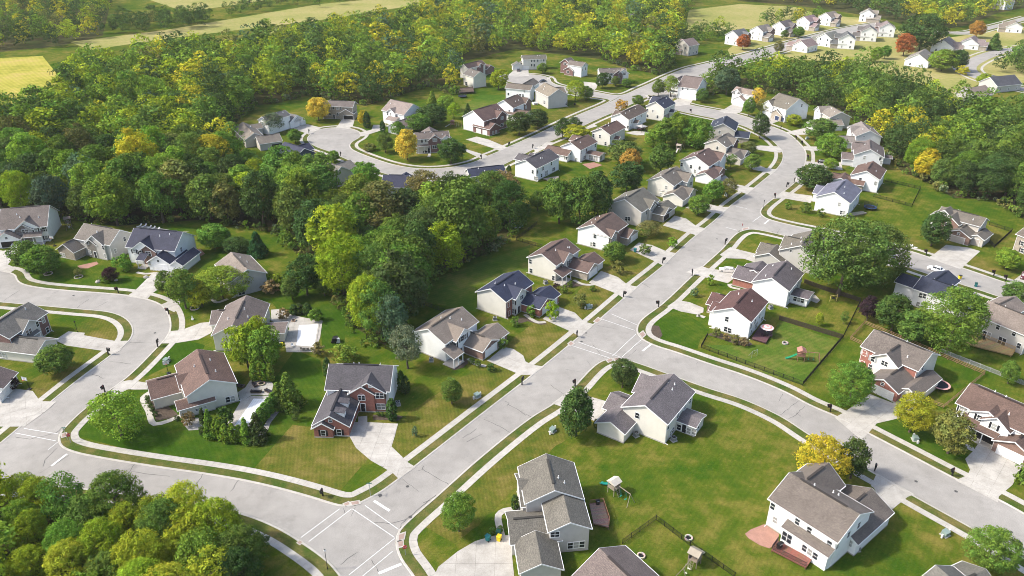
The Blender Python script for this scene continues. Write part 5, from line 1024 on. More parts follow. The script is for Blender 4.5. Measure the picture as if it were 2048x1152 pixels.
# ------------------------------------------------------------------ woods
def inside(p, poly):
    c = False; n = len(poly); x, y = p[0], p[1]
    for i in range(n):
        a, b = poly[i], poly[i-1]
        if (a[1] > y) != (b[1] > y) and x < (b[0]-a[0])*(y-a[1])/(b[1]-a[1]) + a[0]: c = not c
    return c
HB = [o for o in COL.objects if o.name.split('.')[0] == 'house' and o.type == 'EMPTY']
HOUSE_XY = [(o.location.x, o.location.y) for o in HB]
KERB_XY = np.array([(p.x, p.y) for k in KW.values() for p in resample(k[0], 4)])
ROAD_POLYS = [[(p.x, p.y) for p in r] for r in roads]
WOODS = {
 'left': ([(0,432),(130,438),(230,452),(400,440),(480,452),(560,468),(590,505),(660,540),(690,600),(700,650),(770,690),(815,640),(850,560),(990,500),(1040,455),(1015,432),(940,442),(870,452),(770,447),(700,430),(640,408),(565,388),(500,352),(455,318),(440,280),(472,246),(505,212),(560,205),(620,190),(730,212),(770,200),(860,172),
   (905,190),(915,125),(1030,98),(1110,108),(1200,118),(1250,135),(1320,150),(1350,118),(1345,60),(1362,38),(1370,-12),(850,-12),(850,40),(650,82),(470,108),(330,128),(220,152),(175,160),(150,190),(110,232),(0,262),(-70,265),(-70,430)], 7.0, (11.5, 21)),
 'topleft': ([(-70,-22),(190,-34),(225,-8),(205,72),(120,92),(0,104),(-70,108)], 9.5, (13, 18)),
 'hedge': ([(225,58),(310,40),(420,36),(415,54),(330,64),(240,72)], 7.0, (11, 15)), 'hedge2': ([(440,20),(600,2),(600,12),(450,34)], 8.0, (8, 12)), 'hedge3': ([(560,8),(840,-22),(840,-12),(640,16)], 12.0, (8, 12)),
 'top': ([(1365,-20),(1480,2),(1600,12),(1700,26),(1770,38),(1850,64),(1930,52),(1995,26),(2110,4),(2110,-34),(1365,-40),(860,-40),(860,-14)], 9.5, (14, 19)),
 'meadowedge': ([(1352,92),(1360,66),(1450,60),(1462,78),(1400,92)], 6.5, (8, 12)), 'meadowedge2': ([(1510,40),(1590,34),(1640,34),(1620,46),(1530,52)], 7, (7, 11)),
 'right': ([(1395,188),(1425,168),(1520,150),(1630,158),(1690,148),(1740,164),(1840,198),(1900,225),(1975,246),(2110,250),(2110,470),(2050,440),(1985,400),(1905,395),(1870,372),(1800,340),(1775,305),(1750,268),(1690,232),(1630,212),(1560,192),(1480,172),(1430,190)], 6.8, (10.5, 18.5)),
 'farright': ([(1995,146),(2030,112),(2110,108),(2110,158)], 6.5, (10, 14)),
 'grove': ([(-60,1012),(70,1010),(190,1030),(330,1052),(430,1075),(500,1105),(515,1140),(470,1230),(300,1290),(-60,1300)], 4.6, (8.5, 12.5))}
cand = []
for wname, (poly, rad, hr) in WOODS.items():
    P = [G(x, max(y, -45)) for x, y in poly]; pl = [(p.x, p.y) for p in P]
    x0, x1 = min(p[0] for p in pl), max(p[0] for p in pl); y0, y1 = min(p[1] for p in pl), min(max(p[1] for p in pl), 1500)
    grid = {}; r_ = random.Random(len(wname)*13 + 5)
    n_try = int((x1-x0)*(y1-y0)/(rad*rad)*4.5)
    for _ in range(n_try):
        x, y = r_.uniform(x0, x1), r_.uniform(y0, y1); rr = rad*(1 + max(0, y-300)/900)
        u, v, dpt = proj((x, y, 8))
        if not (-120 < u < 2170): continue
        k = (int(x/rad), int(y/rad)); ok = True
        for a in range(-2, 3):
            for b in range(-2, 3):
                for q in grid.get((k[0]+a, k[1]+b), ()):
                    if (q[0]-x)**2 + (q[1]-y)**2 < rr*rr: ok = False; break
        if not ok or not inside((x, y), pl): continue
        if any((hx-x)**2 + (hy-y)**2 < 12.5**2 for hx, hy in HOUSE_XY): continue
        if np.min((KERB_XY[:, 0]-x)**2 + (KERB_XY[:, 1]-y)**2) < 5.5**2: continue
        if any(inside((x, y), rp) for rp in ROAD_POLYS): continue
        grid.setdefault(k, []).append((x, y)); cand.append((x, y, wname, r_.uniform(*hr), r_.random(), r_.random()))
def wood_colour(x, y, w_, t, t2):
    u, v, _ = proj((x, y, 10))
    if w_ == 'grove': pal = [('yg',.40),('lime',.26),('green',.12),('mid',.10),('dark',.12)]
    elif w_ == 'left':
        far = min(1, max(0, (260-v)/200)); up = min(1, max(0, (u-250)/500))*far
        if v > 330: pal = [('dark',.27),('mid',.29),('green',.14),('blue',.06),('lime',.13),('yg',.08),('olive',.03)]
        else: pal = [('dark',.24-.12*up),('mid',.22-.10*up),('green',.10-.04*up),('blue',.05),('lime',.16+.04*up),('yg',.16+.14*up),('yellow',.05+.14*up),('olive',.03)]
    elif w_ in ('top', 'topleft'): pal = [('dark',.22),('mid',.2),('olive',.08),('lime',.14),('yg',.24),('yellow',.14)]
    elif w_ in ('hedge', 'hedge2', 'hedge3'): pal = [('dark',.6),('mid',.3),('olive',.1)]
    else: pal = [('dark',.34),('mid',.32),('green',.15),('lime',.1),('yg',.07),('yellow',.02)]
    s = sum(q for _, q in pal); a = 0
    for nm, q in pal:
        a += q/s
        if t <= a: break
    c = TREECOL[nm]; k = .82 + .36*t2; return tuple(q*k for q in c), nm
def visible_size(c):
    u, v, dpt = proj((c[0], c[1], c[3]*.7)); edge = 0 if (-30 < u < 2078 and -40 < v < 1180) else 1
    return (edge, dpt)
cand.sort(key=visible_size)
n_single = max(0, 298 - len(YARD))
ORD = {'blue': 'blue-green', 'dark': 'dark green', 'mid': 'mid green', 'green': 'fresh green', 'lime': 'light green', 'yg': 'yellow-green', 'yellow': 'yellow', 'olive': 'olive'}
print('wood trees', len(cand), 'single', n_single)
LANDMARK = [(60,470,'the open garage at the left edge'),(200,480,'the greige house with the stone entry'),(330,500,'the navy-roofed three-bay house'),(500,520,'the house hidden by the yellow-green tree'),(600,700,'the pool terrace'),(745,610,'the grey-green tree by the tan roof'),(900,560,'the navy-roofed brick house'),(1034,455,'the grey-rimmed trampoline'),
            (660,340,'the beige house before the turning bay'),(590,310,'the dark blue house'),(540,240,'the slate-roofed turning-bay house'),(850,390,'the hidden navy roof'),(940,400,'the near-black roof'),(60,1010,'the loop street corner'),(250,1020,'the curving foreground street'),(450,1080,'the foreground lamp post'),
            (200,1150,'the bottom left corner'),(1720,330,'the pale house with the screen porch'),(1800,360,'the small square fenced lawn'),(1900,410,'the three-bay brick house'),(2020,440,'the right edge fence'),(1700,250,'the beige house beyond the bend'),(800,500,'the striped back lawn'),(690,470,'the left wood\'s middle')]
LMW = [(G(x, y), nm) for x, y, nm in LANDMARK]; seen_ = {}
NTH = ['nearest', 'second nearest', 'third nearest', 'fourth nearest', 'fifth nearest', 'sixth nearest', 'seventh nearest', 'eighth nearest', 'ninth nearest', 'tenth nearest'] + [f'{k}th nearest' for k in range(11, 20)] + [f'{k}th nearest' for k in range(20, 90)]
singles = []
for c in cand[:n_single]:
    col, nm = wood_colour(c[0], c[1], c[2], c[4], c[5]); p = Vector((c[0], c[1], 0)); d, lm = min(((p - q).length, l_) for q, l_ in LMW); singles.append((d, lm, nm, col, c))
for d, lm, nm, col, c in sorted(singles, key=lambda s: s[0]):
    kind = random.choice(('big', 'broad', 'round', 'tall') if c[1] > 240 or c[2] != 'grove' else ('big', 'big', 'airy')); H = c[3]; R = H*random.uniform(.34, .43)*(1.0 if kind != 'tall' else .8)
    k = seen_.get((lm, nm), 0); seen_[(lm, nm)] = k + 1
    wn_ = {'left': 'left-hand wood', 'grove': 'grove at the lower left', 'right': 'right-hand wood'}.get(c[2], 'far wood')
    plant(Vector((c[0], c[1], 0)), H, R, kind, col, 'tree', f'{ORD[nm]} wood tree, {NTH[k]} to {lm}', 'tree', f'trees of the {wn_}')
# the rest of the woods: one mass of crowns
far_protos = []
for i in range(10):
    kind = ('broad', 'broad', 'round', 'tall', 'broad')[i % 5]; cl = crown_clusters(500+i, kind, 92); far_protos.append((leaf_cloud(500+i, cl, .029, 14), leaf_cloud(700+i, cl[:66], .037, 9), CR[kind]))
VV, CC = [], []
for c in cand[n_single:]:
    (a, b, cr) = random.choice(far_protos); V, Cc = a if c[1] < 420 else b
    col, nm = wood_colour(c[0], c[1], c[2], c[4], c[5]); H = c[3]; s = H*random.uniform(.36, .46)/cr; an = random.uniform(0, 6.283); ca, sa = math.cos(an), math.sin(an)
    q = np.empty_like(V); q[:, 0] = (V[:, 0]*ca - V[:, 1]*sa)*s + c[0]; q[:, 1] = (V[:, 0]*sa + V[:, 1]*ca)*s + c[1]; q[:, 2] = V[:, 2]*H
    VV.append(q); CC.append(Cc*np.array(col))
if VV:
    me = cloud_mesh('woods', np.concatenate(VV), np.concatenate(CC), M['leafmass'], 'tint'); o = put('woods', me); tag(o, 'unbroken mass of mixed green and yellow woodland crowns', 'woods', kind='stuff')
    print('woods quads', len(me.polygons))
# undergrowth: shrubs and saplings thick along the edges of the woods
ug = [leaf_cloud(900+i, crown_clusters(900+i, 'shrub', 20), .095, 8) for i in range(5)]; VV, CC = [], []
for wname, step in (('left', 1.7), ('right', 1.8), ('grove', 1.8), ('topleft', 3), ('meadowedge', 2)):
    P = [G(x, max(y, -45)) for x, y in WOODS[wname][0]]; c0 = sum(P, Vector())/len(P)
    for a_, b_ in zip(P, P[1:] + P[:1]):
        if min(a_.length, b_.length) > 520: continue
        for k in range(int((b_ - a_).length/step)):
            q = a_.lerp(b_, (k + random.random())*step/(b_ - a_).length) + Vector((random.gauss(0, 1.6), random.gauss(0, 1.6), 0)); u_, v_, _ = proj(q)
            if not (-60 < u_ < 2110 and -40 < v_ < 1200) or np.min((KERB_XY[:, 0]-q.x)**2 + (KERB_XY[:, 1]-q.y)**2) < 5**2 or any((hx-q.x)**2 + (hy-q.y)**2 < 11**2 for hx, hy in HOUSE_XY): continue
            V, Cc = random.choice(ug); H = random.uniform(1.2, 4.2); s = H*random.uniform(.8, 1.3); col = TREECOL[random.choice(('dark', 'mid', 'mid', 'green', 'olive', 'lime', 'grey'))]
            w_ = V*np.array([s, s, H]) + np.array([q.x, q.y, 0]); VV.append(w_); CC.append(Cc*np.array(col)*random.uniform(.8, 1.15))
me = cloud_mesh('undergrowth', np.concatenate(VV), np.concatenate(CC), M['leafmass'], 'tint'); tag(put('undergrowth', me), 'tangled shrubs along the edges of the woods', 'undergrowth', kind='stuff'); print('undergrowth quads', len(me.polygons))
# leaf litter under the woods
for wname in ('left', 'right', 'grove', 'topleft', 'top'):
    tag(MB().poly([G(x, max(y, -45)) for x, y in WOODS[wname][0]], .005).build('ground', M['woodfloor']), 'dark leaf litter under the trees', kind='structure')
# ------------------------------------------------------------------ small things
def at(x, y, tile='z'): return G(*px(tile, x, y))
def facing(p, q): d = q - p; return math.atan2(d.y, d.x)
def nearest_kerb(p):
    d = (KERB_XY[:, 0]-p.x)**2 + (KERB_XY[:, 1]-p.y)**2; i = int(np.argmin(d)); return Vector((KERB_XY[i, 0], KERB_XY[i, 1], 0))
def solid(name, mb, mat, parent=None, color=None): return mb.build(name, M[mat], parent, color)
# mailboxes: black post with an arm, box and a newspaper tube
def mailbox_proto():
    r = empty('mailbox'); solid('post', MB().box(-.08,.08,-.08,.08,0,1.25), 'black', r); solid('arm', MB().box(-.05,.5,-.05,.05,.95,1.05).bar((.02,0,.6),(.38,0,.97),.07), 'black', r)
    mb = MB(); n = 8; prof = [(-.13,1.06),(-.13,1.25)] + [(-.13*math.cos(math.pi*i/n), 1.25+.13*math.sin(math.pi*i/n)) for i in range(1, n)] + [(.13,1.25),(.13,1.06)]; k = len(prof)
    mb.add([(x, y, z) for x in (.02,.58) for y, z in prof], [tuple(range(k)), tuple(range(2*k-1, k-1, -1))] + [(i, k+i, k+(i+1) % k, (i+1) % k) for i in range(k)])
    b = solid('box', mb, 'black', r); solid('flag', MB().box(.3,.34,.14,.16,1.2,1.42), 'paint', b, (.4,.03,.02)); solid('newspaper_tube', MB().box(.05,.5,-.1,.1,.78,.93), 'black', r)
    solid('cap', MB().cyl((0,0,1.25),(0,0,1.42),.07,.02,6), 'black', r); return r
MAIL = [(1044,770,'at the tan-roofed house\'s driveway'),(1154,674,'at the navy-roofed brick house\'s driveway'),(1247,594,'at the brown-roofed porch house\'s driveway'),(1325,527,'at the driveway with the lone teal bin'),(338,629,'on the outer kerb at the narrow green strip'),
 (316,694,'at the pool house\'s driveway'),(217,709,'inside the loop at the brick house\'s driveway'),(210,784,'at the brown-roofed corner house\'s driveway'),(237,586,'on the verge below the navy-roofed three-bay house'),(646,992,'on the verge left of the red brick house\'s drive'),(1150,772,'beside the grey-roofed corner house\'s driveway'),
 (1384,552,'across from the silver sedan\'s driveway'),(1317,614,'at the maroon-roofed house\'s driveway'),(1450,489,'at the greige low-garage house'),(1550,396,'at the blue-grey roofed house\'s driveway'),(1573,374,'left of two near the dense dark tree'),(1588,366,'right of two near the dense dark tree'),(1592,280,'on the outside verge of the bend'),(1604,290,'second on the outside verge of the bend'),
 (1616,319,'third on the outside verge of the bend'),(1561,259,'at the top of the bend by the blue garage doors'),(1660,823,'at the brick trampoline house\'s driveway'),(1749,942,'across from the olive tree, on the lower kerb'),(1904,951,'on the verge before the open garage house'),(2031,1097,'at the bottom right corner tree'),(1852,511,'at the three-bay brick house\'s driveway'),
 (1987,552,'left of the side street pair near the right edge'),(2011,562,'right of the side street pair near the right edge'),(618,267,'at the left of the turning bay'),(681,312,'at the near side of the turning bay'),(1065,297,'on the far street before the cream gable'),(963,318,'by the dark ball tree on the far street'),(1017,293,'at the dark brown brick house on the far street'),(1148,214,'on the far street near the navy corner roof'),(1382,226,'on the inside kerb of the far loop')]
mp = mailbox_proto()
for i, (x, y, w_) in enumerate(MAIL):
    o = mp if i == 0 else copy_tree(mp); p = at(x, y); o.location = p; o.rotation_euler = (0, 0, facing(p, nearest_kerb(p))); o.scale = (1.5,)*3; tag(o, 'black mailbox on a post ' + w_, 'mailbox', 'mailboxes along the kerbs')
# green transformer cabinets with pale pedestals
def transformer_proto():
    r = empty('utility_box'); solid('pad', MB().box(-.75,.75,-.7,.7,0,.12), 'concrete', r); c = MB().box(-.6,.6,-.5,.5,.12,.85); c.add([(-.62,-.55,.85),(.62,-.55,.85),(.62,.52,1.0),(-.62,.52,1.0),(-.62,-.55,.9),(.62,-.55,.9),(.62,.52,1.06),(-.62,.52,1.06)], [(0,3,2,1),(4,5,6,7),(0,1,5,4),(1,2,6,5),(2,3,7,6),(3,0,4,7)])
    solid('cabinet', c, 'paint', r, (.22,.29,.26)); solid('pedestal', MB().box(.9,1.2,-.15,.15,0,.9), 'paint', r, (.6,.6,.57)); solid('pedestal', MB().box(-1.3,-1.0,-.3,0,0,.8), 'paint', r, (.6,.6,.57)); return r
tpp = transformer_proto()
for i, (x, y, l_) in enumerate([(954,794,'on the brick house\'s side lawn'),(1105,863,'near the dense dark tree by the sidewalk'),(1830,880,'between the yellow-green and olive trees'),(1890,1070,'on the lawn near the bottom right corner'),(1177,616,'on the navy-roofed house\'s front lawn'),(333,724,'behind the basketball hoop on the strip lawn'),(1452,391,'by the round green street tree'),(1614,278,'on the outside lawn of the bend')]):
    o = tpp if i == 0 else copy_tree(tpp); p = at(x, y); o.location = p; o.rotation_euler = (0, 0, random.uniform(0, 3)); tag(o, 'green utility box with pale pedestals ' + l_, 'utility box', 'utility boxes on the lawns')
# wheeled bins
def bin_thing(x, y, col, lid, label, tilt=0):
    p = at(x, y); r = empty('wheeled_bin', p, random.uniform(0, 6)); mb = MB(); mb.add([(-.26,-.3,.08),(.26,-.3,.08),(.26,.28,.08),(-.26,.28,.08),(-.32,-.38,1.0),(.32,-.38,1.0),(.32,.36,1.0),(-.32,.36,1.0)], [(0,3,2,1),(0,1,5,4),(1,2,6,5),(2,3,7,6),(3,0,4,7)])
    solid('body', mb, 'paint', r, col); solid('lid', MB().box(-.34,.34,-.42,.38,1.0,1.08), 'paint', r, lid)
    for s in (-.3,.3): solid('wheel', MB().cyl((s-.05,.28,.12),(s+.05,.28,.12),.12), 'black', r)
    r.scale = (1.15,)*3; return tag(r, label, 'bin', 'wheeled bins')
TEAL = (.02,.16,.17); YEL = (.75,.55,.02)
bin_thing(976,1081,TEAL,TEAL,'teal bin lying wide beside the yellow-lidded one on the broad driveway'); bin_thing(997,1071,(.02,.09,.06),(.02,.09,.06),'dark green bin behind the yellow one on the broad driveway'); bin_thing(998,1081,YEL,YEL,'yellow bin in front of the dark green one on the broad driveway')
bin_thing(1270,504,TEAL,TEAL,'lone teal bin on the white brown-roofed house\'s driveway'); bin_thing(1919,558,YEL,(.03,.03,.03),'yellow bin at the kerb behind the navy roof'); bin_thing(1951,573,TEAL,(.02,.08,.07),'dark teal bin on the side street behind the navy roof')
# cars
def car(x, y, toward, col, label, L=4.7, W=1.8, Hh=1.45, suv=False):
    p = at(x, y); q = at(*toward); r = empty('car', p, facing(p, q))
    if suv: Hh = 1.75
    bx = [(-L/2,.45),(-L/2+.05,.82),(-L/2+.75,.95),(L/2-1.25,.92),(L/2-.1,.72),(L/2,.45),(L/2-.1,.22),(-L/2+.1,.22)]
    def loft(mb, prof, w0, w1f):
        n = len(prof); vs = [(X, s*(w0 if z < .75 else w0-.06), z) for s in (-1, 1) for X, z in prof]; mb.add(vs, [tuple(range(n)), tuple(range(2*n-1, n-1, -1))] + [(i, n+i, n+(i+1) % n, (i+1) % n) for i in range(n)])
    mb = MB(); loft(mb, bx, W/2, 0); body = solid('body', mb, 'gloss', r, col)
    b0, b1 = -L/2+(.3 if suv else .55), L/2-1.25; t0, t1 = b0+(.25 if suv else .55), b1-.75; z0 = .9
    mb = MB(); wv, wt = W/2-.06, W/2-.26
    mb.add([(b0,-wv,z0),(b1,-wv,z0),(b1,wv,z0),(b0,wv,z0),(t0,-wt,Hh-.05),(t1,-wt,Hh-.05),(t1,wt,Hh-.05),(t0,wt,Hh-.05)], [(4,5,6,7),(0,1,5,4),(1,2,6,5),(2,3,7,6),(3,0,4,7)]); solid('windows', mb, 'glass', r)
    solid('roof', MB().add([(t0-.05,-wt-.02,Hh-.05),(t1+.05,-wt-.02,Hh-.05),(t1+.05,wt+.02,Hh-.05),(t0-.05,wt+.02,Hh-.05),(t0+.1,-wt+.08,Hh),(t1-.15,-wt+.08,Hh),(t1-.15,wt-.08,Hh),(t0+.1,wt-.08,Hh)], [(4,5,6,7),(0,1,5,4),(1,2,6,5),(2,3,7,6),(3,0,4,7)]), 'gloss', r, col)
    pm = MB(); mid = (b0+b1)/2
    for s in (-1, 1): pm.bar((mid, s*wv, z0), ((t0+t1)/2, s*wt, Hh-.04), .1, .05); pm.bar((b0+.02, s*wv, z0), (t0, s*wt, Hh-.04), .1, .06); pm.bar((b1, s*wv, z0), (t1, s*wt, Hh-.04), .08, .05)
    solid('pillars', pm, 'gloss', r, col)
    for sx in (-L/2+.85, L/2-.9):
        for s in (-1, 1):
            wl_ = solid('wheel', MB().cyl((sx, s*(W/2-.2), .32), (sx, s*(W/2+.015), .32), .32, .32, 14), 'black', r); solid('rim', MB().cyl((sx, s*(W/2+.01), .32), (sx, s*(W/2+.03), .32), .2, .18, 10), 'paint', wl_, (.5,.5,.5))
    for s in (-1, 1): solid('headlight', MB().box(L/2-.16, L/2+.0, s*W*.36-.18, s*W*.36+.18, .58, .74), 'trim', r); solid('taillight', MB().box(-L/2-.01, -L/2+.08, s*W*.38-.16, s*W*.38+.16, .62, .8), 'paint', r, (.35,.02,.02)); solid('mirror', MB().box(b1-.45, b1-.25, s*(W/2+.02)-.07, s*(W/2+.02)+.07, .92, 1.05), 'gloss', r, col)
    return tag(r, label, 'car', 'parked cars')
car(1455,543,(1425,540),(.62,.60,.56),'silver sedan parked on the driveway before the brick garage', L=5.2, W=1.9); car(1871,541,(1790,516),(.82,.82,.82),'white car on the side street behind the navy roof'); car(1772,510,(1700,488),(.82,.82,.82),'white car half hidden by the huge shade tree', suv=True); car(1757,503,(1700,488),(.75,.75,.76),'white car just ahead of the half hidden one')
car(1085,164,(1060,168),(.03,.03,.035),'black car parked at the kerb of the far turning bay'); car(1037,142,(1040,130),(.06,.065,.075),'dark car on the far white garage\'s driveway'); car(1646,326,(1680,328),(.02,.02,.025),'black car on the driveway by the small yellow-green tree'); car(2048,555,(2040,590),(.10,.02,.02),'dark red car at the right edge driveway'); car(31,494,(20,520),(.7,.7,.7),'pale car nosed into the open garage at the left edge')
car(848,305,(880,305),(.03,.03,.035),'dark car left of the pale blue gabled porch'); car(1283,259,(1300,252),(.09,.03,.035),'dark red vehicle under the far patio gazebo', suv=True)
# street furniture
def pole_sign(x, y, h, kind, label, face=None):
    p = at(x, y); r = empty('street_sign', p, face if face is not None else -math.pi/2); solid('post', MB().cyl((0,0,0),(0,0,h),.045), 'paint', r, (.35,.36,.36))
    if kind == 'stop':
        n = 8; R_ = .42; mb = MB(); mb.add([(.05+d, R_*math.cos(math.pi/8+i*math.pi/4), h-.42+R_*math.sin(math.pi/8+i*math.pi/4)) for d in (0,.03) for i in range(n)], [tuple(range(n-1,-1,-1)), tuple(range(n,2*n))] + [(i,(i+1) % n,n+(i+1) % n,n+i) for i in range(n)]); b = solid('panel', mb, 'paint', r, (.55,.02,.025))
        cu = bpy.data.curves.new('lettering', 'FONT'); cu.body = 'STOP'; cu.size = .3; cu.align_x = 'CENTER'; cu.align_y = 'CENTER'; cu.extrude = .003; cu.materials.append(M['trim'])
        tmp = bpy.data.objects.new('lettering', cu); me_ = bpy.data.meshes.new_from_object(tmp); bpy.data.objects.remove(tmp); t = bpy.data.objects.new('lettering', me_); COL.objects.link(t); t.parent = b; t.location = (.085,0,h-.42); t.rotation_euler = (math.pi/2, 0, math.pi/2)
    if kind == 'names':
        solid('name_blade', MB().box(-.5,.5,-.015,.015,h,h+.2), 'paint', r, (.02,.16,.12)); solid('name_blade', MB().box(-.015,.015,-.5,.5,h+.22,h+.42), 'paint', r, (.02,.16,.12))
    return tag(r, label, 'sign', 'street signs')
pole_sign(1483,461,2.6,'stop','red stop sign at the shaded side street corner', math.radians(-35)); pole_sign(142,886,2.6,'stop','red stop sign at the loop street\'s corner', math.radians(-60)); pole_sign(811,1110,2.4,'stop','red stop sign on the lower right corner verge', math.radians(-70))
pole_sign(741,992,2.9,'names','green street name blades at the foreground corner'); pole_sign(135,880,2.9,'names','street name blades beside the loop stop sign')
def lamp_post(x, y, h, label, globe=True):
    p = at(x, y); r = empty('lamp_post', p); solid('base', MB().cyl((0,0,0),(0,0,.5),.12,.08), 'black', r); solid('pole', MB().cyl((0,0,.5),(0,0,h),.06,.045), 'black', r)
    if globe:
        mb = MB(); mb.cyl((0,0,h),(0,0,h+.18),.1,.2,10); mb.cyl((0,0,h+.18),(0,0,h+.42),.2,.1,10); solid('lantern', mb, 'trim', r); solid('cap', MB().cyl((0,0,h+.42),(0,0,h+.52),.14,.03,10), 'black', r)
    else: solid('lantern', MB().box(-.14,.14,-.14,.14,h,h+.35), 'black', r)
    return tag(r, label, 'lamp post', 'lamp posts')
lamp_post(655,1138,4.2,'tall black lamp post with white globe on the foreground verge'); lamp_post(155,664,3.0,'black lamp post inside the loop beside the driveway', False); lamp_post(1526,420,3.4,'black lamp post on the far side street corner', False); lamp_post(651,152+0,3.0,'small lamp post on the wood side lawn', False) if False else None
def hoop(x, y, toward, label):
    p = at(x, y); r = empty('basketball_hoop', p, facing(p, at(*toward))); solid('base', MB().box(-.5,.4,-.4,.4,0,.18), 'black', r); solid('pole', MB().cyl((-.2,0,.1),(0,0,3.2),.06), 'black', r)
    b = solid('backboard', MB().box(.35,.4,-.75,.75,2.75,3.75), 'paint', r, (.7,.72,.72)); solid('border', MB().box(.4,.41,-.75,.75,2.75,2.83).box(.4,.41,-.75,.75,3.67,3.75).box(.4,.41,-.75,-.67,2.83,3.67).box(.4,.41,.67,.75,2.83,3.67).box(.4,.41,-.25,.25,3.0,3.05).box(.4,.41,-.25,.25,3.35,3.4), 'black', b)
    solid('arm', MB().bar((0,0,3.1),(.35,0,3.2),.08), 'black', r); solid('rim', MB().ring(.2,.24,3.03,3.07,14,.66,0), 'paint', r, (.6,.12,.02)); return tag(r, label, 'basketball hoop', 'basketball hoops')
hoop(337,747,(345,790),'basketball hoop beside the brown-roofed corner house'); hoop(58.6,779,(30,800),'basketball hoop by the left-edge driveway'); hoop(109,492,(85,510),'basketball hoop beside the brick and white house')
# fences: every post a part, rails and pickets of a run joined
def fence(pts, label, kind='iron', h=1.25):
    P = [at(*p) for p in pts]; r = empty('fence', P[0]); o = P[0]; posts = []; infill = MB(); rails = []
    for a, b in zip(P, P[1:]):
        L = (b-a).length; n = max(1, round(L/2.3)); d = (b-a)/n
        for i in range(n + 1):
            if i == n and b is not P[-1]: continue
            posts.append(a + d*i - o)
        rails.append((a-o, b-o)); step = .16 if kind in ('iron',) else .15
        dd = (b-a).normalized(); m = int(L/step)
        if kind in ('iron', 'picket', 'board'):
            for i in range(m):
                q = a - o + dd*(i*step + step/2); w_ = dict(iron=.025, picket=.085, board=.125)[kind]; hh = h - (.02*(i % 3) if kind == 'board' else 0)
                infill.bar(q + Vector((0,0,.06)), q + Vector((0,0,hh)), w_ if kind != 'iron' else .03, .025 if kind != 'iron' else .03)
    mat = dict(iron='black', picket='wood', board='wood', rail='wood')[kind]; col = dict(iron=(0,0,0), picket=(.45,.45,.44), board=(.10,.075,.055), rail=(.26,.16,.09))[kind]
    pm = MB().box(-.05,.05,-.05,.05,0,h+.08).mesh('post'); pm.materials.append(M[mat])
    for q in posts: put('post', pm, None, r, col, q)
    for z in ((.2, h-.08) if kind != 'rail' else (.35,.75,1.12)):
        for a, b in rails: solid('rail', MB().bar(a + Vector((0,0,z)), b + Vector((0,0,z)), .045, .05 if kind != 'rail' else .13), mat, r, col)
    if infill.v: k = solid('pickets', infill, mat, r, col); k['kind'] = 'stuff'
    return tag(r, label, 'fence')
fence([(1415,672),(1402,696),(1605,771),(1686,676),(1720,606)], 'black iron fence round the lawn with the play tower'); fence([(1558,640),(1683,678)], 'dark weathered board fence behind the white sunroom house', 'board', 1.5); fence([(1608,566),(1640,578),(1720,604)], 'brown board fence under the huge shade tree', 'board', 1.4)
fence([(1722,690),(1700,680),(1728,649),(1800,678),(1878,712),(1968,750),(1886,817),(1850,803)], 'brown rail fence round the trampoline lawn', 'rail', 1.2); fence([(1880,705),(2000,752),(2060,776)], 'pale grey picket fence below the timber deck', 'picket', 1.2)
fence([(1747,394),(1823,414),(1840,379),(1771,363)], 'black iron fence of the small square lawn by the right-hand wood'); fence([(1978,486),(1988,496),(2023,464),(1978,450)], 'dark iron fence beside the three-bay brick house'); fence([(808,620),(836,606),(890,625)], 'dark iron fence behind the tan-roofed house')
fence([(733,678),(784,704),(826,716)], 'dark iron fence at the wood edge by the grey-green tree'); fence([(1074,449),(1032,481),(1084,496)], 'dark iron fence on the back lawn near the net-less trampoline'); fence([(1245,1088),(1312,1040),(1380,1092),(1469,1155)], 'black iron fence between the two foreground back lawns')
# patios, pools, decks, paths
def path(name, tile, pts, w_, mat='walk', label=None, z=.06):
    c = smooth([at(x, y, tile) for x, y in pts]); mb = MB(); strip_mesh(mb, offset(c, w_/2), offset(c, -w_/2), z); return tag(mb.build(name, M[mat]), label, kind='structure')
for t_, pts_, w_ in [('l',[(205,640),(135,690),(190,830),(255,965),(400,930),(520,880)],1.3),('m',[(300,655),(150,672),(85,720),(95,830),(120,935)],1.3),('a',[(790,930),(880,1000),(1030,1035)],1.1),('b',[(740,740),(850,815),(930,850),(1025,838)],1.1),('c',[(660,680),(780,735),(880,745),(940,735)],1.1),('g',[(850,985),(850,900)],2.0),('k',[(735,600),(790,640),(900,605)],1.1),
                     ('i',[(1400,690),(1480,705),(1570,700)],1.1),('d',[(600,540),(530,540),(560,575),(680,600)],1.1),('e',[(200,510),(110,480),(120,500)],1.2),('p',[(1450,450),(1500,500),(1540,510)],1.4),('B',[(500,790),(515,730)],1.2)]: path('path', t_, pts_, w_, label=None)
slabs('patio', tp('k',(1340,715),(1450,708),(1545,765),(1700,800),(1870,828),(1845,1000),(1785,1150),(1500,1150),(1480,1040),(1530,900),(1345,830)), 'pale concrete pool terrace beside the cream house', 2.6, z=.06)
def pool(tile, pts, label):
    P = tp(tile, *pts); c = sum(P, Vector())/len(P); r = MB().poly([p - c for p in P], .12).build('pool', M['pool']); r.location = c; mb = MB(); n = len(P)
    for i in range(n): mb.bar(P[i]-c+Vector((0,0,.1)), P[(i+1) % n]-c+Vector((0,0,.1)), .4, .1)
    solid('coping', mb, 'concrete', r); s = MB()
    a, b, d = P[0]-c, P[1]-c, P[-1]-c
    for i in range(1, 6): s.bar(a.lerp(b, i/6)+Vector((0,0,.13)), (d+(P[2]-c-d)*(i/6) if n == 4 else d.lerp(P[2]-c, i/6))+Vector((0,0,.13)), .04, .02)
    solid('straps', s, 'paint', r, (.5,.52,.55)); return tag(r, label, 'pool', 'covered pools')
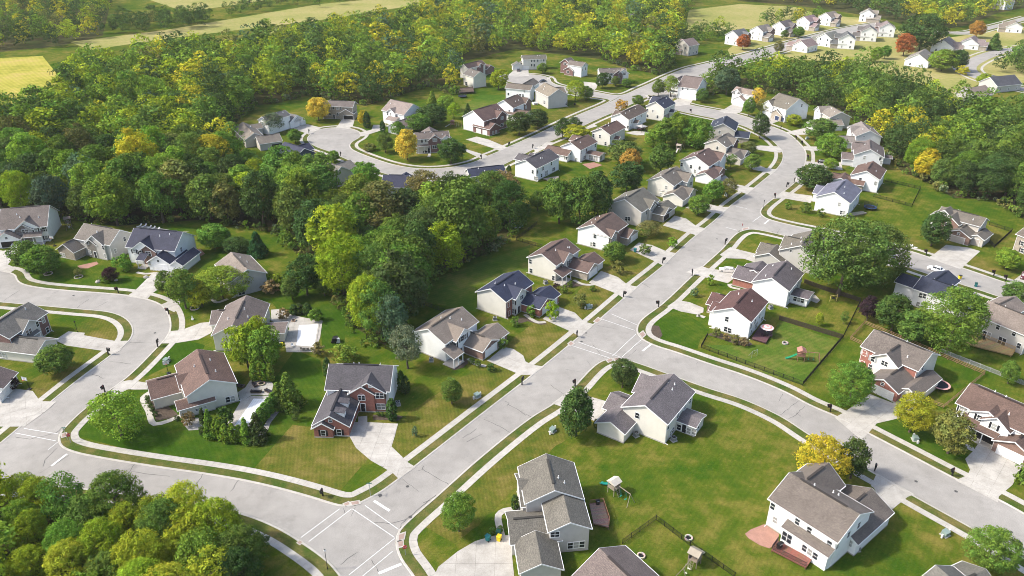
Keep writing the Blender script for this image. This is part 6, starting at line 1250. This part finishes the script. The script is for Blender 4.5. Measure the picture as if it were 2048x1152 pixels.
pool('k', [(1620,872),(1832,862),(1790,1100),(1592,1085)], 'swimming pool under a pale cover on the concrete terrace'); slabs('patio', tp('l',(1130,742),(1245,668),(1440,672),(1470,560),(1410,495),(1230,520),(1180,590),(1105,640),(1120,700)), 'paved terrace with the fire pit behind the corner house', 1.8, z=.06)
slabs('patio', tp('l',(1125,745),(1240,675),(1435,680),(1425,770),(1270,985),(1090,1040),(985,975)), 'pale surround of the hedged pool', 2.0, z=.05); pool('l', [(1262,700),(1405,705),(1235,960),(1060,985)], 'white-covered pool between the evergreen rows')
patch('gravel_bed', 'l', [(870,1090),(890,1040),(1000,1120),(1160,1130),(1400,1060),(1440,950),(1560,800),(1590,760),(1500,700),(1420,900),(1300,1100)], M['gravel'], .03); patch('gravel_bed', 'l', [(540,960),(600,1030),(740,1020),(790,1000),(700,900),(560,900)], M['gravel'], .03)
patch('planting_bed', 'e', [(230,740),(420,800),(650,880),(800,900),(850,870),(780,820),(560,760),(350,700)], M['mulch'], .03); patch('planting_bed', 'z', [(1296,660),(1302,650),(1318,652),(1325,670),(1318,680),(1304,676)], M['mulch'], .03); patch('planting_bed', 'g', [(985,880),(1190,880),(1310,880),(1400,900),(1330,960),(990,945)], M['mulch'], .03)
patch('planting_bed', 'a', [(520,1050),(600,1090),(720,1050),(790,990),(760,920),(640,990)], M['mulch'], .03); patch('planting_bed', 'b', [(560,830),(650,870),(780,830),(960,880),(1050,870),(960,830),(760,780),(640,780)], M['mulch'], .03); patch('planting_bed', 'c', [(440,740),(520,790),(640,770),(800,760),(650,700),(560,700)], M['mulch'], .03); patch('planting_bed', 'l', [(170,680),(230,650),(480,850),(500,890),(270,930)], M['mulch'], .03)
patch('patio', 'n', [(50,860),(110,815),(250,760),(400,862),(390,945),(300,1010),(200,975),(85,905)], M['brickpave'], .05, 'curved clay paver patio behind the white house'); patch('patio', 'i', [(790,625),(990,580),(1010,605),(900,650),(820,650)], M['brickpave'], .05, 'clay paver forecourt of the greige house'); patch('patio', 'i', [(1395,215),(1500,212),(1820,272),(1940,275),(1740,308),(1400,262)], M['concrete'], .05, 'pale terrace behind the greige house'); patch('patio', 'i', [(1990,455),(2048,450),(2100,500),(2048,530)], M['brickpave'], .05, 'clay paver patio right of the navy-roofed house'); patch('patio', 'd', [(1640,660),(1700,680),(1765,750),(1720,790),(1640,760)], M['concrete'], .05, 'worn concrete pad behind the sunroom')
patch('patio', 'v', [(840,760),(960,740),(1050,770),(920,810)], M['brickpave'], .05, 'small patio before the glazed sunroom'); patch('patio', 'v', [(1280,440),(1380,420),(1520,430),(1540,460),(1400,465)], M['concrete'], .05, 'patio under the dark gazebo')
def deck(tile, pts, h, col, label, rail=True, railcol=None):
    P = [G(*px(tile, x, y), h) for x, y in pts]; c = sum(P, Vector())/len(P); c.z = 0; Q = [p - c for p in P]; r = empty('deck', c)
    ax = (Q[1]-Q[0]); ax.z = 0; ax.normalize(); ay = Vector((-ax.y, ax.x, 0)); vs = [q.dot(ay) for q in Q]; n = max(3, int((max(vs)-min(vs))/.28)); k = 0
    flat = [Vector((q.x, q.y, 0)) for q in Q]
    for i in range(n):
        v0 = min(vs) + (max(vs)-min(vs))*i/n; v1 = min(vs) + (max(vs)-min(vs))*(i+1)/n - .02
        b = clip(clip([q.copy() for q in flat], ay*v0, ay), ay*v1, -ay)
        if len(b) < 3: continue
        m = len(b); t = MB(); t.add([(q.x, q.y, z) for z in (h-.05, h+random.uniform(0,.01)) for q in b], [tuple(range(m, 2*m)) if True else ()] + [(j, (j+1) % m, m+(j+1) % m, m+j) for j in range(m)]); f0 = t.f[0]
        solid('plank', t, 'wood', r, tuple(v*random.uniform(.85,1.12) for v in col))
    m = len(flat); sk = MB()
    for i in range(m): a, b = flat[i], flat[(i+1) % m]; sk.bar(a*.97 + Vector((0,0,h-.2)), b*.97 + Vector((0,0,h-.2)), .06, .26); 
    solid('skirt', sk, 'wood', r, tuple(v*.7 for v in col))
    for q in flat: solid('post', MB().bar(q*.96, q*.96 + Vector((0,0,h-.06)), .12), 'wood', r, tuple(v*.7 for v in col))
    if rail:
        for i in range(rail if isinstance(rail, int) and rail > 1 else m-1):
            a, b = flat[i]*.98, flat[(i+1) % m]*.98; rm = MB(); rm.bar(a + Vector((0,0,h+.95)), b + Vector((0,0,h+.95)), .09, .06); rm.bar(a + Vector((0,0,h+.15)), b + Vector((0,0,h+.15)), .05, .06)
            for j in range(int((b-a).length/.16)+1): q = a + (b-a).normalized()*j*.16; rm.bar(q + Vector((0,0,h+.1)), q + Vector((0,0,h+.95)), .035)
            solid('railing', rm, 'wood', r, railcol or col)
    return tag(r, label, 'deck')
deck('n', [(385,925),(320,1015),(680,1200),(740,1115)], .7, (.26,.105,.08), 'red-brown deck with black grill behind the white house', 2, (.05,.03,.03)); deck('m', [(1018,600),(1160,585),(1225,785),(1215,838),(1060,800)], .8, (.33,.21,.16), 'railed brown deck on the long grey-brown roofed house', 3, (.24,.12,.07)); deck('e', [(945,622),(1125,680),(1030,848),(835,790)], .6, (.12,.06,.07), 'purple-brown deck under the striped umbrella', False)
deck('q', [(1470,1000),(1560,970),(1960,1130),(1930,1180),(1450,1060)], .7, (.55,.37,.16), 'fresh yellow timber deck with open joists', 1, (.55,.37,.16)); deck('v', [(440,905),(600,880),(600,915),(530,940)], .5, (.30,.27,.24), 'small grey deck at the dark brown roofed house', False); deck('C', [(175,600),(330,580),(350,630),(200,640)], 1.2, (.13,.09,.07), 'dark raised deck at the far white house', True); deck('r', [(1110,440),(1260,420),(1300,440),(1130,470)], .4, (.36,.30,.22), 'tan deck beside the netted trampoline', False)
def boxes(name, x, y, tile, parts, label, cat, rz=0, group=None):
    """a small thing of several shaped parts: (part, material, colour, [boxes])"""
    r = empty(name, at(x, y, tile), rz)
    for pn, mt, col, bl in parts:
        mb = MB()
        for b in bl: mb.box(*b) if len(b) == 6 else b[0](mb)
        solid(pn, mb, mt, r, col)
    return tag(r, label, cat, group)
# play towers
def playset(x, y, tile, rz, wood, slidecol, roofc, label):
    r = empty('play_tower', at(x, y, tile), rz)
    for a in (-.8,.8):
        for b in (-.8,.8): solid('leg', MB().box(a-.06,a+.06,b-.06,b+.06,0,2.9), 'wood', r, wood)
    solid('platform', MB().box(-.9,.9,-.9,.9,1.4,1.5), 'wood', r, wood); solid('railing', MB().box(-.88,.88,-.88,-.82,1.5,2.2).box(-.88,.88,.82,.88,1.5,2.2), 'wood', r, wood)
    mb = MB(); mb.add([(-1.1,-1.1,2.85),(1.1,-1.1,2.85),(1.1,1.1,2.85),(-1.1,1.1,2.85),(0,-1.1,3.5),(0,1.1,3.5)], [(0,4,5,3),(1,2,5,4),(0,1,4),(2,3,5)]); solid('roof', mb, 'paint', r, roofc)
    mb = MB(); n = 8
    for i in range(n): t0, t1 = i/n, (i+1)/n; mb.bar((-.9-2.6*t0,0,1.5*(1-t0)**1.3+.1),(-.9-2.6*t1,0,1.5*(1-t1)**1.3+.1),.55,.05); mb.bar((-.9-2.6*t0,.28,1.5*(1-t0)**1.3+.2),(-.9-2.6*t1,.28,1.5*(1-t1)**1.3+.2),.05,.22); mb.bar((-.9-2.6*t0,-.28,1.5*(1-t0)**1.3+.2),(-.9-2.6*t1,-.28,1.5*(1-t1)**1.3+.2),.05,.22)
    solid('slide', mb, 'paint', r, slidecol); solid('swing_beam', MB().bar((.8,0,2.5),(4.2,0,2.5),.12).bar((4.2,0,2.5),(4.5,-1.1,0),.1).bar((4.2,0,2.5),(4.5,1.1,0),.1), 'wood', r, wood)
    for k in (1.9, 3.1): solid('swing', MB().bar((k,-.2,2.45),(k,-.2,.5),.02).bar((k,.2,2.45),(k,.2,.5),.02).box(k-.12,k+.12,-.28,.28,.45,.5), 'paint', r, slidecol)
    solid('ladder', MB().bar((.95,-.3,1.45),(1.6,-.3,0),.06).bar((.95,.3,1.45),(1.6,.3,0),.06).bar((1.1,-.3,1.1),(1.1,.3,1.1),.05).bar((1.25,-.3,.75),(1.25,.3,.75),.05).bar((1.4,-.3,.4),(1.4,.3,.4),.05), 'wood', r, wood)
    return tag(r, label, 'play tower', 'play towers in the back lawns')
playset(1600,720,'z',math.radians(-10),(.30,.16,.11),(.02,.28,.13),(.34,.17,.13),'brown play tower with green slide on the fenced lawn'); playset(1227,985,'z',math.radians(-50),(.28,.24,.18),(.01,.22,.18),(.55,.50,.42),'play tower with teal slide behind the grey-brown roof'); playset(1388,1128,'z',math.radians(-130),(.25,.20,.15),(.62,.60,.50),(.30,.26,.20),'weathered wooden play tower with pale slide at the bottom edge'); playset(138,452,'z',math.radians(-60),(.2,.17,.14),(.75,.75,.75),(.15,.12,.1),'swing set with white slide by the left wood'); playset(905,254,'z',0,(.22,.13,.09),(.5,.5,.48),(.2,.1,.08),'brown play frame behind the brick far house'); playset(1357,303,'z',1.0,(.3,.25,.2),(.6,.55,.5),(.3,.25,.2),'pale play frame beside the far clump of trees')
def trampoline(x, y, tile, R_, pad, mat_, net, label):
    r = empty('trampoline', at(x, y, tile)); solid('frame', MB().ring(R_-.06, R_+.02, .78, .86, 24), 'black', r); solid('mat', MB().cyl((0,0,.8),(0,0,.83),R_-.42,R_-.42,24), 'paint', r, mat_); solid('pad', MB().ring(R_-.45, R_, .84, .9, 24), 'paint', r, pad)
    for i in range(6): t = i*1.047; solid('leg', MB().bar((R_*.96*math.cos(t), R_*.96*math.sin(t), 0), (R_*.96*math.cos(t), R_*.96*math.sin(t), .8), .07), 'black', r)
    if net:
        for i in range(6): t = i*1.047+.5; solid('net_pole', MB().cyl((R_*math.cos(t), R_*math.sin(t), .1), (R_*math.cos(t), R_*math.sin(t), 2.6), .035), 'black', r)
        mb = MB()
        for i in range(40): t = i*.15708; mb.bar((R_*math.cos(t), R_*math.sin(t), .85), (R_*math.cos(t), R_*math.sin(t), 2.5), .02)
        for j in range(10): mb.ring(R_-.01, R_+.01, .9+.16*j, .915+.16*j, 24)
        solid('net', mb, 'black', r)
    return tag(r, label, 'trampoline', 'trampolines')
trampoline(1180,690,'o',2.25,(.62,.33,.30),(.015,.015,.03),False,'large trampoline with pink rim on the rail-fenced lawn'); trampoline(1330,400,'r',2.2,(.03,.08,.2),(.01,.01,.012),True,'netted black trampoline behind the blue-grey roof'); trampoline(1034,455,'z',2.3,(.25,.28,.30),(.02,.03,.05),False,'grey-rimmed trampoline on the lawn by the wood'); trampoline(230,690,'C',2.3,(.03,.06,.12),(.02,.02,.03),True,'netted dark trampoline on the far striped lawn')
# umbrella and table on the deck
r = empty('patio_umbrella', G(1532,668,.6)); solid('pole', MB().cyl((0,0,0),(0,0,2.4),.03), 'trim', r)
n = 12; cols = [(.75,.30,.28),(.80,.62,.58)]
for k in range(4):
    mb = MB(); r0, r1 = .05+k*.42, .05+(k+1)*.42; z0, z1 = 2.55-.55*(r0/1.75)**1.2, 2.55-.55*(r1/1.75)**1.2
    mb.add([(q*math.cos(6.283*i/n), q*math.sin(6.283*i/n), z) for q, z in ((r0,z0),(r1,z1)) for i in range(n)], [(i,(i+1) % n,n+(i+1) % n,n+i)[::-1] for i in range(n)]); solid('canopy_band', mb, 'paint', r, cols[k % 2])
for i in range(8): t = i*.785; solid('rib', MB().bar((0,0,2.5),(1.7*math.cos(t),1.7*math.sin(t),1.98),.02), 'black', r)
tag(r, 'red and white striped umbrella on the purple-brown deck', 'umbrella')
r = empty('garden_table', G(1532,671,.6)); solid('top', MB().cyl((0,0,.68),(0,0,.73),.65,.65,14), 'black', r)
for a in (.8,2.4,3.9,5.5): solid('leg', MB().bar((.4*math.cos(a),.4*math.sin(a),0),(.4*math.cos(a),.4*math.sin(a),.68),.05), 'black', r)
tag(r, 'dark round table under the striped umbrella', 'table')
def chair(x, y, z, rz, col, label, tile='z'):
    r = empty('garden_chair', G(*px(tile, x, y), z), rz); solid('seat', MB().box(-.3,.3,-.3,.3,.38,.46), 'paint', r, col); solid('backrest', MB().box(-.3,.3,.26,.34,.46,1.0), 'paint', r, col)
    for a in (-.26,.26):
        solid('armrest', MB().box(a-.05,a+.05,-.3,.3,.62,.67), 'paint', r, col)
        for b in (-.26,.26): solid('leg', MB().box(a-.03,a+.03,b-.03,b+.03,0,.62 if b < 0 else .4), 'paint', r, col)
    return tag(r, label, 'chair', 'garden chairs')
chair(1525,672,.6,1.2,(.05,.03,.05),'dark chair left of the table on the purple-brown deck'); chair(1541,674,.6,-1.8,(.05,.03,.05),'dark chair right of the table on the purple-brown deck'); chair(604,700,.06,2.8,(.35,.3,.25),'left brown chair of three at the pool terrace edge'); chair(609,701,.06,3.1,(.35,.3,.25),'middle brown chair of three at the pool terrace edge'); chair(616,701,.06,3.4,(.35,.3,.25),'right brown chair of three at the pool terrace edge')
chair(585,694,.06,.5,(.8,.8,.8),'white chair on the pool terrace'); chair(1955,678,.7,.4,(.02,.02,.02),'left black chair on the fresh timber deck'); chair(1961,678,.7,-.3,(.02,.02,.02),'middle black chair on the fresh timber deck'); chair(1967,680,.7,0,(.02,.02,.02),'right black chair on the fresh timber deck')
def sofa(x, y, tile, rz, L, label):
    r = empty('outdoor_sofa', at(x, y, tile), rz); solid('frame', MB().box(-L/2,L/2,-.45,.45,.08,.35), 'wood', r, (.12,.09,.07))
    for k in range(int(L/.8)): w0 = -L/2 + k*L/int(L/.8); solid('cushion', MB().box(w0+.03,w0+L/int(L/.8)-.03,-.42,.3,.35,.5), 'paint', r, (.022,.022,.03)); solid('back_cushion', MB().box(w0+.03,w0+L/int(L/.8)-.03,.28,.46,.5,.85), 'paint', r, (.022,.022,.03))
    for s in (-1, 1): solid('armrest', MB().box(s*L/2-.08,s*L/2+.08,-.45,.45,.35,.62), 'wood', r, (.12,.09,.07))
    return tag(r, label, 'sofa', 'outdoor sofas')
sofa(1295,640,'l',math.pi,2.4,'black cushioned sofa in front of the round fire pit'); sofa(1430,640,'l',1.0+math.pi/2,2.4,'black cushioned sofa right of the round fire pit'); sofa(1280,570,'l',2.2,1.6,'black cushioned seat left of the round fire pit'); sofa(1140,580,'l',2.8,1.6,'dark sofa by the house wall on the terrace')
def firepit(x, y, tile, R_, label, col=(.36,.27,.21)):
    r = empty('fire_pit', at(x, y, tile)); n = 12; pm = MB(); pm.add([(R_*q*math.cos(t), R_*q*math.sin(t), z) for z in (0,.36) for q in (.7,1) for t in (-.24,.24)], [(0,2,3,1),(4,5,7,6),(2,6,7,3),(0,1,5,4),(0,4,6,2),(1,3,7,5)]); me = pm.mesh('stone'); me.materials.append(M['paint'])
    for i in range(n): o = put('stone', me, None, r, tuple(c*random.uniform(.8,1.2) for c in col)); o.rotation_euler = (0,0,i*6.2832/n)
    solid('ash', MB().cyl((0,0,.02),(0,0,.1),R_*.7,R_*.7,12), 'black', r); return tag(r, label, 'fire pit', 'fire pits')
firepit(1345,555,'l',.95,'round stone fire pit among the black sofas'); firepit(1570,687,'z',.8,'stone fire ring on the fenced lawn by the deck',(.42,.38,.32)); firepit(1575,830,'k',.7,'small square-set fire pit at the pool terrace'); firepit(1282,1113,'z',.75,'pale ring of blocks by the foreground fence',(.5,.46,.38)); firepit(1377,1077,'z',.75,'pale stone ring on the lawn above the bottom play tower',(.5,.46,.38))
def ac(x, y, label):
    r = empty('air_conditioner', at(x, y), random.uniform(0,.6)); solid('pad', MB().box(-.55,.55,-.55,.55,0,.08), 'concrete', r); solid('casing', MB().box(-.42,.42,-.42,.42,.08,.85), 'paint', r, (.32,.33,.33)); solid('grille', MB().ring(.1,.36,.85,.87,14), 'black', r); solid('louvres', MB().box(-.43,.43,-.43,.43,.25,.3).box(-.43,.43,-.43,.43,.45,.5).box(-.43,.43,-.43,.43,.65,.7), 'black', r); r.scale = (1.15,)*3; return tag(r, label, 'air conditioner', 'air conditioners')
for x, y, l_ in [(1272,872,'between the grey-roofed garage and gable'),(1347,881,'by the glazed sunroom steps'),(990,640,'under the navy-roofed cream gable'),(1091,567,'under the brown-roofed cream gable'),(863,722,'under the tan-roofed white gable'),(1712,1100,'at the foot of the white gable with five windows'),(796,810,'behind the brick house\'s tall evergreen'),(1541,617,'at the white gable behind the maroon roof')]: ac(x, y, 'grey air conditioner ' + l_)
boxes('grill', 395,1030,'n', [('lid','black',None,[(-.6,.6,-.3,.3,.75,1.15)]),('cart','black',None,[(-.55,.55,-.25,.25,.1,.75)]),('shelf','black',None,[(.6,1.0,-.25,.25,.72,.78)]),('handle','trim',None,[(-.4,.4,-.36,-.31,.98,1.02)])], 'black grill on the red-brown deck', 'grill', .6).location.z = .7
boxes('grill', 1100,640,'m', [('lid','black',None,[(-.35,.35,-.25,.25,.7,1.05)]),('cart','black',None,[(-.3,.3,-.2,.2,.05,.7)]),('handle','trim',None,[(-.2,.2,-.3,-.26,.9,.94)])], 'small black grill on the railed brown deck', 'grill', .2).location.z = .8
boxes('swing_frame', 1940,760,'d', [('post','wood',(.6,.47,.15),[(-1.1,-.95,-.07,.07,0,2.0)]),('post','wood',(.6,.47,.15),[(.95,1.1,-.07,.07,0,2.0)]),('beam','wood',(.6,.47,.15),[(-1.1,1.1,-.06,.06,1.75,1.87)]),('tyre_swing','black',None,[(lambda mb: mb.ring(.25,.5,.85,1.05,14),)])], 'yellow post frame with a hanging tyre', 'swing', .2)
boxes('gazebo', 1283,262,'z', [('canopy','paint',(.35,.33,.32),[(lambda mb: mb.add([(-2,-2,2.4),(2,-2,2.4),(2,2,2.4),(-2,2,2.4),(0,0,3.2)],[(0,1,4),(1,2,4),(2,3,4),(3,0,4)]),)])] + [('post','black',None,[(a-.05,a+.05,b-.05,b+.05,0,2.45)]) for a in (-1.9,1.9) for b in (-1.9,1.9)], 'dark post gazebo behind the far white row', 'gazebo', .6)
boxes('goal_net', 870,1040,'e', [('frame','paint',(.25,.28,.27),[(lambda mb: mb.bar((-.9,0,0),(-.9,0,1.9),.05).bar((.9,0,0),(.9,0,1.9),.05).bar((-.9,0,1.9),(.9,0,1.9),.05).bar((-.9,0,1.9),(-.9,1,0),.04).bar((.9,0,1.9),(.9,1,0),.04),)]),('mesh','black',None,[(lambda mb: [mb.bar((-.9+i*.18,0,1.9),(-.9+i*.18,1,0),.012) for i in range(11)] and mb,)])], 'leaning dark sports net on the fenced lawn', 'net', .5)
boxes('toy_heap', 2005,1050,'k', [('slide','paint',(.02,.02,.02),[(-1.2,-.2,-.3,.3,.2,.6),(-.9,.3,-.6,.1,.6,1.5)]),('playhouse','paint',(.6,.6,.6),[(.1,1.1,-.5,.4,0,.9),(.2,1.0,-.4,.3,.9,1.2)]),('cover','black',None,[(-.5,.8,.2,1.2,0,1.3)])], 'heap of black and white play things on the lawn', 'play things', .3)
boxes('cooler', 1445,1080,'k', [('bin','paint',(.7,.6,.02),[(-.1,.5,-.3,.3,0,.8)]),('box','paint',(.05,.35,.4),[(-.9,-.2,-.3,.4,0,.7)]),('lid','trim',None,[(-.92,-.18,-.32,.42,.7,.76)])], 'yellow and turquoise tubs beside the pool terrace', 'tubs')
for k, (x, y) in enumerate([(1430,222),(1480,222),(1530,238),(1570,246),(1615,258)]):
    boxes('lounger', x, y, 'i', [('seat','trim',None,[(-1,.4,-.3,.3,.25,.35)]),('backrest','trim',None,[(lambda mb: mb.bar((.4,0,.3),(1.0,0,.8),.6,.08),)])] + [('leg','trim',None,[(a-.03,a+.03,b-.03,b+.03,0,.26)]) for a in (-.9,.3) for b in (-.26,.26)], ['first','second','third','fourth','fifth'][k] + ' white lounger from the left on the terrace by the wood', 'lounger', 1.1, 'white loungers')
boxes('hot_tub', 970,760,'C', [('shell','paint',(.75,.76,.78),[(-1.2,1.2,-1.2,1.2,0,.85)]),('cover','paint',(.5,.55,.62),[(-1.25,1.25,-1.25,1.25,.85,.97)]),('step','wood',(.2,.14,.1),[(-.6,.6,-1.7,-1.2,0,.4)])], 'white hot tub with blue-grey cover in the far row', 'hot tub', .4)
boxes('garden_statue', 540,815,'k', [('base','trim',None,[(-.3,.3,-.3,.3,0,.3)]),('figure','trim',None,[(lambda mb: mb.cyl((0,0,.3),(0,0,.9),.2,.12).cyl((0,0,.9),(0,0,1.15),.12,.1),)])], 'small white ornament on the lawn by the loop', 'statue')
boxes('white_tarps', 865,55,'q', [('sheet','trim',None,[(-1.6,.2,-.6,.6,0,.25)]),('bundle','trim',None,[(.4,1.3,-.5,.3,0,.4)]),('board','trim',None,[(1.6,2.6,-1.2,-.6,0,.08)])], 'scattered white sheets on the grass by the shade tree', 'sheets', -.4)
boxes('planter', 1895,150,'p', [('soil','black',None,[(-.4,.4,-.4,.4,0,.1)]),('bowl','paint',(.2,.15,.12),[(-.35,.35,-.35,.35,.1,.5)])], 'small brown planter on the lawn edge', 'planter') if False else None
for x, y, t_, l_ in [(495,705,'i','stone ring round the twin tree\'s foot'),(805,738,'i','stone ring round the bare sapling'),(560,700,'k','stone ring under the upright bright tree')]:
    r = empty('tree_ring', at(x, y, t_)); n = 14; pm = MB(); R_ = 1.3; pm.add([(R_*q*math.cos(t), R_*q*math.sin(t), z) for z in (0,.22) for q in (.82,1) for t in (-.2,.2)], [(0,2,3,1),(4,5,7,6),(2,6,7,3),(0,1,5,4),(0,4,6,2),(1,3,7,5)]); me = pm.mesh('stone'); me.materials.append(M['paint'])
    for i in range(n): o = put('stone', me, None, r, tuple(c*random.uniform(.8,1.15) for c in (.42,.36,.30))); o.rotation_euler = (0,0,i*6.2832/n)
    tag(r, l_, 'tree ring', 'stone tree rings')
# rocks in the loop lawn
for k, (x, y, s_) in enumerate([(197,564,1.0),(232,561,.7),(292,555,.9)]):
    v, f = [], []; me = bpy.data.meshes.new('boulder'); mb = MB(); rr = random.Random(k); n = 8
    rings = [[(s_*rr.uniform(.8,1.1)*math.cos(6.283*i/n)*q, s_*rr.uniform(.7,1.0)*math.sin(6.283*i/n)*q, s_*z) for i in range(n)] for q, z in ((1,0),(.9,.35),(.5,.6))]
    mb.add(sum(rings, []), [(j*n+i, j*n+(i+1) % n, (j+1)*n+(i+1) % n, (j+1)*n+i) for j in range(2) for i in range(n)] + [tuple(range(2*n, 3*n))]); o = solid('boulder', mb, 'paint', None, (.33,.30,.27)); o.location = at(x, y); tag(o, ['pale boulder at the purple tree\'s bed','small boulder right of the purple tree','boulder beside the three-bay drive bed'][k], 'boulder', 'garden boulders')

# ------------------------------------------------------------------ haze
hz = MB().box(-1500, 1500, -120, 1900, -1.0, 108.0).mesh('haze'); hm = bpy.data.materials.new('haze'); hm.use_nodes = True; hn = hm.node_tree.nodes; hn.remove(hn['Principled BSDF'])
pv = hn.new('ShaderNodeVolumePrincipled'); pv.inputs['Color'].default_value = (0.93, 0.93, 0.90, 1); pv.inputs['Density'].default_value = 0.00006; pv.inputs['Anisotropy'].default_value = 0.0
hm.node_tree.links.new(pv.outputs[0], hn['Material Output'].inputs['Volume']); hz.materials.append(hm); tag(put('haze', hz), 'thin pale haze over the far trees and houses', kind='stuff')
